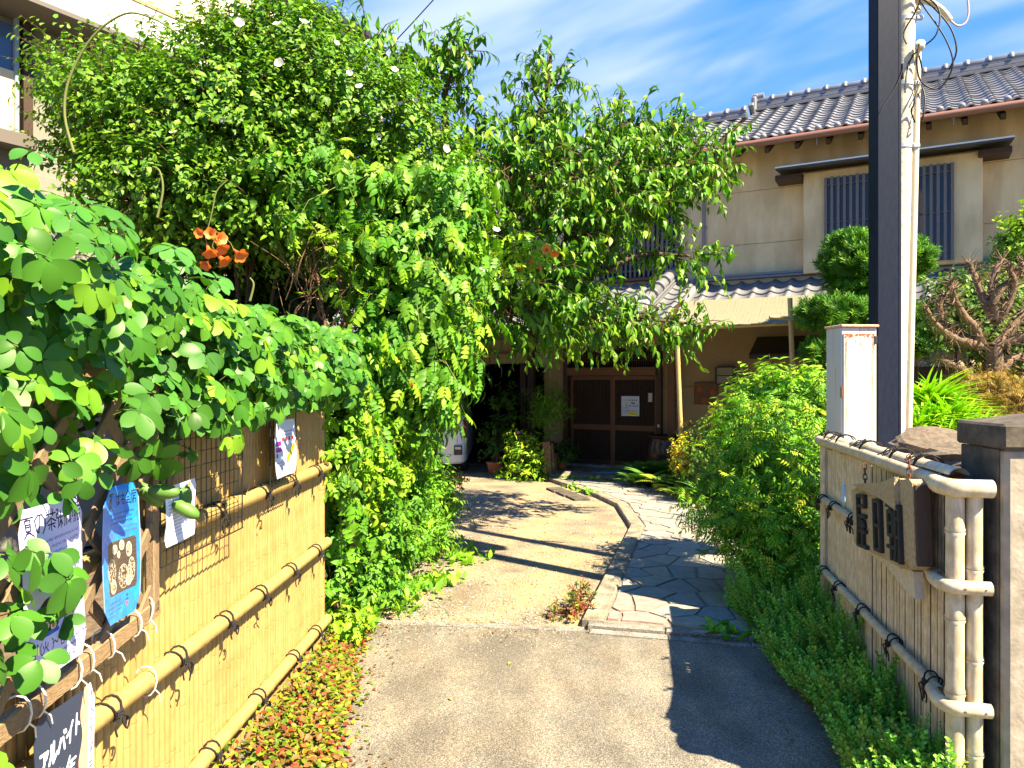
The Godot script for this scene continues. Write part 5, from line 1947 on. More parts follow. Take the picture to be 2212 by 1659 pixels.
# ---------------------------------------------------------------- car, entrance things, awning
func car() -> void:
	var root := thing("white_car", "white small hatchback parked tail outwards in front of the garage mouth", "car", Vector3(-1.56, 0, -13.15), 0.0)
	var levels := [[0.17, 0.69, 0.07], [0.22, 0.725, 0.02], [0.38, 0.745, 0.0], [0.62, 0.75, 0.0], [0.80, 0.74, 0.03], [0.93, 0.72, 0.07], [1.0, 0.70, 0.11], [1.2, 0.655, 0.2], [1.38, 0.61, 0.31], [1.47, 0.56, 0.45], [1.5, 0.4, 0.7]]
	var shell := func(h0: float, h1: float, a0: float, a1: float, puff: float) -> Geo:
		var g := Geo.new()
		var n := 28
		var rows := 10
		for j in rows + 1:
			var h := lerpf(h0, h1, float(j) / rows)
			var k := 0
			while k < levels.size() - 2 and levels[k + 1][0] < h:
				k += 1
			var t := clampf((h - levels[k][0]) / (levels[k + 1][0] - levels[k][0]), 0, 1)
			var w: float = lerpf(levels[k][1], levels[k + 1][1], t)
			var z0: float = -lerpf(levels[k][2], levels[k + 1][2], t)
			var z1 := -3.35 + (0.9 if h > 0.95 else 0.0) * clampf((h - 0.95) / 0.4, 0, 1) + (0.15 if h < 0.5 else 0.0)
			var mid := (z0 + z1) / 2
			var hl := (z0 - z1) / 2
			for i in n + 1:
				var a := lerpf(a0, a1, float(i) / n)
				var c := cos(a)
				var s := sin(a)
				var e := 0.22
				var x := signf(c) * pow(absf(c), e) * (w + puff)
				var z := mid + signf(s) * pow(absf(s), e * 0.55) * (hl + puff)
				g.vert(Vector3(x, h, z), Vector3(signf(c) * pow(absf(c), 2.0 - e), 0.12 + maxf(0, h - 0.9) * 0.5, signf(s) * pow(absf(s), 2.0 - e)).normalized())
		for j in rows:
			for i in n:
				var a := j * (n + 1) + i
				g.tri(a, a + 1, a + n + 2)
				g.tri(a, a + n + 2, a + n + 1)
		return g
	var paint := mat("car_white", lin(0.78, 0.78, 0.76), 0.25)
	paint.clearcoat_enabled = true
	var body := Geo.new()
	for r in [[0.17, 0.6], [0.6, 1.0], [1.0, 1.5]]:
		var s: Geo = shell.call(r[0], r[1], 0.0, TAU, 0.0)
		var first := body.p.size()
		for k in s.p.size():
			body.vert(s.p[k], s.n[k])
		for k in s.i:
			body.i.push_back(first + k)
	body.box(Vector3(0, 1.5, -1.6), Vector3(0.8, 0.02, 1.9), 0.008)
	part("body", body, paint, root)
	part("rear_window", shell.call(1.03, 1.36, PI * 0.28, PI * 0.72, 0.006), mats.glass_dark, root)
	part("side_window", shell.call(1.03, 1.36, -PI * 0.2, PI * 0.2, 0.006), mats.glass_dark, root)
	part("tail_light", shell.call(0.62, 0.95, PI * 0.12, PI * 0.235, 0.008), mat("tail_red", lin(0.5, 0.02, 0.02), 0.15), root)
	part("tail_light", shell.call(0.62, 0.95, PI * 0.765, PI * 0.88, 0.008), mats.tail_red, root)
	part("bumper", shell.call(0.2, 0.34, 0.05, PI - 0.05, 0.015), paint, root)
	for q in [[0.6, "recess"], [-0.6, "recess"]]:
		part("fog_light", boxes([[Vector3(q[0], 0.42, 0.012), Vector3(0.15, 0.17, 0.03)]], 0.012), mats.metal_black, root)
		part("reflector", boxes([[Vector3(q[0], 0.46, 0.026), Vector3(0.11, 0.05, 0.02)]], 0.008), mat("reflector_grey", lin(0.55, 0.55, 0.57), 0.2), root)
	var np := sheet(110, 56, Color(0.92, 0.92, 0.86))
	write(np, "03-", Vector2(20, 22), Vector2(18, 26), 2.4, Color(0.1, 0.25, 0.15))
	part("number_plate", boxes([[Vector3(0, 0.5, 0.02), Vector3(0.33, 0.165, 0.01)]]), print_mat("car_plate", np, 0.4), root)
	for x in [-0.66, 0.66]:
		for z in [-0.55, -2.85]:
			var w := Geo.new()
			w.lathe([Vector2(0.0, -0.07), Vector2(0.25, -0.07), Vector2(0.275, -0.05), Vector2(0.28, 0.0), Vector2(0.275, 0.05), Vector2(0.25, 0.07), Vector2(0.0, 0.07)], 20)
			var t := part("wheel", w, mat("tyre", lin(0.02, 0.02, 0.02), 0.9), root, Vector3(x, 0.28, z), Vector3(0, 0, PI / 2))
			var rim := Geo.new()
			rim.lathe([Vector2(0.0, 0.076), Vector2(0.17, 0.074), Vector2(0.18, 0.06)], 16)
			part("rim", rim, mats.reflector_grey, t)


func pot(called: String, label: String, where: Vector3, r: float, h: float, m: Material) -> Node3D:
	var o := thing(called, label, "flower pot", where)
	var g := Geo.new()
	g.lathe([Vector2(0.001, 0.0), Vector2(r * 0.68, 0.0), Vector2(r * 0.92, h * 0.85), Vector2(r, h * 0.86), Vector2(r, h), Vector2(r * 0.88, h), Vector2(r * 0.84, h * 0.8), Vector2(0.001, h * 0.8)], 18)
	part("bowl", g, m, o)
	var s := Geo.new()
	s.lathe([Vector2(r * 0.86, h * 0.82), Vector2(0.001, h * 0.86)], 14)
	part("soil", s, mats.soil, o)
	return o


func bush(called: String, label: String, category: String, blobs: Array, o: Dictionary, shapes: Array, m: Material, foot: Vector3, singles := 0, stems := 5, stem_m: Material = null, r0 := 0.02) -> Node3D:
	var root := plant(called, label, category, foot)
	var l := Leaves.new()
	var wood := Geo.new()
	grow(l, wood, blobs, o)
	var stem := Geo.new()
	for k in stems:
		var b := pick_blob(blobs)
		var a := foot + Vector3(rf(-0.06, 0.06), -0.02, rf(-0.06, 0.06))
		var e: Vector3 = b[0] + rv() * b[1] * 0.5
		limb(stem, [a, a.lerp(e, 0.5) + Vector3(rf(-0.1, 0.1), 0.15 * a.distance_to(e), rf(-0.1, 0.1)), e], r0, r0 * 0.2, 5)
	var sm: Material = stem_m if stem_m else mats.twig_brown
	if stems > 0:
		part("stem", shift(stem, -foot), sm, root)
	if wood.p.size() > 0:
		var t := part("twigs", shift(wood, -foot), sm, root)
		t.set_meta("kind", "stuff")
	set_leaves(root, "foliage", shapes, m, into(root, l), singles)
	return root


func entrance() -> void:
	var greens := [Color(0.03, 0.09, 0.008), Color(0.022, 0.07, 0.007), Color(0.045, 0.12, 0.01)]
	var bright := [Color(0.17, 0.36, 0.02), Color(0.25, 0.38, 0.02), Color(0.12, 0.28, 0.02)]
	var leaf := blade(0.42, 0.9, 1.1, 0.25, 0.15, 4).mesh()
	var thin := blade(0.13, 0.8, 0.9, 0.4, 0.1, 4).mesh()
	# sunlit rose in a clay pot, with a pink bud
	var p := at(1130, 1032, 12.4)
	p.y = 0
	pot("clay_pot", "terracotta pot under the sunlit plant before the garage", p, 0.1, 0.13, mats.terracotta)
	var rose := bush("potted_rose", "sunlit bright green potted plant with a pink bud before the dark garage", "plant", [[p + Vector3(0, 0.38, 0.05), Vector3(0.27, 0.34, 0.24), 1.0], [p + Vector3(-0.1, 0.62, 0), Vector3(0.16, 0.2, 0.18), 0.5], [p + Vector3(0.2, 0.36, 0.1), Vector3(0.18, 0.3, 0.2), 0.5], [p + Vector3(0, 0.1, 0.2), Vector3(0.35, 0.1, 0.15), 0.5]], {"twigs": 210, "per": 6, "length": 0.22, "size": 0.1, "tones": bright, "shell": 0.6}, [leaf, thin], mats.small_leaf, p + Vector3(0, 0.1, 0), 0, 6)
	var bud := Geo.new()
	bud.lathe([Vector2(0.001, 0), Vector2(0.022, 0.012), Vector2(0.026, 0.035), Vector2(0.012, 0.055), Vector2(0.001, 0.058)], 8)
	part("bud", bud, mat("bud_pink", lin(0.6, 0.16, 0.3), 0.6), rose, Vector3(-0.08, 0.66, 0.05))
	# dark shrubs inside the garage mouth
	var q := at(1070, 1020, 13.1)
	q.y = 0
	pot("clay_pot", "terracotta pot in the shade at the garage mouth, left of the sunlit plant", q, 0.16, 0.22, mats.terracotta)
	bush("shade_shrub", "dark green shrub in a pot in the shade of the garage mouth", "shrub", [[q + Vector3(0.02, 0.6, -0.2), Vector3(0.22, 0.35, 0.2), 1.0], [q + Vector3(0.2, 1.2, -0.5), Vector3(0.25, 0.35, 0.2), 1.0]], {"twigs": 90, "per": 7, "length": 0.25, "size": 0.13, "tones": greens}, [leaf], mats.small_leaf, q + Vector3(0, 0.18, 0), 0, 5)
	# bamboo-like plant in a glazed pot on a stand
	var s := at(1181, 1026, 13.1)
	s.y = 0
	var st := thing("plant_stand", "low dark wooden stand under the glazed pot left of the door", "plant stand", s)
	part("top", boxes([[Vector3(0, 0.36, 0), Vector3(0.36, 0.04, 0.3)]], 0.006), mats.brown_wood, st)
	for x in [-0.15, 0.15]:
		for z in [-0.12, 0.12]:
			part("leg", boxes([[Vector3(x, 0.17, z), Vector3(0.04, 0.34, 0.04)]], 0.004), mats.brown_wood, st)
	pot("glazed_pot", "wide dark brown glazed pot left of the door", s + Vector3(0, 0.38, 0), 0.19, 0.17, mats.glaze_brown)
	bush("potted_bamboo", "tall feathery potted bamboo against the tan wall left of the door", "plant", [[s + Vector3(0, 1.0, 0), Vector3(0.22, 0.42, 0.2), 1.0], [s + Vector3(0.05, 1.25, 0), Vector3(0.3, 0.35, 0.22), 1.0]], {"twigs": 130, "per": 7, "length": 0.25, "size": 0.16, "tones": [Color(0.07, 0.19, 0.012), Color(0.1, 0.24, 0.02)], "droop": 0.5, "up": 0.9}, [thin], mats.small_leaf, s + Vector3(0, 0.5, 0), 0, 9, mats.twig_green, 0.008)
	# reddish plank leaning on the stand
	var plank := Geo.new()
	plank.box(Vector3(0, 0.3, 0), Vector3(0.13, 0.62, 0.03), 0.004)
	single("leaning_plank", plank, noisy("red_plank", lin(0.30, 0.10, 0.05), lin(0.5, 0.2, 0.10), 0.5, 0.7, 0.1, 0.03, 512, 0, 5, Vector3(6, 0.6, 6)), "wide reddish plank leaning beside the sunlit plant", "plank", at(1184, 1026, 12.6) * Vector3(1, 0, 1), Vector3(-0.12, 0, 0.05))
	plank = Geo.new()
	plank.box(Vector3(0, 0.29, 0), Vector3(0.045, 0.6, 0.03), 0.004)
	single("leaning_plank", plank, mats.brown_wood, "narrow darker strip leaning against the reddish plank", "plank", at(1197, 1026, 12.62) * Vector3(1, 0, 1), Vector3(-0.12, 0, 0.06))
	var t := at(1214, 1024, 13.2)
	t.y = 0.07
	pot("clay_pot", "small terracotta pot on the porch left of the door", t, 0.11, 0.16, mats.terracotta)
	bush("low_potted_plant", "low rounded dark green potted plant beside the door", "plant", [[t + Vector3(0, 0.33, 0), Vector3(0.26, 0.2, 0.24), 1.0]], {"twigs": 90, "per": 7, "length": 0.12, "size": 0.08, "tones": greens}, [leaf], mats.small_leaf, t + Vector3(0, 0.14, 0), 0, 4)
	# big dark jar by the pillar
	var j := thing("water_jar", "large dark glazed jar standing between the door and the pillar", "jar", at(1432, 1010, 12.75) * Vector3(1, 0, 1))
	var jg := Geo.new()
	jg.lathe([Vector2(0.001, 0), Vector2(0.17, 0), Vector2(0.27, 0.2), Vector2(0.3, 0.42), Vector2(0.26, 0.6), Vector2(0.24, 0.66), Vector2(0.28, 0.69), Vector2(0.28, 0.72), Vector2(0.22, 0.71), Vector2(0.22, 0.6), Vector2(0.001, 0.58)], 24)
	part("bowl", jg, mats.glaze_brown, j)
	# thin mats lying on the porch
	single("blue_mat", boxes([[Vector3.ZERO, Vector3(0.6, 0.012, 0.16)]], 0.004), mat("mat_blue", lin(0.05, 0.35, 0.5), 0.7), "flat turquoise strip lying on the porch before the door", "mat", at(1316, 1028, 12.7) * Vector3(1, 0, 1) + Vector3(0, 0.078, 0), Vector3(0, -0.35, 0))
	single("red_mat", boxes([[Vector3.ZERO, Vector3(0.34, 0.012, 0.13)]], 0.004), mat("mat_red", lin(0.2, 0.04, 0.025), 0.8), "flat dark red strip lying left of the turquoise one", "mat", at(1278, 1025, 12.85) * Vector3(1, 0, 1) + Vector3(0, 0.078, 0), Vector3(0, -0.35, 0))


func awning() -> void:
	var turn := atan2(-0.475, 0.88)
	var root := thing("reed_awning", "sagging grey green reed awning on bamboo poles before the lower roof", "awning", Vector3(1.104, 0, -13.96), turn)
	var inv := root.transform.affine_inverse()
	var mat_ := noisy("reed", lin(0.13, 0.13, 0.08), lin(0.27, 0.265, 0.18), 0.5, 0.95, 0.2, 0.03, 512, 0, 5, Vector3(3, 3, 9))
	# strips of reed, side by side from the roof down to the rail
	for k in 36:
		var s := 2.55 + k * 0.058
		var g := Geo.new()
		var pts := []
		for j in 6:
			var q := j / 5.0
			pts.append(Vector3(s + 0.1 * q, lerpf(2.93, 2.43, q) - 0.05 * sin(PI * q) + rf(-0.003, 0.003), lerpf(1.0, 2.25 + rf(-0.02, 0.03), q)))
		var wide := Vector3(0.0285, 0, 0)
		for j in 5:
			for side in [1.0, -1.0]:
				var o := Vector3(0, 0.004 * side, 0)
				g.face([pts[j] - wide + o, pts[j] + wide + o, pts[j + 1] + wide + o, pts[j + 1] - wide + o], Vector3(0, side, 0.4 * side))
		g.face([pts[5] - wide + Vector3(0, 0.004, 0), pts[5] + wide + Vector3(0, 0.004, 0), pts[5] + wide - Vector3(0, 0.004, 0), pts[5] - wide - Vector3(0, 0.004, 0)], Vector3(0, 0, 1))
		part("reed_strip", g, mat_, root)
	var bm: Material = mats.real_bamboo
	var rail := part("bamboo_rail", culm(0.027, 2.3, [0.3, 0.7, 1.15, 1.6, 2.0], 10), bm, root)
	along(rail, Vector3(2.5, 2.4, 2.22), Vector3(4.78, 2.43, 2.2))
	var f1 := inv * (at(1476, 1010, 10.65) * Vector3(1, 0, 1))
	var t1 := inv * at(1462, 720, 10.65)
	var o := part("bamboo_post", culm(0.034, 2.36, [0.35, 0.75, 1.1, 1.5, 1.9, 2.2], 10), bm, root)
	along(o, f1, t1)
	var f2 := inv * (at(1722, 1010, 9.95) * Vector3(1, 0, 1))
	var t2 := inv * at(1706, 640, 9.95)
	o = part("bamboo_post", culm(0.033, 2.76, [0.3, 0.7, 1.1, 1.45, 1.75, 2.05, 2.45], 10), bm, root)
	along(o, f2, t2)
	o = part("bamboo_stub", culm(0.026, 0.38, [0.2], 10), bm, root)
	along(o, inv * at(1662, 685, 9.8), inv * at(1722, 689, 9.8))
	for k in 2:
		rope_tie(0.03, 40 + k, mats.rope_black, root, [Vector3(2.62, 2.4, 2.22), Vector3(4.5, 2.43, 2.2)][k])
	# a small orchid tied to the near post
	var ob := at(1482, 925, 10.6)
	bush("tied_orchid", "tiny plant tied to the leaning bamboo post", "plant", [[ob, Vector3(0.1, 0.08, 0.08), 1.0]], {"twigs": 14, "per": 4, "length": 0.1, "size": 0.09, "tones": [Color(0.06, 0.12, 0.015), Color(0.14, 0.1, 0.03)]}, [blade(0.3, 0.9, 1.0, 0.3, 0.1, 4).mesh()], mats.small_leaf, ob, 0, 0)


# ---------------------------------------------------------------- plants
func plants_left() -> void:
	akebia()
	sharon()
	trumpet()
	undergrowth()


func akebia() -> void:
	var foot := Vector3(-1.45, 0, -2.2)
	var root := plant("akebia_vine", "large rounded leaf vine smothering the trellis and the top of the yellow fence", "vine", foot)
	var l := Leaves.new()
	var petioles := Geo.new()
	var wood := Geo.new()
	var blobs := []
	var d := 1.25
	while d < 5.0:
		var top := lerpf(1.92, 1.66, clampf((d - 2.0) / 1.6, 0, 1))
		var x := -1.29 + 0.0276 * d
		var near := clampf((3.1 - d) / 0.6, 0.0, 1.0)
		blobs.append([Vector3(x, lerpf(1.76, top - 0.08, near), -d), Vector3(0.22, lerpf(0.17, 0.26, near), 0.3), lerpf(0.7, 1.0, near)])
		blobs.append([Vector3(x + 0.06, lerpf(1.62, 1.53, near), -d), Vector3(0.2, lerpf(0.09, 0.16, near), 0.25), 0.4])
		d += 0.27
	# it trails to the ground at its near end
	for q in [[1.48, 1.25, 0.1], [1.45, 0.98, 0.06], [1.42, 0.75, 0.08], [1.46, 0.5, 0.08], [1.74, 1.16, 0.02], [1.78, 1.02, 0.02]]:
		blobs.append([Vector3(-1.12, q[1], -q[0]), Vector3(q[2], 0.16, q[2] + 0.05), 0.1 + q[2]])
	blobs.append([Vector3(-1.25, 1.95, -1.75), Vector3(0.25, 0.22, 0.4), 0.6])
	var tones := [Color(0.052, 0.165, 0.018), Color(0.045, 0.14, 0.02), Color(0.075, 0.2, 0.018), Color(0.06, 0.18, 0.03)]
	var young := [Color(0.13, 0.28, 0.02), Color(0.17, 0.32, 0.025)]
	for k in 1750:
		var b := pick_blob(blobs)
		var got := inside(b, 0.4)
		var p: Vector3 = got[0]
		var out: Vector3 = got[1]
		if p.x > -1.18 and out.x < 0.0 and rng.randf() < 0.6:
			continue
		# one hand of leaflets on its stalk
		var stalk := (out + Vector3(0.35, 0.25, 0.2) + rv() * 0.5).normalized()
		var heart := p + stalk * rf(0.03, 0.08)
		petioles.tube([p, p.lerp(heart, 0.5) + Vector3(0, 0.01, 0), heart], [0.0022, 0.0015], 3, false)
		var face := (Vector3(0.55, 0.7, 0.35) + out * 0.6 + rv() * 0.55).normalized()
		var side := face.cross(rv()).normalized()
		var fwd := side.cross(face).normalized()
		if fwd.y > 0.25:
			fwd = -fwd
			side = -side
		var base := tone(young if rng.randf() < 0.14 else tones)
		var n := 5 if rng.randf() < 0.7 else 3
		var size := rf(0.048, 0.082)
		for j in n:
			var a := (j - (n - 1) / 2.0) * (1.05 if n == 5 else 1.35) + rf(-0.12, 0.12)
			var dir := fwd * cos(a) + side * sin(a) + Vector3.DOWN * 0.28
			l.add(aim(dir, face + rv() * 0.22, heart + dir * 0.008, size * (1.0 - 0.18 * absf(a) / 2.0)), base * rf(0.86, 1.14))
	# bare curling shoots above the hedge
	for q in [[[340, 470], [352, 410], [345, 370], [330, 360]], [[540, 650], [548, 615], [540, 600]], [[160, 330], [140, 250], [150, 170], [200, 80], [270, 30], [330, 40], [380, 70]]]:
		var pts := []
		for e in q:
			pts.append(at(e[0], e[1], 2.7 if q[0][0] < 300 else 3.0))
		petioles.tube(curve(pts, 5), tapered((pts.size() - 1) * 5 + 1, 0.0055, 0.003), 6)
	# woody coils inside
	for k in 26:
		var z := rf(1.3, 4.6)
		var pts := [Vector3(-1.34, rf(0.7, 1.3) if z < 1.9 else 1.45, -z)]
		for j in 5:
			var q: Vector3 = pts[-1] + Vector3(rf(-0.06, 0.07), rf(-0.1, 0.2), rf(-0.22, 0.2))
			pts.append(Vector3(minf(q.x, -1.24), clampf(q.y, 0.6 if q.z > -2.0 else 1.42, 1.8), q.z))
		limb(wood, pts, rf(0.006, 0.014), 0.003, 5)
	part("vine_wood", shift(wood, -foot), mats.bark_dark, root).set_meta("kind", "stuff")
	part("leaf_stalks", shift(petioles, -foot), mats.twig_green, root).set_meta("kind", "stuff")
	# fat green seed pods
	var pod := Geo.new()
	pod.lathe([Vector2(0.001, 0), Vector2(0.012, 0.004), Vector2(0.021, 0.02), Vector2(0.024, 0.045), Vector2(0.022, 0.07), Vector2(0.013, 0.088), Vector2(0.001, 0.094)], 10)
	var pm := pod.mesh()
	for q in [[372, 1085, 1.0, 2.55], [385, 1052, 0.15, 2.6], [402, 1050, -0.2, 2.62], [320, 1060, 1.5, 2.4], [405, 1090, -1.4, 2.6], [300, 1045, 0.7, 2.4]]:
		var o := part("seed_pod", pm, mat("pod_green", lin(0.09, 0.2, 0.03), 0.5), root, at(q[0], q[1], q[3] * 0.96) - foot, Vector3(0.3, 0, PI + q[2]))
		o.scale = Vector3(1, 1.05, 1)
	var shapes := [blade(0.7, 1.25, 0.58, 0.16, 0.1, 7).mesh(), blade(0.76, 1.2, 0.56, 0.24, 0.14, 7).mesh(), blade(0.62, 1.15, 0.62, 0.1, 0.06, 7).mesh()]
	set_leaves(root, "foliage", shapes, mats.akebia_leaf, into(root, l), 300)


func sharon() -> void:
	# tall dense shrub with white flowers, upper left
	var foot := Vector3(-2.1, 0, -6.2)
	var root := plant("white_flowered_shrub", "huge dense shrub of small leaves dotted with white flowers, before the white building", "shrub", foot)
	var l := Leaves.new()
	var wood := Geo.new()
	var blobs := [
		px_blob(300, 225, 6.0, 85, 45, 0.5), px_blob(480, 160, 6.0, 115, 60, 0.6), px_blob(610, 150, 6.1, 150, 100, 0.6), px_blob(300, 260, 5.8, 160, 110, 0.7), px_blob(500, 290, 5.8, 200, 150, 0.8),
		px_blob(720, 270, 6.1, 170, 150, 0.8), px_blob(850, 330, 6.3, 130, 150, 0.7), px_blob(620, 450, 5.9, 200, 120, 0.8), px_blob(380, 430, 5.6, 170, 100, 0.7), px_blob(800, 470, 6.2, 150, 110, 0.7),
		px_blob(215, 215, 6.1, 50, 45, 0.35), px_blob(255, 330, 5.8, 75, 85, 0.5), px_blob(960, 420, 6.5, 80, 110, 0.5), px_blob(640, 90, 6.3, 110, 50, 0.5),
	]
	var o := {"twigs": 7600, "per": 7, "length": 0.24, "size": 0.062, "tones": [Color(0.075, 0.175, 0.012), Color(0.06, 0.145, 0.012), Color(0.1, 0.2, 0.014), Color(0.08, 0.185, 0.02)], "young": [Color(0.15, 0.26, 0.02), Color(0.12, 0.24, 0.02)], "shell": 0.36, "out": 1.0, "up": 0.5, "bare": 0.3, "droop": 0.35, "face_up": 0.9, "face_out": 0.7, "face_wild": 0.55, "twig": 0.004}
	grow(l, wood, blobs, o)
	# the hollow under the shrub, its deep shade put into darker leaf tones
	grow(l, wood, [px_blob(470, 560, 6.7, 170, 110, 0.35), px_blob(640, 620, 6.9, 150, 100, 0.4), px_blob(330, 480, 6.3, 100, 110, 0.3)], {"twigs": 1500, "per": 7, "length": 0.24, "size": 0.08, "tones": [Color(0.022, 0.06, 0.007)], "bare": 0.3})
	# loose sprays that break the outline
	var edge := [px_blob(190, 160, 6.0, 50, 40, 0.3), px_blob(310, 120, 6.0, 70, 30, 0.3), px_blob(520, 60, 6.0, 100, 25, 0.3), px_blob(150, 170, 6.0, 40, 50, 0.3), px_blob(170, 330, 5.8, 40, 60, 0.3), px_blob(600, 40, 6.2, 100, 30, 0.3)]
	o.twigs = 260
	o.length = 0.34
	o.bare = 1.0
	o.per = 9
	grow(l, wood, edge, o)
	var stem := Geo.new()
	for b in blobs:
		var a := foot + Vector3(rf(-0.35, 0.35), 0, rf(-0.25, 0.25))
		limb(stem, [a, a.lerp(b[0], 0.45) + Vector3(rf(-0.2, 0.2), 0.3, rf(-0.2, 0.2)), b[0]], 0.035, 0.009, 6)
	part("stems", shift(stem, -foot), mats.bark_dark, root)
	part("twigs", shift(wood, -foot), mats.twig_brown, root).set_meta("kind", "stuff")
	set_leaves(root, "foliage", [blade(0.55, 0.75, 0.9, 0.2, 0.16, 4, null, Transform3D(), 0.35).mesh(), blade(0.6, 0.8, 1.0, 0.3, 0.2, 4, null, Transform3D(), 0.3).mesh()], mats.small_leaf, into(root, l))
	# white flowers: five petals round a yellow column
	var petal := Geo.new()
	for k in 5:
		var a := TAU * k / 5
		blade(0.85, 1.3, 0.55, -0.28, 0.1, 4, petal, aim(Vector3(cos(a), sin(a), 0.35), Vector3(-cos(a) * 0.4, -sin(a) * 0.4, 1), Vector3.ZERO, 0.05))
	var ps := petal.mesh()
	var white := mat("petal_white", lin(0.8, 0.78, 0.76), 0.6)
	white.backlight_enabled = true
	white.backlight = Color(0.6, 0.6, 0.55)
	var core := Geo.new()
	core.lathe([Vector2(0.004, 0), Vector2(0.005, 0.02), Vector2(0.001, 0.026)], 6)
	var cs := core.mesh()
	for q in [[875, 185], [985, 178], [950, 300], [945, 343], [1112, 372], [840, 110], [760, 60], [700, 160], [1040, 255], [1150, 450], [1240, 578], [1200, 680], [30, 665], [290, 425], [900, 220], [600, 60], [1000, 265], [560, 305], [435, 335], [695, 65], [955, 270]]:
		var x: float = q[0] * 0.864
		var y: float = q[1] * 0.864
		var f := part("flower", ps, white, root, at(x, y, 5.35 if x < 800 else 5.8) - foot)
		f.rotation = Vector3(rf(-1.0, 0.2), rf(-0.3, 1.0), rf(0, 3))
		f.scale = Vector3.ONE * rf(0.6, 0.95)
		part("flower_centre", cs, mat("pollen", lin(0.6, 0.5, 0.15), 0.7), f, Vector3.ZERO, Vector3(PI / 2, 0, 0))


func trumpet() -> void:
	var foot := Vector3(-1.25, 0, -5.5)
	var root := plant("trumpet_vine", "trumpet vine of hanging toothed compound leaves with orange flowers beside the fence end", "vine", foot)
	var l := Leaves.new()
	var wood := Geo.new()
	var blobs := [
		px_blob(850, 545, 5.5, 75, 60, 0.4), px_blob(890, 640, 5.6, 100, 90, 0.45), px_blob(940, 550, 5.7, 100, 80, 0.45), px_blob(880, 760, 5.5, 100, 80, 0.4), px_blob(800, 830, 5.3, 90, 80, 0.4),
		px_blob(765, 760, 5.0, 55, 35, 0.3), px_blob(750, 410, 5.5, 90, 40, 0.4), px_blob(975, 610, 6.0, 60, 60, 0.35), px_blob(740, 920, 5.0, 50, 90, 0.25), px_blob(850, 860, 5.5, 90, 70, 0.35), px_blob(650, 370, 5.6, 100, 40, 0.35), px_blob(920, 430, 5.8, 110, 80, 0.4),
		px_blob(730, 1050, 4.95, 45, 90, 0.25, 0.8),
	]
	var tones := [Color(0.065, 0.185, 0.012), Color(0.05, 0.15, 0.012), Color(0.09, 0.22, 0.015)]
	grow(l, wood, blobs, {"twigs": 1000, "per": 4, "length": 0.3, "size": 0.21, "tones": tones, "young": [Color(0.17, 0.31, 0.02)], "shell": 0.5, "out": 0.9, "up": 0.1, "bow": 0.5, "droop": 1.0, "ahead": 0.5, "side": 0.6, "face_up": 0.6, "face_out": 0.9, "face_wild": 0.35, "bare": 0.4})
	# bright clump of young shoots round the orange flowers on the right
	grow(l, wood, [px_blob(1120, 575, 6.4, 65, 50, 0.25), px_blob(720, 560, 5.2, 30, 60, 0.2)], {"twigs": 46, "per": 4, "length": 0.2, "size": 0.13, "tones": [Color(0.2, 0.34, 0.02), Color(0.24, 0.36, 0.03)], "up": 0.6, "droop": 0.2, "bare": 0.8})
	var stem := Geo.new()
	for k in 16:
		var b: Array = blobs[k % blobs.size()]
		var a := Vector3(-1.3 + rf(-0.25, 0.25), 0, -5.3 + rf(-0.3, 0.5))
		limb(stem, [a, a + Vector3(rf(-0.2, 0.1), 0.8, rf(-0.1, 0.1)), a.lerp(b[0], 0.7) + Vector3(rf(-0.25, 0.1), 0.2, 0), b[0]], rf(0.012, 0.022), 0.006, 6)
	# the tangle of bare stems seen in the gap
	for k in 30:
		var a := at(rf(610, 740), rf(600, 720), rf(5.2, 5.6))
		limb(stem, [a, a + Vector3(rf(-0.1, 0.15), rf(0.1, 0.25), 0.05), a + Vector3(rf(-0.3, 0.4), rf(0.2, 0.5), 0.0)], rf(0.004, 0.009), 0.002, 5)
	part("stems", shift(stem, -foot), noisy("vine_bark", lin(0.09, 0.045, 0.02), lin(0.22, 0.12, 0.06), 0.3, 0.9, 0.3), root)
	part("twigs", shift(wood, -foot), mats.twig_green, root).set_meta("kind", "stuff")
	set_leaves(root, "foliage", [pinnate(3, 0.36, 0.5, 0.35, 0.3).mesh(), pinnate(4, 0.3, 0.52, 0.5, 0.3).mesh(), pinnate(3, 0.38, 0.48, 0.15, 0.3).mesh()], mats.small_leaf, into(root, l), 220, "compound_leaf")
	# orange trumpets: a flared tube cut into five lobes
	var tg := Geo.new()
	var n := 20
	var prof := [Vector2(0.004, 0), Vector2(0.007, 0.02), Vector2(0.012, 0.045), Vector2(0.02, 0.06), Vector2(0.033, 0.066)]
	for j in prof.size():
		for k in n + 1:
			var a := TAU * k / n
			var lobe := 1.0 + (0.28 * absf(cos(a * 2.5)) - 0.1 if j == 4 else (0.06 * absf(cos(a * 2.5)) if j == 3 else 0.0))
			tg.vert(Vector3(cos(a) * prof[j].x * lobe, prof[j].y, sin(a) * prof[j].x * lobe), Vector3(cos(a), -0.4 - 0.4 * j, sin(a)).normalized())
	for j in prof.size() - 1:
		for k in n:
			var a := j * (n + 1) + k
			tg.tri(a, a + 1, a + n + 2)
			tg.tri(a, a + n + 2, a + n + 1)
	var tm := tg.mesh()
	var orange := mat("petal_orange", lin(0.75, 0.22, 0.035), 0.5)
	orange.backlight_enabled = true
	orange.backlight = Color(0.8, 0.4, 0.15)
	var stalk := Geo.new()
	# near cluster hanging over the dark gap, from its own long shoot
	var shoot := []
	for q in [[560, 410], [535, 435], [525, 480], [515, 520]]:
		shoot.append(at(q[0] * 0.95 - 40, q[1] * 0.95, 4.0))
	stalk.tube(curve(shoot, 4), tapered(13, 0.005, 0.003), 5)
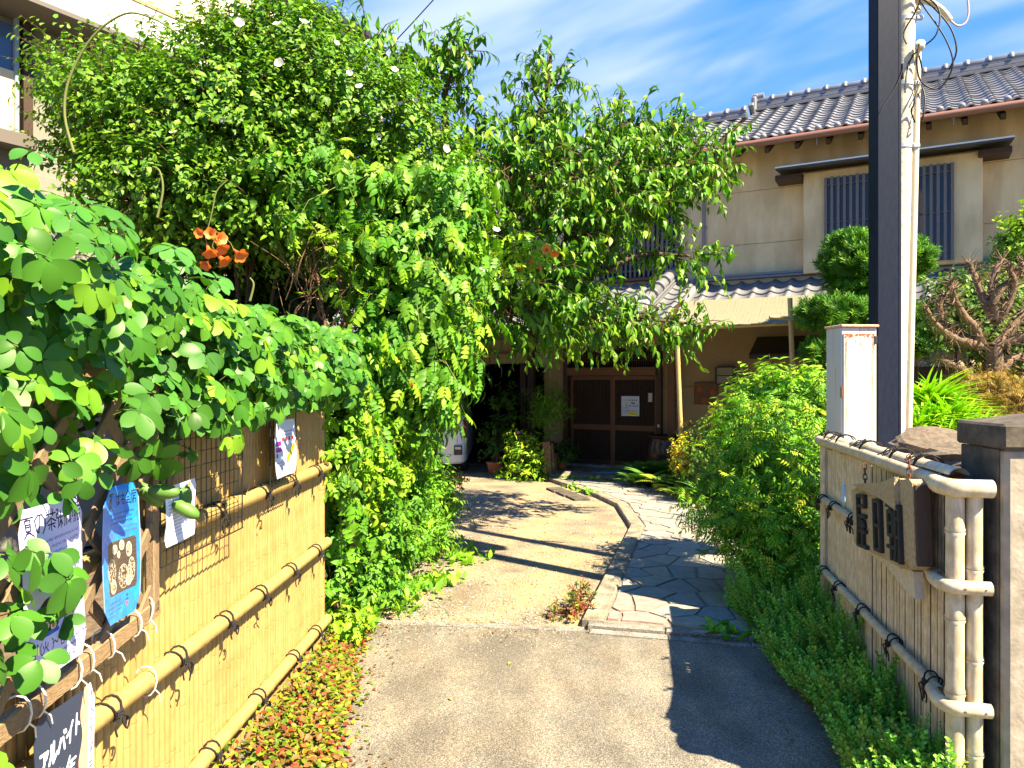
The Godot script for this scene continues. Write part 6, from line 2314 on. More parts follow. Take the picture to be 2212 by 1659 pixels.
	for c in [[468, 520, 4.0, 9, 24.0, 1.0], [893, 838, 5.2, 4, 18.0, 0.8], [1185, 547, 6.2, 2, 6.0, 1.0], [1110, 578, 6.2, 1, 2.0, 0.8], [1150, 572, 6.25, 2, 6.0, 0.75], [915, 858, 5.2, 2, 6.0, 0.7], [1330, 785, 8.6, 1, 2.0, 0.9]]:
		for k in c[3]:
			var p := at(c[0] + rng.randfn(0, c[4]), c[1] + rng.randfn(0, c[4] * 0.8), c[2] + rf(-0.06, 0.06))
			var f := part("flower", tm, orange, root, p - foot)
			var dir := (Vector3(0.5, -0.1, 0.7) + rv() * 0.7).normalized()
			f.transform = aim(dir, rv(), p - foot, c[5] * rf(0.8, 1.15))
			stalk.tube([p, p - dir * 0.03 + Vector3(0, 0.02, 0), at(c[0], c[1] - 20, c[2])], [0.003, 0.002], 4)
	part("flower_stalks", shift(stalk, -foot), mats.twig_green, root)


func undergrowth() -> void:
	var lance := blade(0.2, 0.75, 0.9, 0.35, 0.12, 5).mesh()
	var lance2 := blade(0.26, 0.8, 0.9, 0.5, 0.15, 5).mesh()
	var cut := pinnate(2, 0.5, 0.5, 0.2, 0.3, 4).mesh()
	var oval := blade(0.5, 0.85, 0.9, 0.25, 0.15, 4).mesh()
	var deep := [Color(0.04, 0.13, 0.012), Color(0.03, 0.095, 0.012), Color(0.055, 0.16, 0.014)]
	var fresh := [Color(0.1, 0.25, 0.015), Color(0.14, 0.3, 0.02), Color(0.075, 0.2, 0.014)]
	# butterfly bush with hanging narrow leaves and purple spikes
	var foot := Vector3(-1.1, 0, -7.6)
	var bb := bush("butterfly_bush", "dark bush of long narrow hanging leaves with thin purple flower spikes by the car", "shrub", [px_blob(860, 840, 6.9, 70, 80, 0.45), px_blob(900, 800, 7.6, 50, 80, 0.4), px_blob(840, 930, 6.6, 60, 60, 0.4), px_blob(940, 840, 7.9, 20, 40, 0.2, 0.6), px_blob(950, 730, 7.2, 50, 50, 0.4), px_blob(975, 680, 7.3, 50, 45, 0.35)], {"twigs": 1000, "per": 9, "length": 0.34, "size": 0.15, "tones": deep, "up": -0.3, "bow": 0.5, "droop": 1.1, "side": 0.6, "ahead": 0.6, "face_out": 0.9, "face_up": 0.5}, [lance, lance2], mats.small_leaf, foot, 0, 9, null, 0.018)
	var violet := mat("spike_violet", lin(0.22, 0.07, 0.36), 0.7)
	for q in [[1078, 472, 1040, 420, 6.3, 0.9], [850, 945, 835, 930, 5.6, 0.9], [790, 1040, 775, 1015, 5.4, 0.8], [880, 960, 862, 948, 5.7, 0.4]]:
		var a := at(q[2], q[3], q[4])
		var e := at(q[0] + 12, q[1] + 16, q[4])
		var g := Geo.new()
		for k in 70:
			var t := pow(k / 70.0, 0.8)
			var r: float = 0.016 * (1.0 - t * 0.7) * q[5]
			var c := a.lerp(e, t) + Vector3(0, 0.03 * sin(PI * t), 0) + rv() * r
			blade(0.8, 1.0, 0.6, 0.2, 0.1, 2, g, aim(rv(), rv(), c, 0.012))
		part("flower_spike", shift(g, -foot), violet, bb)
	# mugwort and lily-like weeds spilling onto the gravel
	bush("mugwort_clump", "sunlit pale green clump of mugwort spilling over the gravel below the butterfly bush", "weeds", [px_blob(880, 1070, 6.7, 85, 60, 0.4), px_blob(930, 1105, 7.2, 45, 45, 0.35), px_blob(860, 1160, 6.1, 75, 60, 0.3), px_blob(885, 1025, 7.2, 50, 40, 0.3), px_blob(945, 1180, 6.7, 24, 20, 0.15)], {"twigs": 1300, "per": 9, "length": 0.28, "size": 0.075, "tones": fresh, "up": 0.9, "out": 0.6, "droop": 0.2, "shell": 0.4, "floor": 0.03}, [lance2, oval, lance], mats.small_leaf, Vector3(-1.0, 0, -6.8), 0, 12, mats.twig_green, 0.008)
	bush("chrysanthemum_clump", "tall lobed leaf clump of garden chrysanthemum at the end of the yellow fence", "plant", [px_blob(760, 1130, 5.3, 75, 120, 0.35), px_blob(820, 1200, 5.4, 60, 100, 0.3), px_blob(730, 1250, 4.95, 45, 80, 0.22), px_blob(840, 1080, 5.8, 80, 80, 0.35), px_blob(790, 1290, 5.1, 40, 45, 0.2)], {"twigs": 1050, "per": 7, "length": 0.24, "size": 0.085, "tones": [Color(0.07, 0.2, 0.02), Color(0.055, 0.165, 0.018), Color(0.1, 0.24, 0.02)], "young": fresh, "up": 0.7, "out": 0.6, "droop": 0.6, "shell": 0.4, "floor": 0.03, "face_out": 0.9}, [cut, oval], mats.small_leaf, Vector3(-1.12, 0, -5.2), 0, 14, mats.twig_green, 0.007)
	bush("yellow_green_climber", "sunlit yellowish climbing leaves on the corner of the yellow fence", "plant", [px_blob(735, 960, 4.85, 40, 90, 0.2), px_blob(790, 1000, 5.2, 70, 90, 0.3), px_blob(745, 1370, 4.6, 40, 40, 0.15), px_blob(715, 1400, 4.5, 35, 30, 0.12)], {"twigs": 420, "per": 7, "length": 0.2, "size": 0.085, "tones": [Color(0.16, 0.3, 0.014), Color(0.2, 0.33, 0.02), Color(0.11, 0.25, 0.014)], "up": 0.3, "droop": 0.6, "shell": 0.45, "floor": 0.03, "face_out": 0.9}, [oval, cut], mats.small_leaf, Vector3(-1.15, 0, -4.8), 0, 8, mats.twig_green, 0.006)
	# small orange flowered plant by the car
	bush("orange_weed", "small orange tipped weed at the edge of the gravel by the car", "weeds", [px_blob(985, 1035, 9.8, 16, 14, 0.12)], {"twigs": 40, "per": 5, "length": 0.12, "size": 0.06, "tones": [Color(0.35, 0.14, 0.02), Color(0.16, 0.22, 0.02)], "floor": 0.0}, [oval], mats.small_leaf, at(985, 1045, 9.8) * Vector3(1, 0, 1), 0, 0)


func cherry() -> void:
	var foot := Vector3(-0.98, 0, -7.65)
	var root := plant("cherry_tree", "spreading tree of long drooping leaves overhanging the driveway", "tree", foot)
	var l := Leaves.new()
	var wood := Geo.new()
	var trunk := Geo.new()
	var blobs := [
		px_blob(800, 110, 7.06, 40, 80, 0.3, 0.9), px_blob(870, 190, 7.14, 50, 70, 0.35), px_blob(930, 130, 7.22, 70, 40, 0.35, 0.9), px_blob(990, 110, 7.22, 40, 25, 0.25, 0.7), px_blob(960, 190, 7.31, 40, 60, 0.35, 0.7), px_blob(1020, 230, 7.39, 22, 45, 0.25, 0.5),
		px_blob(1180, 200, 7.82, 40, 85, 0.4, 0.7), px_blob(1190, 280, 7.82, 60, 60, 0.5), px_blob(1120, 300, 7.65, 60, 40, 0.5, 0.8), px_blob(1370, 270, 8.07, 45, 55, 0.4, 0.7), px_blob(1300, 280, 7.99, 55, 45, 0.45, 0.7), px_blob(1440, 300, 8.24, 60, 40, 0.45, 0.8),
		px_blob(1130, 390, 7.57, 140, 75, 0.9), px_blob(1290, 370, 7.82, 130, 80, 0.9), px_blob(1420, 370, 8.16, 110, 60, 0.8), px_blob(1530, 330, 8.42, 55, 55, 0.5), px_blob(1555, 385, 8.42, 30, 35, 0.3, 0.6),
		px_blob(1200, 500, 7.57, 140, 80, 0.9), px_blob(1330, 450, 7.91, 105, 50, 0.8), px_blob(1440, 420, 8.24, 60, 40, 0.5), px_blob(1470, 555, 8.33, 75, 20, 0.35, 0.8), px_blob(1545, 552, 8.42, 35, 9, 0.2, 0.35),
		px_blob(1120, 600, 7.31, 110, 80, 0.7), px_blob(1230, 600, 7.65, 90, 50, 0.7), px_blob(1340, 520, 7.99, 40, 35, 0.4, 0.5),
		px_blob(1110, 670, 7.14, 85, 50, 0.6), px_blob(1230, 685, 7.57, 110, 35, 0.7), px_blob(1330, 700, 8.07, 80, 30, 0.6), px_blob(1430, 705, 8.42, 35, 16, 0.4), px_blob(1530, 697, 8.42, 60, 9, 0.25, 0.5), px_blob(1480, 730, 8.33, 40, 14, 0.25, 0.5), px_blob(1400, 730, 8.16, 45, 16, 0.4, 0.8), px_blob(1160, 725, 7.48, 65, 16, 0.4, 0.7),
		px_blob(1010, 470, 7.39, 90, 90, 0.6), px_blob(1040, 330, 7.48, 60, 50, 0.5, 0.8),
	]
	var tones := [Color(0.06, 0.16, 0.011), Color(0.045, 0.125, 0.011), Color(0.085, 0.2, 0.013), Color(0.07, 0.175, 0.012)]
	var o := {"twigs": 1900, "per": 8, "length": 0.33, "size": 0.128, "tones": tones, "young": [Color(0.16, 0.26, 0.016)], "shell": 0.55, "out": 0.9, "up": 0.45, "bow": 0.25, "droop": 0.85, "ahead": 0.55, "side": 0.7, "face_up": 0.8, "face_out": 0.5, "face_wild": 0.4, "bare": 0.7, "twig": 0.006}
	grow(l, wood, blobs, o)
	# shoots standing clear of the crown against the sky
	for q in [[1190, 75, 1180, 160, 7.82], [1150, 120, 1170, 190, 7.73], [1230, 110, 1200, 190, 7.82], [1085, 165, 1120, 250, 7.65], [1410, 185, 1380, 260, 8.16], [1340, 190, 1345, 260, 8.07], [1480, 235, 1450, 300, 8.24], [1600, 270, 1540, 330, 8.42], [1625, 262, 1560, 320, 8.42], [760, 25, 790, 90, 7.06], [1050, 70, 1000, 110, 7.31], [820, 60, 810, 120, 7.06], [1025, 190, 985, 200, 7.31], [1600, 350, 1555, 380, 8.42], [1585, 548, 1500, 555, 8.42], [1580, 695, 1500, 700, 8.42], [1505, 735, 1450, 725, 8.33], [700, 40, 740, 90, 6.97]]:
		var a := at(q[2], q[3], q[4])
		var e := at(q[0], q[1], q[4])
		wood.tube([a, a.lerp(e, 0.5) + Vector3(0, 0.03, 0), e], [0.009, 0.006, 0.002], 4)
		for k in 15:
			var t := k / 14.0
			var dir := (e - a).normalized() * 0.5 + rv() * 0.8 + Vector3.DOWN * 0.7
			l.add(aim(dir, Vector3.UP + rv() * 0.5, a.lerp(e, t), rf(0.09, 0.135)), tone(tones))
	# trunk and limbs
	limb(trunk, [foot, foot + Vector3(0.1, 0.9, 0.05), foot + Vector3(0.25, 1.8, 0.1)], 0.13, 0.1, 10)
	var fork := foot + Vector3(0.25, 1.75, 0.1)
	for q in [
		[[1010, 640, 7.57], [1130, 680, 7.48], [1260, 690, 7.73], [1390, 690, 8.16], [1500, 700, 8.42]],
		[[1010, 560, 7.65], [1150, 560, 7.65], [1290, 590, 7.82], [1380, 550, 8.07], [1490, 553, 8.42]],
		[[1020, 480, 7.65], [1150, 430, 7.65], [1300, 430, 7.91], [1440, 380, 8.24], [1540, 340, 8.42]],
		[[1020, 440, 7.57], [1130, 330, 7.65], [1180, 200, 7.82], [1190, 110, 7.82]],
		[[980, 430, 7.48], [930, 260, 7.22], [860, 160, 7.14], [800, 80, 7.06]],
		[[970, 400, 7.48], [960, 220, 7.31], [985, 120, 7.22]],
		[[1060, 420, 7.65], [1250, 340, 7.91], [1370, 250, 8.16]],
	]:
		var pts := [fork]
		for e in q:
			pts.append(at(e[0], e[1], e[2]))
		limb(trunk, pts, 0.075, 0.012, 8)
		for k in range(2, pts.size() - 1):
			for j in 3:
				var a: Vector3 = pts[k].lerp(pts[k - 1], rf(0, 0.6))
				limb(trunk, [a, a + rv() * Vector3(0.3, 0.2, 0.3) + Vector3(0, 0.08, 0), a + rv() * Vector3(0.4, 0.2, 0.4) + Vector3(0, 0.05, 0)], 0.016, 0.004, 5)
	part("trunk", shift(trunk, -foot), mats.bark_dark, root)
	part("twigs", shift(wood, -foot), mats.twig_brown, root).set_meta("kind", "stuff")
	set_leaves(root, "crown", [blade(0.4, 0.85, 1.15, 0.4, 0.22, 5).mesh(), blade(0.36, 0.9, 1.2, 0.6, 0.28, 5).mesh(), blade(0.44, 0.85, 1.1, 0.25, 0.15, 5).mesh()], mats.cherry_leaf, into(root, l), 300)


func plants_right() -> void:
	# nandina and other leafy shrubs between the path and the cream fence
	var nan := pinnate(4, 0.26, 0.36, 0.2, 0.0, 4).mesh()
	var nan2 := pinnate(3, 0.3, 0.34, 0.35, 0.0, 4).mesh()
	var oval := blade(0.45, 0.85, 1.0, 0.25, 0.15, 4).mesh()
	bush("nandina_shrub", "bright green feathery shrub overhanging the path left of the cream fence", "shrub", [px_blob(1650, 940, 5.74, 100, 60, 0.5), px_blob(1700, 1040, 5.48, 90, 100, 0.5), px_blob(1610, 1050, 5.66, 80, 80, 0.45), px_blob(1570, 1110, 5.57, 75, 45, 0.35), px_blob(1680, 1170, 5.22, 90, 80, 0.4), px_blob(1590, 1190, 5.39, 50, 25, 0.25, 0.7), px_blob(1700, 880, 5.92, 60, 40, 0.35)], {"twigs": 900, "per": 6, "length": 0.24, "size": 0.15, "tones": [Color(0.09, 0.24, 0.012), Color(0.06, 0.18, 0.012), Color(0.12, 0.28, 0.016)], "young": [Color(0.24, 0.38, 0.02), Color(0.3, 0.36, 0.03)], "shell": 0.5, "up": 0.6, "droop": 0.35, "bare": 0.5, "floor": 0.2}, [nan, nan2], mats.small_leaf, Vector3(2.15, 0, -5.5), 220, 12, mats.twig_brown, 0.012)
	bush("broadleaf_shrub", "dark glossy shrub in the shade close to the far end of the cream fence", "shrub", [px_blob(1720, 1140, 5.6, 60, 110, 0.3), px_blob(1740, 1240, 5.3, 45, 70, 0.25), px_blob(1690, 1240, 5.6, 60, 60, 0.25)], {"twigs": 420, "per": 7, "length": 0.22, "size": 0.085, "tones": [Color(0.035, 0.1, 0.012), Color(0.05, 0.14, 0.014)], "shell": 0.5, "floor": 0.05}, [oval], mats.small_leaf, Vector3(2.1, 0, -5.5), 0, 7, null, 0.012)
	bush("tall_shoot_shrub", "yellow green upright shoots rising behind the nandina before the bamboo post", "shrub", [px_blob(1690, 880, 6.3, 70, 45, 0.3), px_blob(1640, 900, 6.3, 50, 40, 0.3), px_blob(1765, 880, 6.3, 30, 50, 0.3)], {"twigs": 300, "per": 9, "length": 0.34, "size": 0.1, "tones": [Color(0.14, 0.3, 0.015), Color(0.2, 0.34, 0.02)], "up": 1.2, "out": 0.5, "droop": 0.3, "bare": 0.9}, [oval], mats.small_leaf, Vector3(2.5, 0, -6.3), 0, 8, mats.twig_green, 0.008)
	bush("round_shrub", "small rounded dark shrub before the tan wall under the plaque", "shrub", [px_blob(1555, 945, 10.2, 50, 45, 0.3), px_blob(1530, 985, 10.0, 60, 45, 0.3), px_blob(1590, 920, 10.0, 40, 40, 0.3)], {"twigs": 330, "per": 8, "length": 0.16, "size": 0.06, "tones": [Color(0.05, 0.13, 0.015), Color(0.08, 0.18, 0.02)]}, [oval], mats.small_leaf, Vector3(2.85, 0, -10.1), 0, 5)
	bush("yellow_shrub", "small golden yellow shrub at the foot of the leaning bamboo post", "shrub", [px_blob(1478, 968, 10.3, 24, 22, 0.16), px_blob(1470, 1005, 10.3, 18, 22, 0.14)], {"twigs": 120, "per": 7, "length": 0.1, "size": 0.055, "tones": [Color(0.45, 0.4, 0.03), Color(0.36, 0.34, 0.03), Color(0.4, 0.28, 0.05)]}, [oval], mats.small_leaf, Vector3(2.4, 0, -10.3), 0, 3)
	# ferns along the far side of the path
	var fr := frond(20).mesh()
	var n := 0
	for q in [[1385, 1045, 11.2, 0.5], [1420, 1040, 11.2, 0.6], [1455, 1050, 10.6, 0.62], [1400, 1020, 11.8, 0.7], [1500, 1050, 10.3, 0.6], [1440, 1010, 11.6, 0.75], [1530, 1060, 9.8, 0.55], [1480, 1075, 9.9, 0.5]]:
		var f := at(q[0], q[1], q[2])
		f.y = 0.02
		var words := ["at the path's inner bend", "beside the first at the path's edge", "before the yellow shrub", "nearest the door", "right of the yellow shrub", "tall and dark before the jar", "at the foot of the round shrub", "lowest, leaning over the path"]
		var root := plant("fern", "green feathery fern " + words[n], "fern", f, "ferns beside the flagstone path")
		var tones := [mat("fern_green", Color.WHITE), mat("fern_yellow", Color.WHITE)]
		for k in 2:
			var m: StandardMaterial3D = tones[k]
			m.albedo_color = [Color(0.06, 0.17, 0.012), Color(0.24, 0.3, 0.015)][k].linear_to_srgb()
			m.vertex_color_use_as_albedo = true
			m.backlight_enabled = true
			m.backlight = Color(0.4, 0.5, 0.15)
		for k in 15:
			var a := TAU * k / 15 + rf(-0.2, 0.2)
			var dir := Vector3(cos(a) * 0.9, rf(0.5, 1.1), sin(a) * 0.9)
			var o := part("frond", fr, tones[1 if (n in [2, 7] and k % 2) else 0], root)
			o.transform = aim(dir, Vector3(-cos(a) * 0.5, 1, -sin(a) * 0.5), Vector3(cos(a) * 0.03, 0.02, sin(a) * 0.03), q[3] * rf(0.7, 1.05))
		n += 1
	# cloud-pruned podocarpus: trunk and flat pads
	var foot := Vector3(4.7, 0, -9.65)
	var root := plant("cloud_pruned_pine", "cloud pruned evergreen with stacked rounded pads behind the steel post", "tree", foot)
	var trunk := Geo.new()
	limb(trunk, [foot, foot + Vector3(0.1, 1.0, 0), foot + Vector3(-0.1, 2.0, 0.1), at(1890, 580, 9.65)], 0.09, 0.04, 8)
	var pads := [px_blob(1850, 575, 9.52, 67, 43, 0.45), px_blob(1945, 570, 9.64, 49, 43, 0.45), px_blob(1835, 535, 9.52, 40, 20, 0.3), px_blob(1880, 620, 9.52, 81, 21, 0.4), px_blob(1800, 680, 9.28, 67, 27, 0.42), px_blob(1860, 690, 9.28, 36, 28, 0.35), px_blob(1775, 765, 9.16, 32, 17, 0.3), px_blob(1985, 745, 9.40, 40, 20, 0.35), px_blob(1975, 690, 9.52, 28, 20, 0.3), px_blob(1755, 845, 9.04, 31, 21, 0.3)]
	var needle := sprig(16, 0.75, 0.13, 0.75, 0.9, 0.8).mesh()
	var l := Leaves.new()
	grow(l, null, pads, {"twigs": 3000, "per": 2, "length": 0.05, "size": 0.13, "tones": [Color(0.04, 0.13, 0.012), Color(0.055, 0.16, 0.012), Color(0.03, 0.1, 0.01)], "young": [Color(0.12, 0.26, 0.014)], "shell": 0.28, "out": 0.8, "up": 0.7, "ahead": 1.0, "side": 0.35, "droop": -0.3})
	for p in pads:
		limb(trunk, [foot + Vector3(0, clampf(p[0].y - 0.3, 0.4, 2.6), 0), (foot + Vector3(0, p[0].y, 0)).lerp(p[0], 0.6), p[0]], 0.03, 0.012, 6)
	part("trunk", shift(trunk, -foot), mats.bark_dark, root)
	set_leaves(root, "crown", [needle], mats.needle_leaf, into(root, l))
	pruned_tree()
	# grasses and low shrubs behind the low wall
	var strap := blade(0.07, 0.5, 0.6, 0.45, 0.1, 6).mesh()
	var strap2 := blade(0.09, 0.55, 0.6, 0.75, 0.12, 6).mesh()
	n = 0
	for q in [[2005, 850, 6.3, 0.42, 150], [2045, 885, 5.9, 0.36, 120], [1985, 905, 5.8, 0.36, 100], [2075, 910, 5.7, 0.3, 80], [2130, 900, 5.9, 0.25, 50]]:
		var p := at(q[0], q[1] + 40, q[2])
		var words := ["largest and highest, behind the cabinet pole", "in the middle of the sunlit clumps", "lowest, close behind the steel post", "spilling over the garden wall", "small, beside the gate pillar"]
		var g := plant("bamboo_grass", "bright yellow green grass clump " + words[n], "grass clump", p, "bright grass clumps behind the garden wall")
		var ll := Leaves.new()
		for k in q[4] * 2:
			var a := rf(0, TAU)
			var dir := Vector3(cos(a) * rf(0.2, 1.1), rf(0.35, 1.2), sin(a) * rf(0.2, 1.1))
			ll.add(aim(dir, Vector3(-cos(a) * 0.3, 1, -sin(a) * 0.3) + rv() * 0.3, Vector3(rng.randfn(0, 0.05), rf(0, 0.06), rng.randfn(0, 0.05)), q[3] * rf(0.55, 1.1)), tone([Color(0.2, 0.4, 0.016), Color(0.16, 0.34, 0.016), Color(0.28, 0.42, 0.02)]))
		set_leaves(g, "blades", [strap, strap2], mats.small_leaf, ll)
		n += 1
	bush("laceleaf_maple", "low orange brown feathery maple before the pruned tree", "shrub", [px_blob(2140, 845, 6.4, 75, 28, 0.3), px_blob(2190, 870, 6.2, 60, 30, 0.3), px_blob(2080, 838, 6.5, 30, 16, 0.2)], {"twigs": 420, "per": 5, "length": 0.2, "size": 0.09, "tones": [Color(0.26, 0.16, 0.03), Color(0.2, 0.12, 0.03), Color(0.3, 0.22, 0.04)], "droop": 0.7, "up": 0.3}, [pinnate(4, 0.35, 0.16, 0.3).mesh()], mats.small_leaf, at(2150, 960, 6.4) * Vector3(1, 0, 1), 0, 7, null, 0.012)
	bush("yellow_edge_shrub", "bright yellow leaved shrub at the right edge beside the house corner", "shrub", [px_blob(2215, 520, 9.0, 30, 70, 0.3), px_blob(2200, 560, 9.0, 30, 40, 0.3)], {"twigs": 300, "per": 8, "length": 0.22, "size": 0.1, "tones": [Color(0.2, 0.3, 0.015), Color(0.12, 0.25, 0.015)]}, [oval], mats.small_leaf, at(2215, 1100, 9.0) * Vector3(1, 0, 1), 0, 6, null, 0.02)
	bush("dark_hedge_shrub", "dark shrubs in the shade behind the pruned tree", "shrub", [px_blob(2110, 700, 7.6, 110, 60, 0.4), px_blob(2080, 640, 7.8, 70, 40, 0.3), px_blob(2190, 760, 7.6, 60, 90, 0.4), px_blob(2150, 640, 7.8, 60, 40, 0.3)], {"twigs": 700, "per": 8, "length": 0.2, "size": 0.09, "tones": [Color(0.04, 0.11, 0.012), Color(0.06, 0.14, 0.014), Color(0.1, 0.18, 0.015)]}, [oval], mats.small_leaf, at(2110, 1000, 7.7) * Vector3(1, 0, 1), 0, 8, null, 0.02)


func pruned_tree() -> void:
	# hard-pruned tree: thick pale limbs that end in knuckles with stubs
	var foot := at(2155, 880, 6.5) * Vector3(1, 0, 1)
	var root := plant("pruned_tree", "bare hard pruned tree of pale knobbly limbs on the right", "tree", foot)
	var g := Geo.new()
	var tips := []
	var fork := at(2148, 750, 6.5)
	limb(g, [foot, foot + Vector3(0.02, 0.8, 0), at(2152, 850, 6.5), fork], 0.085, 0.065, 10)
	for q in [
		[[2110, 745], [2060, 730], [2020, 700], [2000, 665]], [[2110, 715], [2080, 680], [2060, 640], [2055, 610]], [[2150, 690], [2140, 640], [2150, 590], [2165, 560]],
		[[2185, 710], [2215, 670], [2240, 640]], [[2165, 680], [2190, 620], [2180, 580]], [[2060, 730], [2035, 700], [2030, 660], [2040, 640]], [[2130, 660], [2110, 610], [2095, 570]],
		[[2180, 740], [2220, 720], [2250, 690]], [[2150, 640], [2195, 600], [2212, 565]], [[2170, 790], [2200, 770], [2230, 780]], [[2130, 830], [2080, 800], [2040, 780], [2020, 770]],
	]:
		var start := fork
		var best := 1e9
		var a0 := at(q[0][0], q[0][1], 6.5)
		for t in [fork, at(2110, 745, 6.5), at(2150, 690, 6.5), at(2152, 800, 6.5)]:
			if t.distance_to(a0) < best and t.y <= a0.y + 0.05:
				best = t.distance_to(a0)
				start = t
		var pts := [start]
		var dz := rf(-0.25, 0.25)
		for k in q.size():
			pts.append(at(q[k][0], q[k][1], 6.5 + dz * (k + 1) / q.size()))
		limb(g, pts, 0.045, 0.02, 8)
		for k in range(1, pts.size()):
			tips.append(pts[k])
			tips.append(pts[k].lerp(pts[k - 1], 0.5))
	part("trunk", shift(g, -foot), mats.bark_pale, root)
	for t in tips:
		var kn := Geo.new()
		for k in 7:
			var d := (rv() + Vector3(0, 0.5, 0)).normalized()
			var l := rf(0.05, 0.13)
			var b := d + rv() * 0.5
			kn.tube([t, t + d * l * 0.5, t + d * l * 0.5 + b * l * 0.4], [rf(0.008, 0.013), 0.007, 0.003], 5)
		for k in 12:
			var d := rv()
			kn.tube([t, t + d * 0.09, t + d * 0.13 + rv() * 0.04], [0.003, 0.002, 0.0008], 3, false)
		part("knuckle", shift(kn, -foot), mats.bark_pale, root)


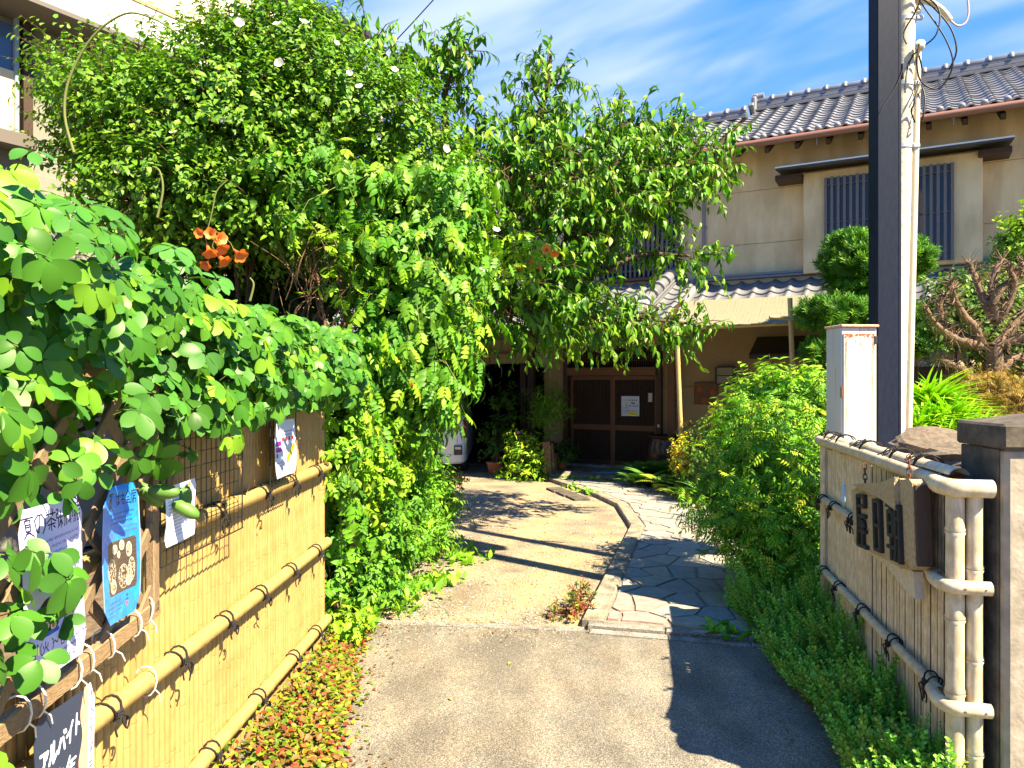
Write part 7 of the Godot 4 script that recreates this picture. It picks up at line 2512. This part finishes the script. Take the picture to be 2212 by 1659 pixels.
func ground_plants() -> void:
	var oval := blade(0.55, 0.9, 0.9, 0.2, 0.15, 4).mesh()
	var narrow := blade(0.1, 0.6, 0.7, 0.5, 0.1, 4).mesh()
	var reds := [Color(0.12, 0.17, 0.012), Color(0.17, 0.19, 0.015), Color(0.13, 0.06, 0.025), Color(0.19, 0.085, 0.035), Color(0.07, 0.13, 0.012), Color(0.1, 0.16, 0.012), Color(0.22, 0.17, 0.016), Color(0.17, 0.03, 0.02), Color(0.14, 0.09, 0.03)]
	# creeping jasmine along the foot of the yellow fence
	var l := Leaves.new()
	for k in 7600:
		var d := rf(1.9, 4.9)
		var w := lerpf(0.5, 0.2, clampf((d - 3.0) / 1.6, 0, 1)) + 0.02 * sin(d * 7.0) - 0.06
		var x := -1.3 + 0.0276 * d + 0.06 + w * pow(rng.randf(), 0.8) + (absf(rng.randfn(0, 0.05)) if rng.randf() < 0.3 else 0.0)
		var h := 0.16 * (1.0 - (x + 1.22) / (w + 0.1)) + 0.02
		var y := maxf(0.01, h * rf(0.3, 1.0))
		l.add(aim(Vector3(rf(-0.3, 1), rf(-0.5, 0.4), rf(-1, 1)), Vector3(0.3, 1, 0.2) + rv() * 0.5, Vector3(x, y, -d), rf(0.024, 0.042)), tone(reds))
	var root := plant("creeping_jasmine", "red and yellow green creeping ground cover along the foot of the yellow fence", "ground cover", Vector3.ZERO, "", "stuff")
	set_leaves(root, "foliage", [oval], mats.small_leaf, l)
	# small leaved weeds along the cream fence
	var sp := sprig(18, 0.15, 0.75, 1.0, 0.9, 0.8).mesh()
	l = Leaves.new()
	var wood := Geo.new()
	for k in 3300:
		var d := rf(2.2, 5.2)
		var t := clampf((d - 2.5) / 1.97, -0.2, 1.4)
		var fence := 1.576 + 0.17 * (d - 2.5)
		var w := lerpf(0.22, 0.33, clampf((d - 3.0) / 1.2, 0, 1)) + 0.03 * sin(d * 5.0)
		var s := pow(rng.randf(), 0.9)
		var x := fence - 0.03 - w * s
		if d > 4.6:
			x = rf(1.5, 2.2)
		var h := lerpf(0.2, 0.36, t) * (1.0 - s * 0.75) * (1.0 + 0.5 * sin(d * 9.0 + x * 14.0)) + 0.03
		var lean := Vector3(-s * 0.5, 1, rf(-0.4, 0.4)) + rv() * 0.35
		var p := Vector3(x, maxf(0.0, h * rf(0.0, 0.85)), -d)
		l.add(aim(lean, rv(), p, rf(0.09, 0.19)), tone([Color(0.14, 0.36, 0.07), Color(0.2, 0.42, 0.07), Color(0.09, 0.25, 0.04), Color(0.24, 0.34, 0.06)]))
	root = plant("small_leaved_weeds", "low spreading small leaved weeds along the foot of the cream fence", "weeds", Vector3.ZERO, "", "stuff")
	set_leaves(root, "foliage", [sp], mats.small_leaf, l)
	# grass and clover where the gravel meets the beds
	l = Leaves.new()
	for q in [[1230, 1052, 1290, 1072, 0.06, 160], [1110, 1030, 1200, 1030, 0.15, 520], [1200, 1036, 1340, 1046, 0.05, 260], [960, 1185, 990, 1215, 0.14, 220], [930, 1262, 975, 1260, 0.07, 120], [1520, 1370, 1620, 1385, 0.04, 160], [860, 1330, 920, 1250, 0.1, 160], [1080, 1022, 1130, 1036, 0.12, 200]]:
		for k in q[5]:
			var t := rng.randf()
			var py := lerpf(q[1], q[3], t)
			var d: float = EYE * FOCAL / (py - HORIZON)
			var p := at(lerpf(q[0], q[2], t), py, d) + Vector3(rng.randfn(0, q[4]), 0, rng.randfn(0, q[4]))
			p.y = 0.005
			l.add(aim(Vector3(rf(-1, 1), rf(0.5, 1.6), rf(-1, 1)), Vector3.UP + rv() * 0.5, p, rf(0.04, 0.11)), tone([Color(0.13, 0.3, 0.014), Color(0.18, 0.34, 0.016), Color(0.09, 0.22, 0.014)]))
	root = plant("verge_grass", "tufts of grass and clover along the edges of the gravel and path", "grass", Vector3.ZERO, "", "stuff")
	set_leaves(root, "blades", [narrow, oval], mats.small_leaf, l)
	# reddish weed at the corner of the path kerb
	var c := Vector3(0.5, 0, -5.1)
	bush("red_tinged_weed", "small red tinged creeping weed at the near corner of the path kerb", "weeds", [[c + Vector3(-0.1, 0.03, 0.02), Vector3(0.18, 0.05, 0.16), 1.0], [c + Vector3(0.0, 0.06, -0.25), Vector3(0.08, 0.08, 0.2), 0.8]], {"twigs": 120, "per": 6, "length": 0.07, "size": 0.035, "tones": reds, "floor": 0.0}, [oval], mats.small_leaf, c, 0, 0)
	# dry bits blown against the edges
	l = Leaves.new()
	for k in 420:
		var d := rf(2.9, 5.1)
		var x := 0.0
		if k % 3 == 0:
			x = -1.18 + lerpf(0.52, 0.3, clampf((d - 3.0) / 1.6, 0, 1)) + absf(rng.randfn(0, 0.12))
		elif k % 3 == 1:
			x = 1.3 + 0.17 * (d - 2.5) - absf(rng.randfn(0, 0.1))
		else:
			x = rf(-0.9, 0.5)
			d = 4.9 - (x + 1.2) * 0.1 + rng.randfn(0, 0.07)
		l.add(aim(Vector3(rf(-1, 1), 0, rf(-1, 1)), Vector3.UP + rv() * 0.25, Vector3(x, 0.009, -d), rf(0.008, 0.024)), Color(0.2, 0.12, 0.05) * rf(0.4, 1.5))
	root = plant("leaf_litter", "dry leaf bits blown along the edges of the asphalt", "leaf litter", Vector3.ZERO, "", "stuff")
	set_leaves(root, "bits", [oval], mats.small_leaf, l)
	# a few fallen leaves on the asphalt
	var fl := 0
	for q in [[975, 1515], [930, 1215], [1104, 1432], [1300, 1270], [1060, 1262]]:
		var d: float = EYE * FOCAL / (q[1] - HORIZON)
		var p := at(q[0], q[1], d)
		p.y = 0.006
		var words := ["on the sunlit asphalt", "near the weeds on the gravel", "in the middle of the asphalt near the gravel", "beside the path kerb", "alone on the open gravel"]
		var o := single("fallen_leaf", oval, mat("dry_leaf", lin(0.4, 0.26, 0.05), 0.8), "single small dry yellow leaf " + words[fl], "fallen leaf", p, Vector3(-PI / 2 + 0.15, rf(0, 6), 0), "fallen leaves")
		o.scale = Vector3.ONE * 0.04
		fl += 1
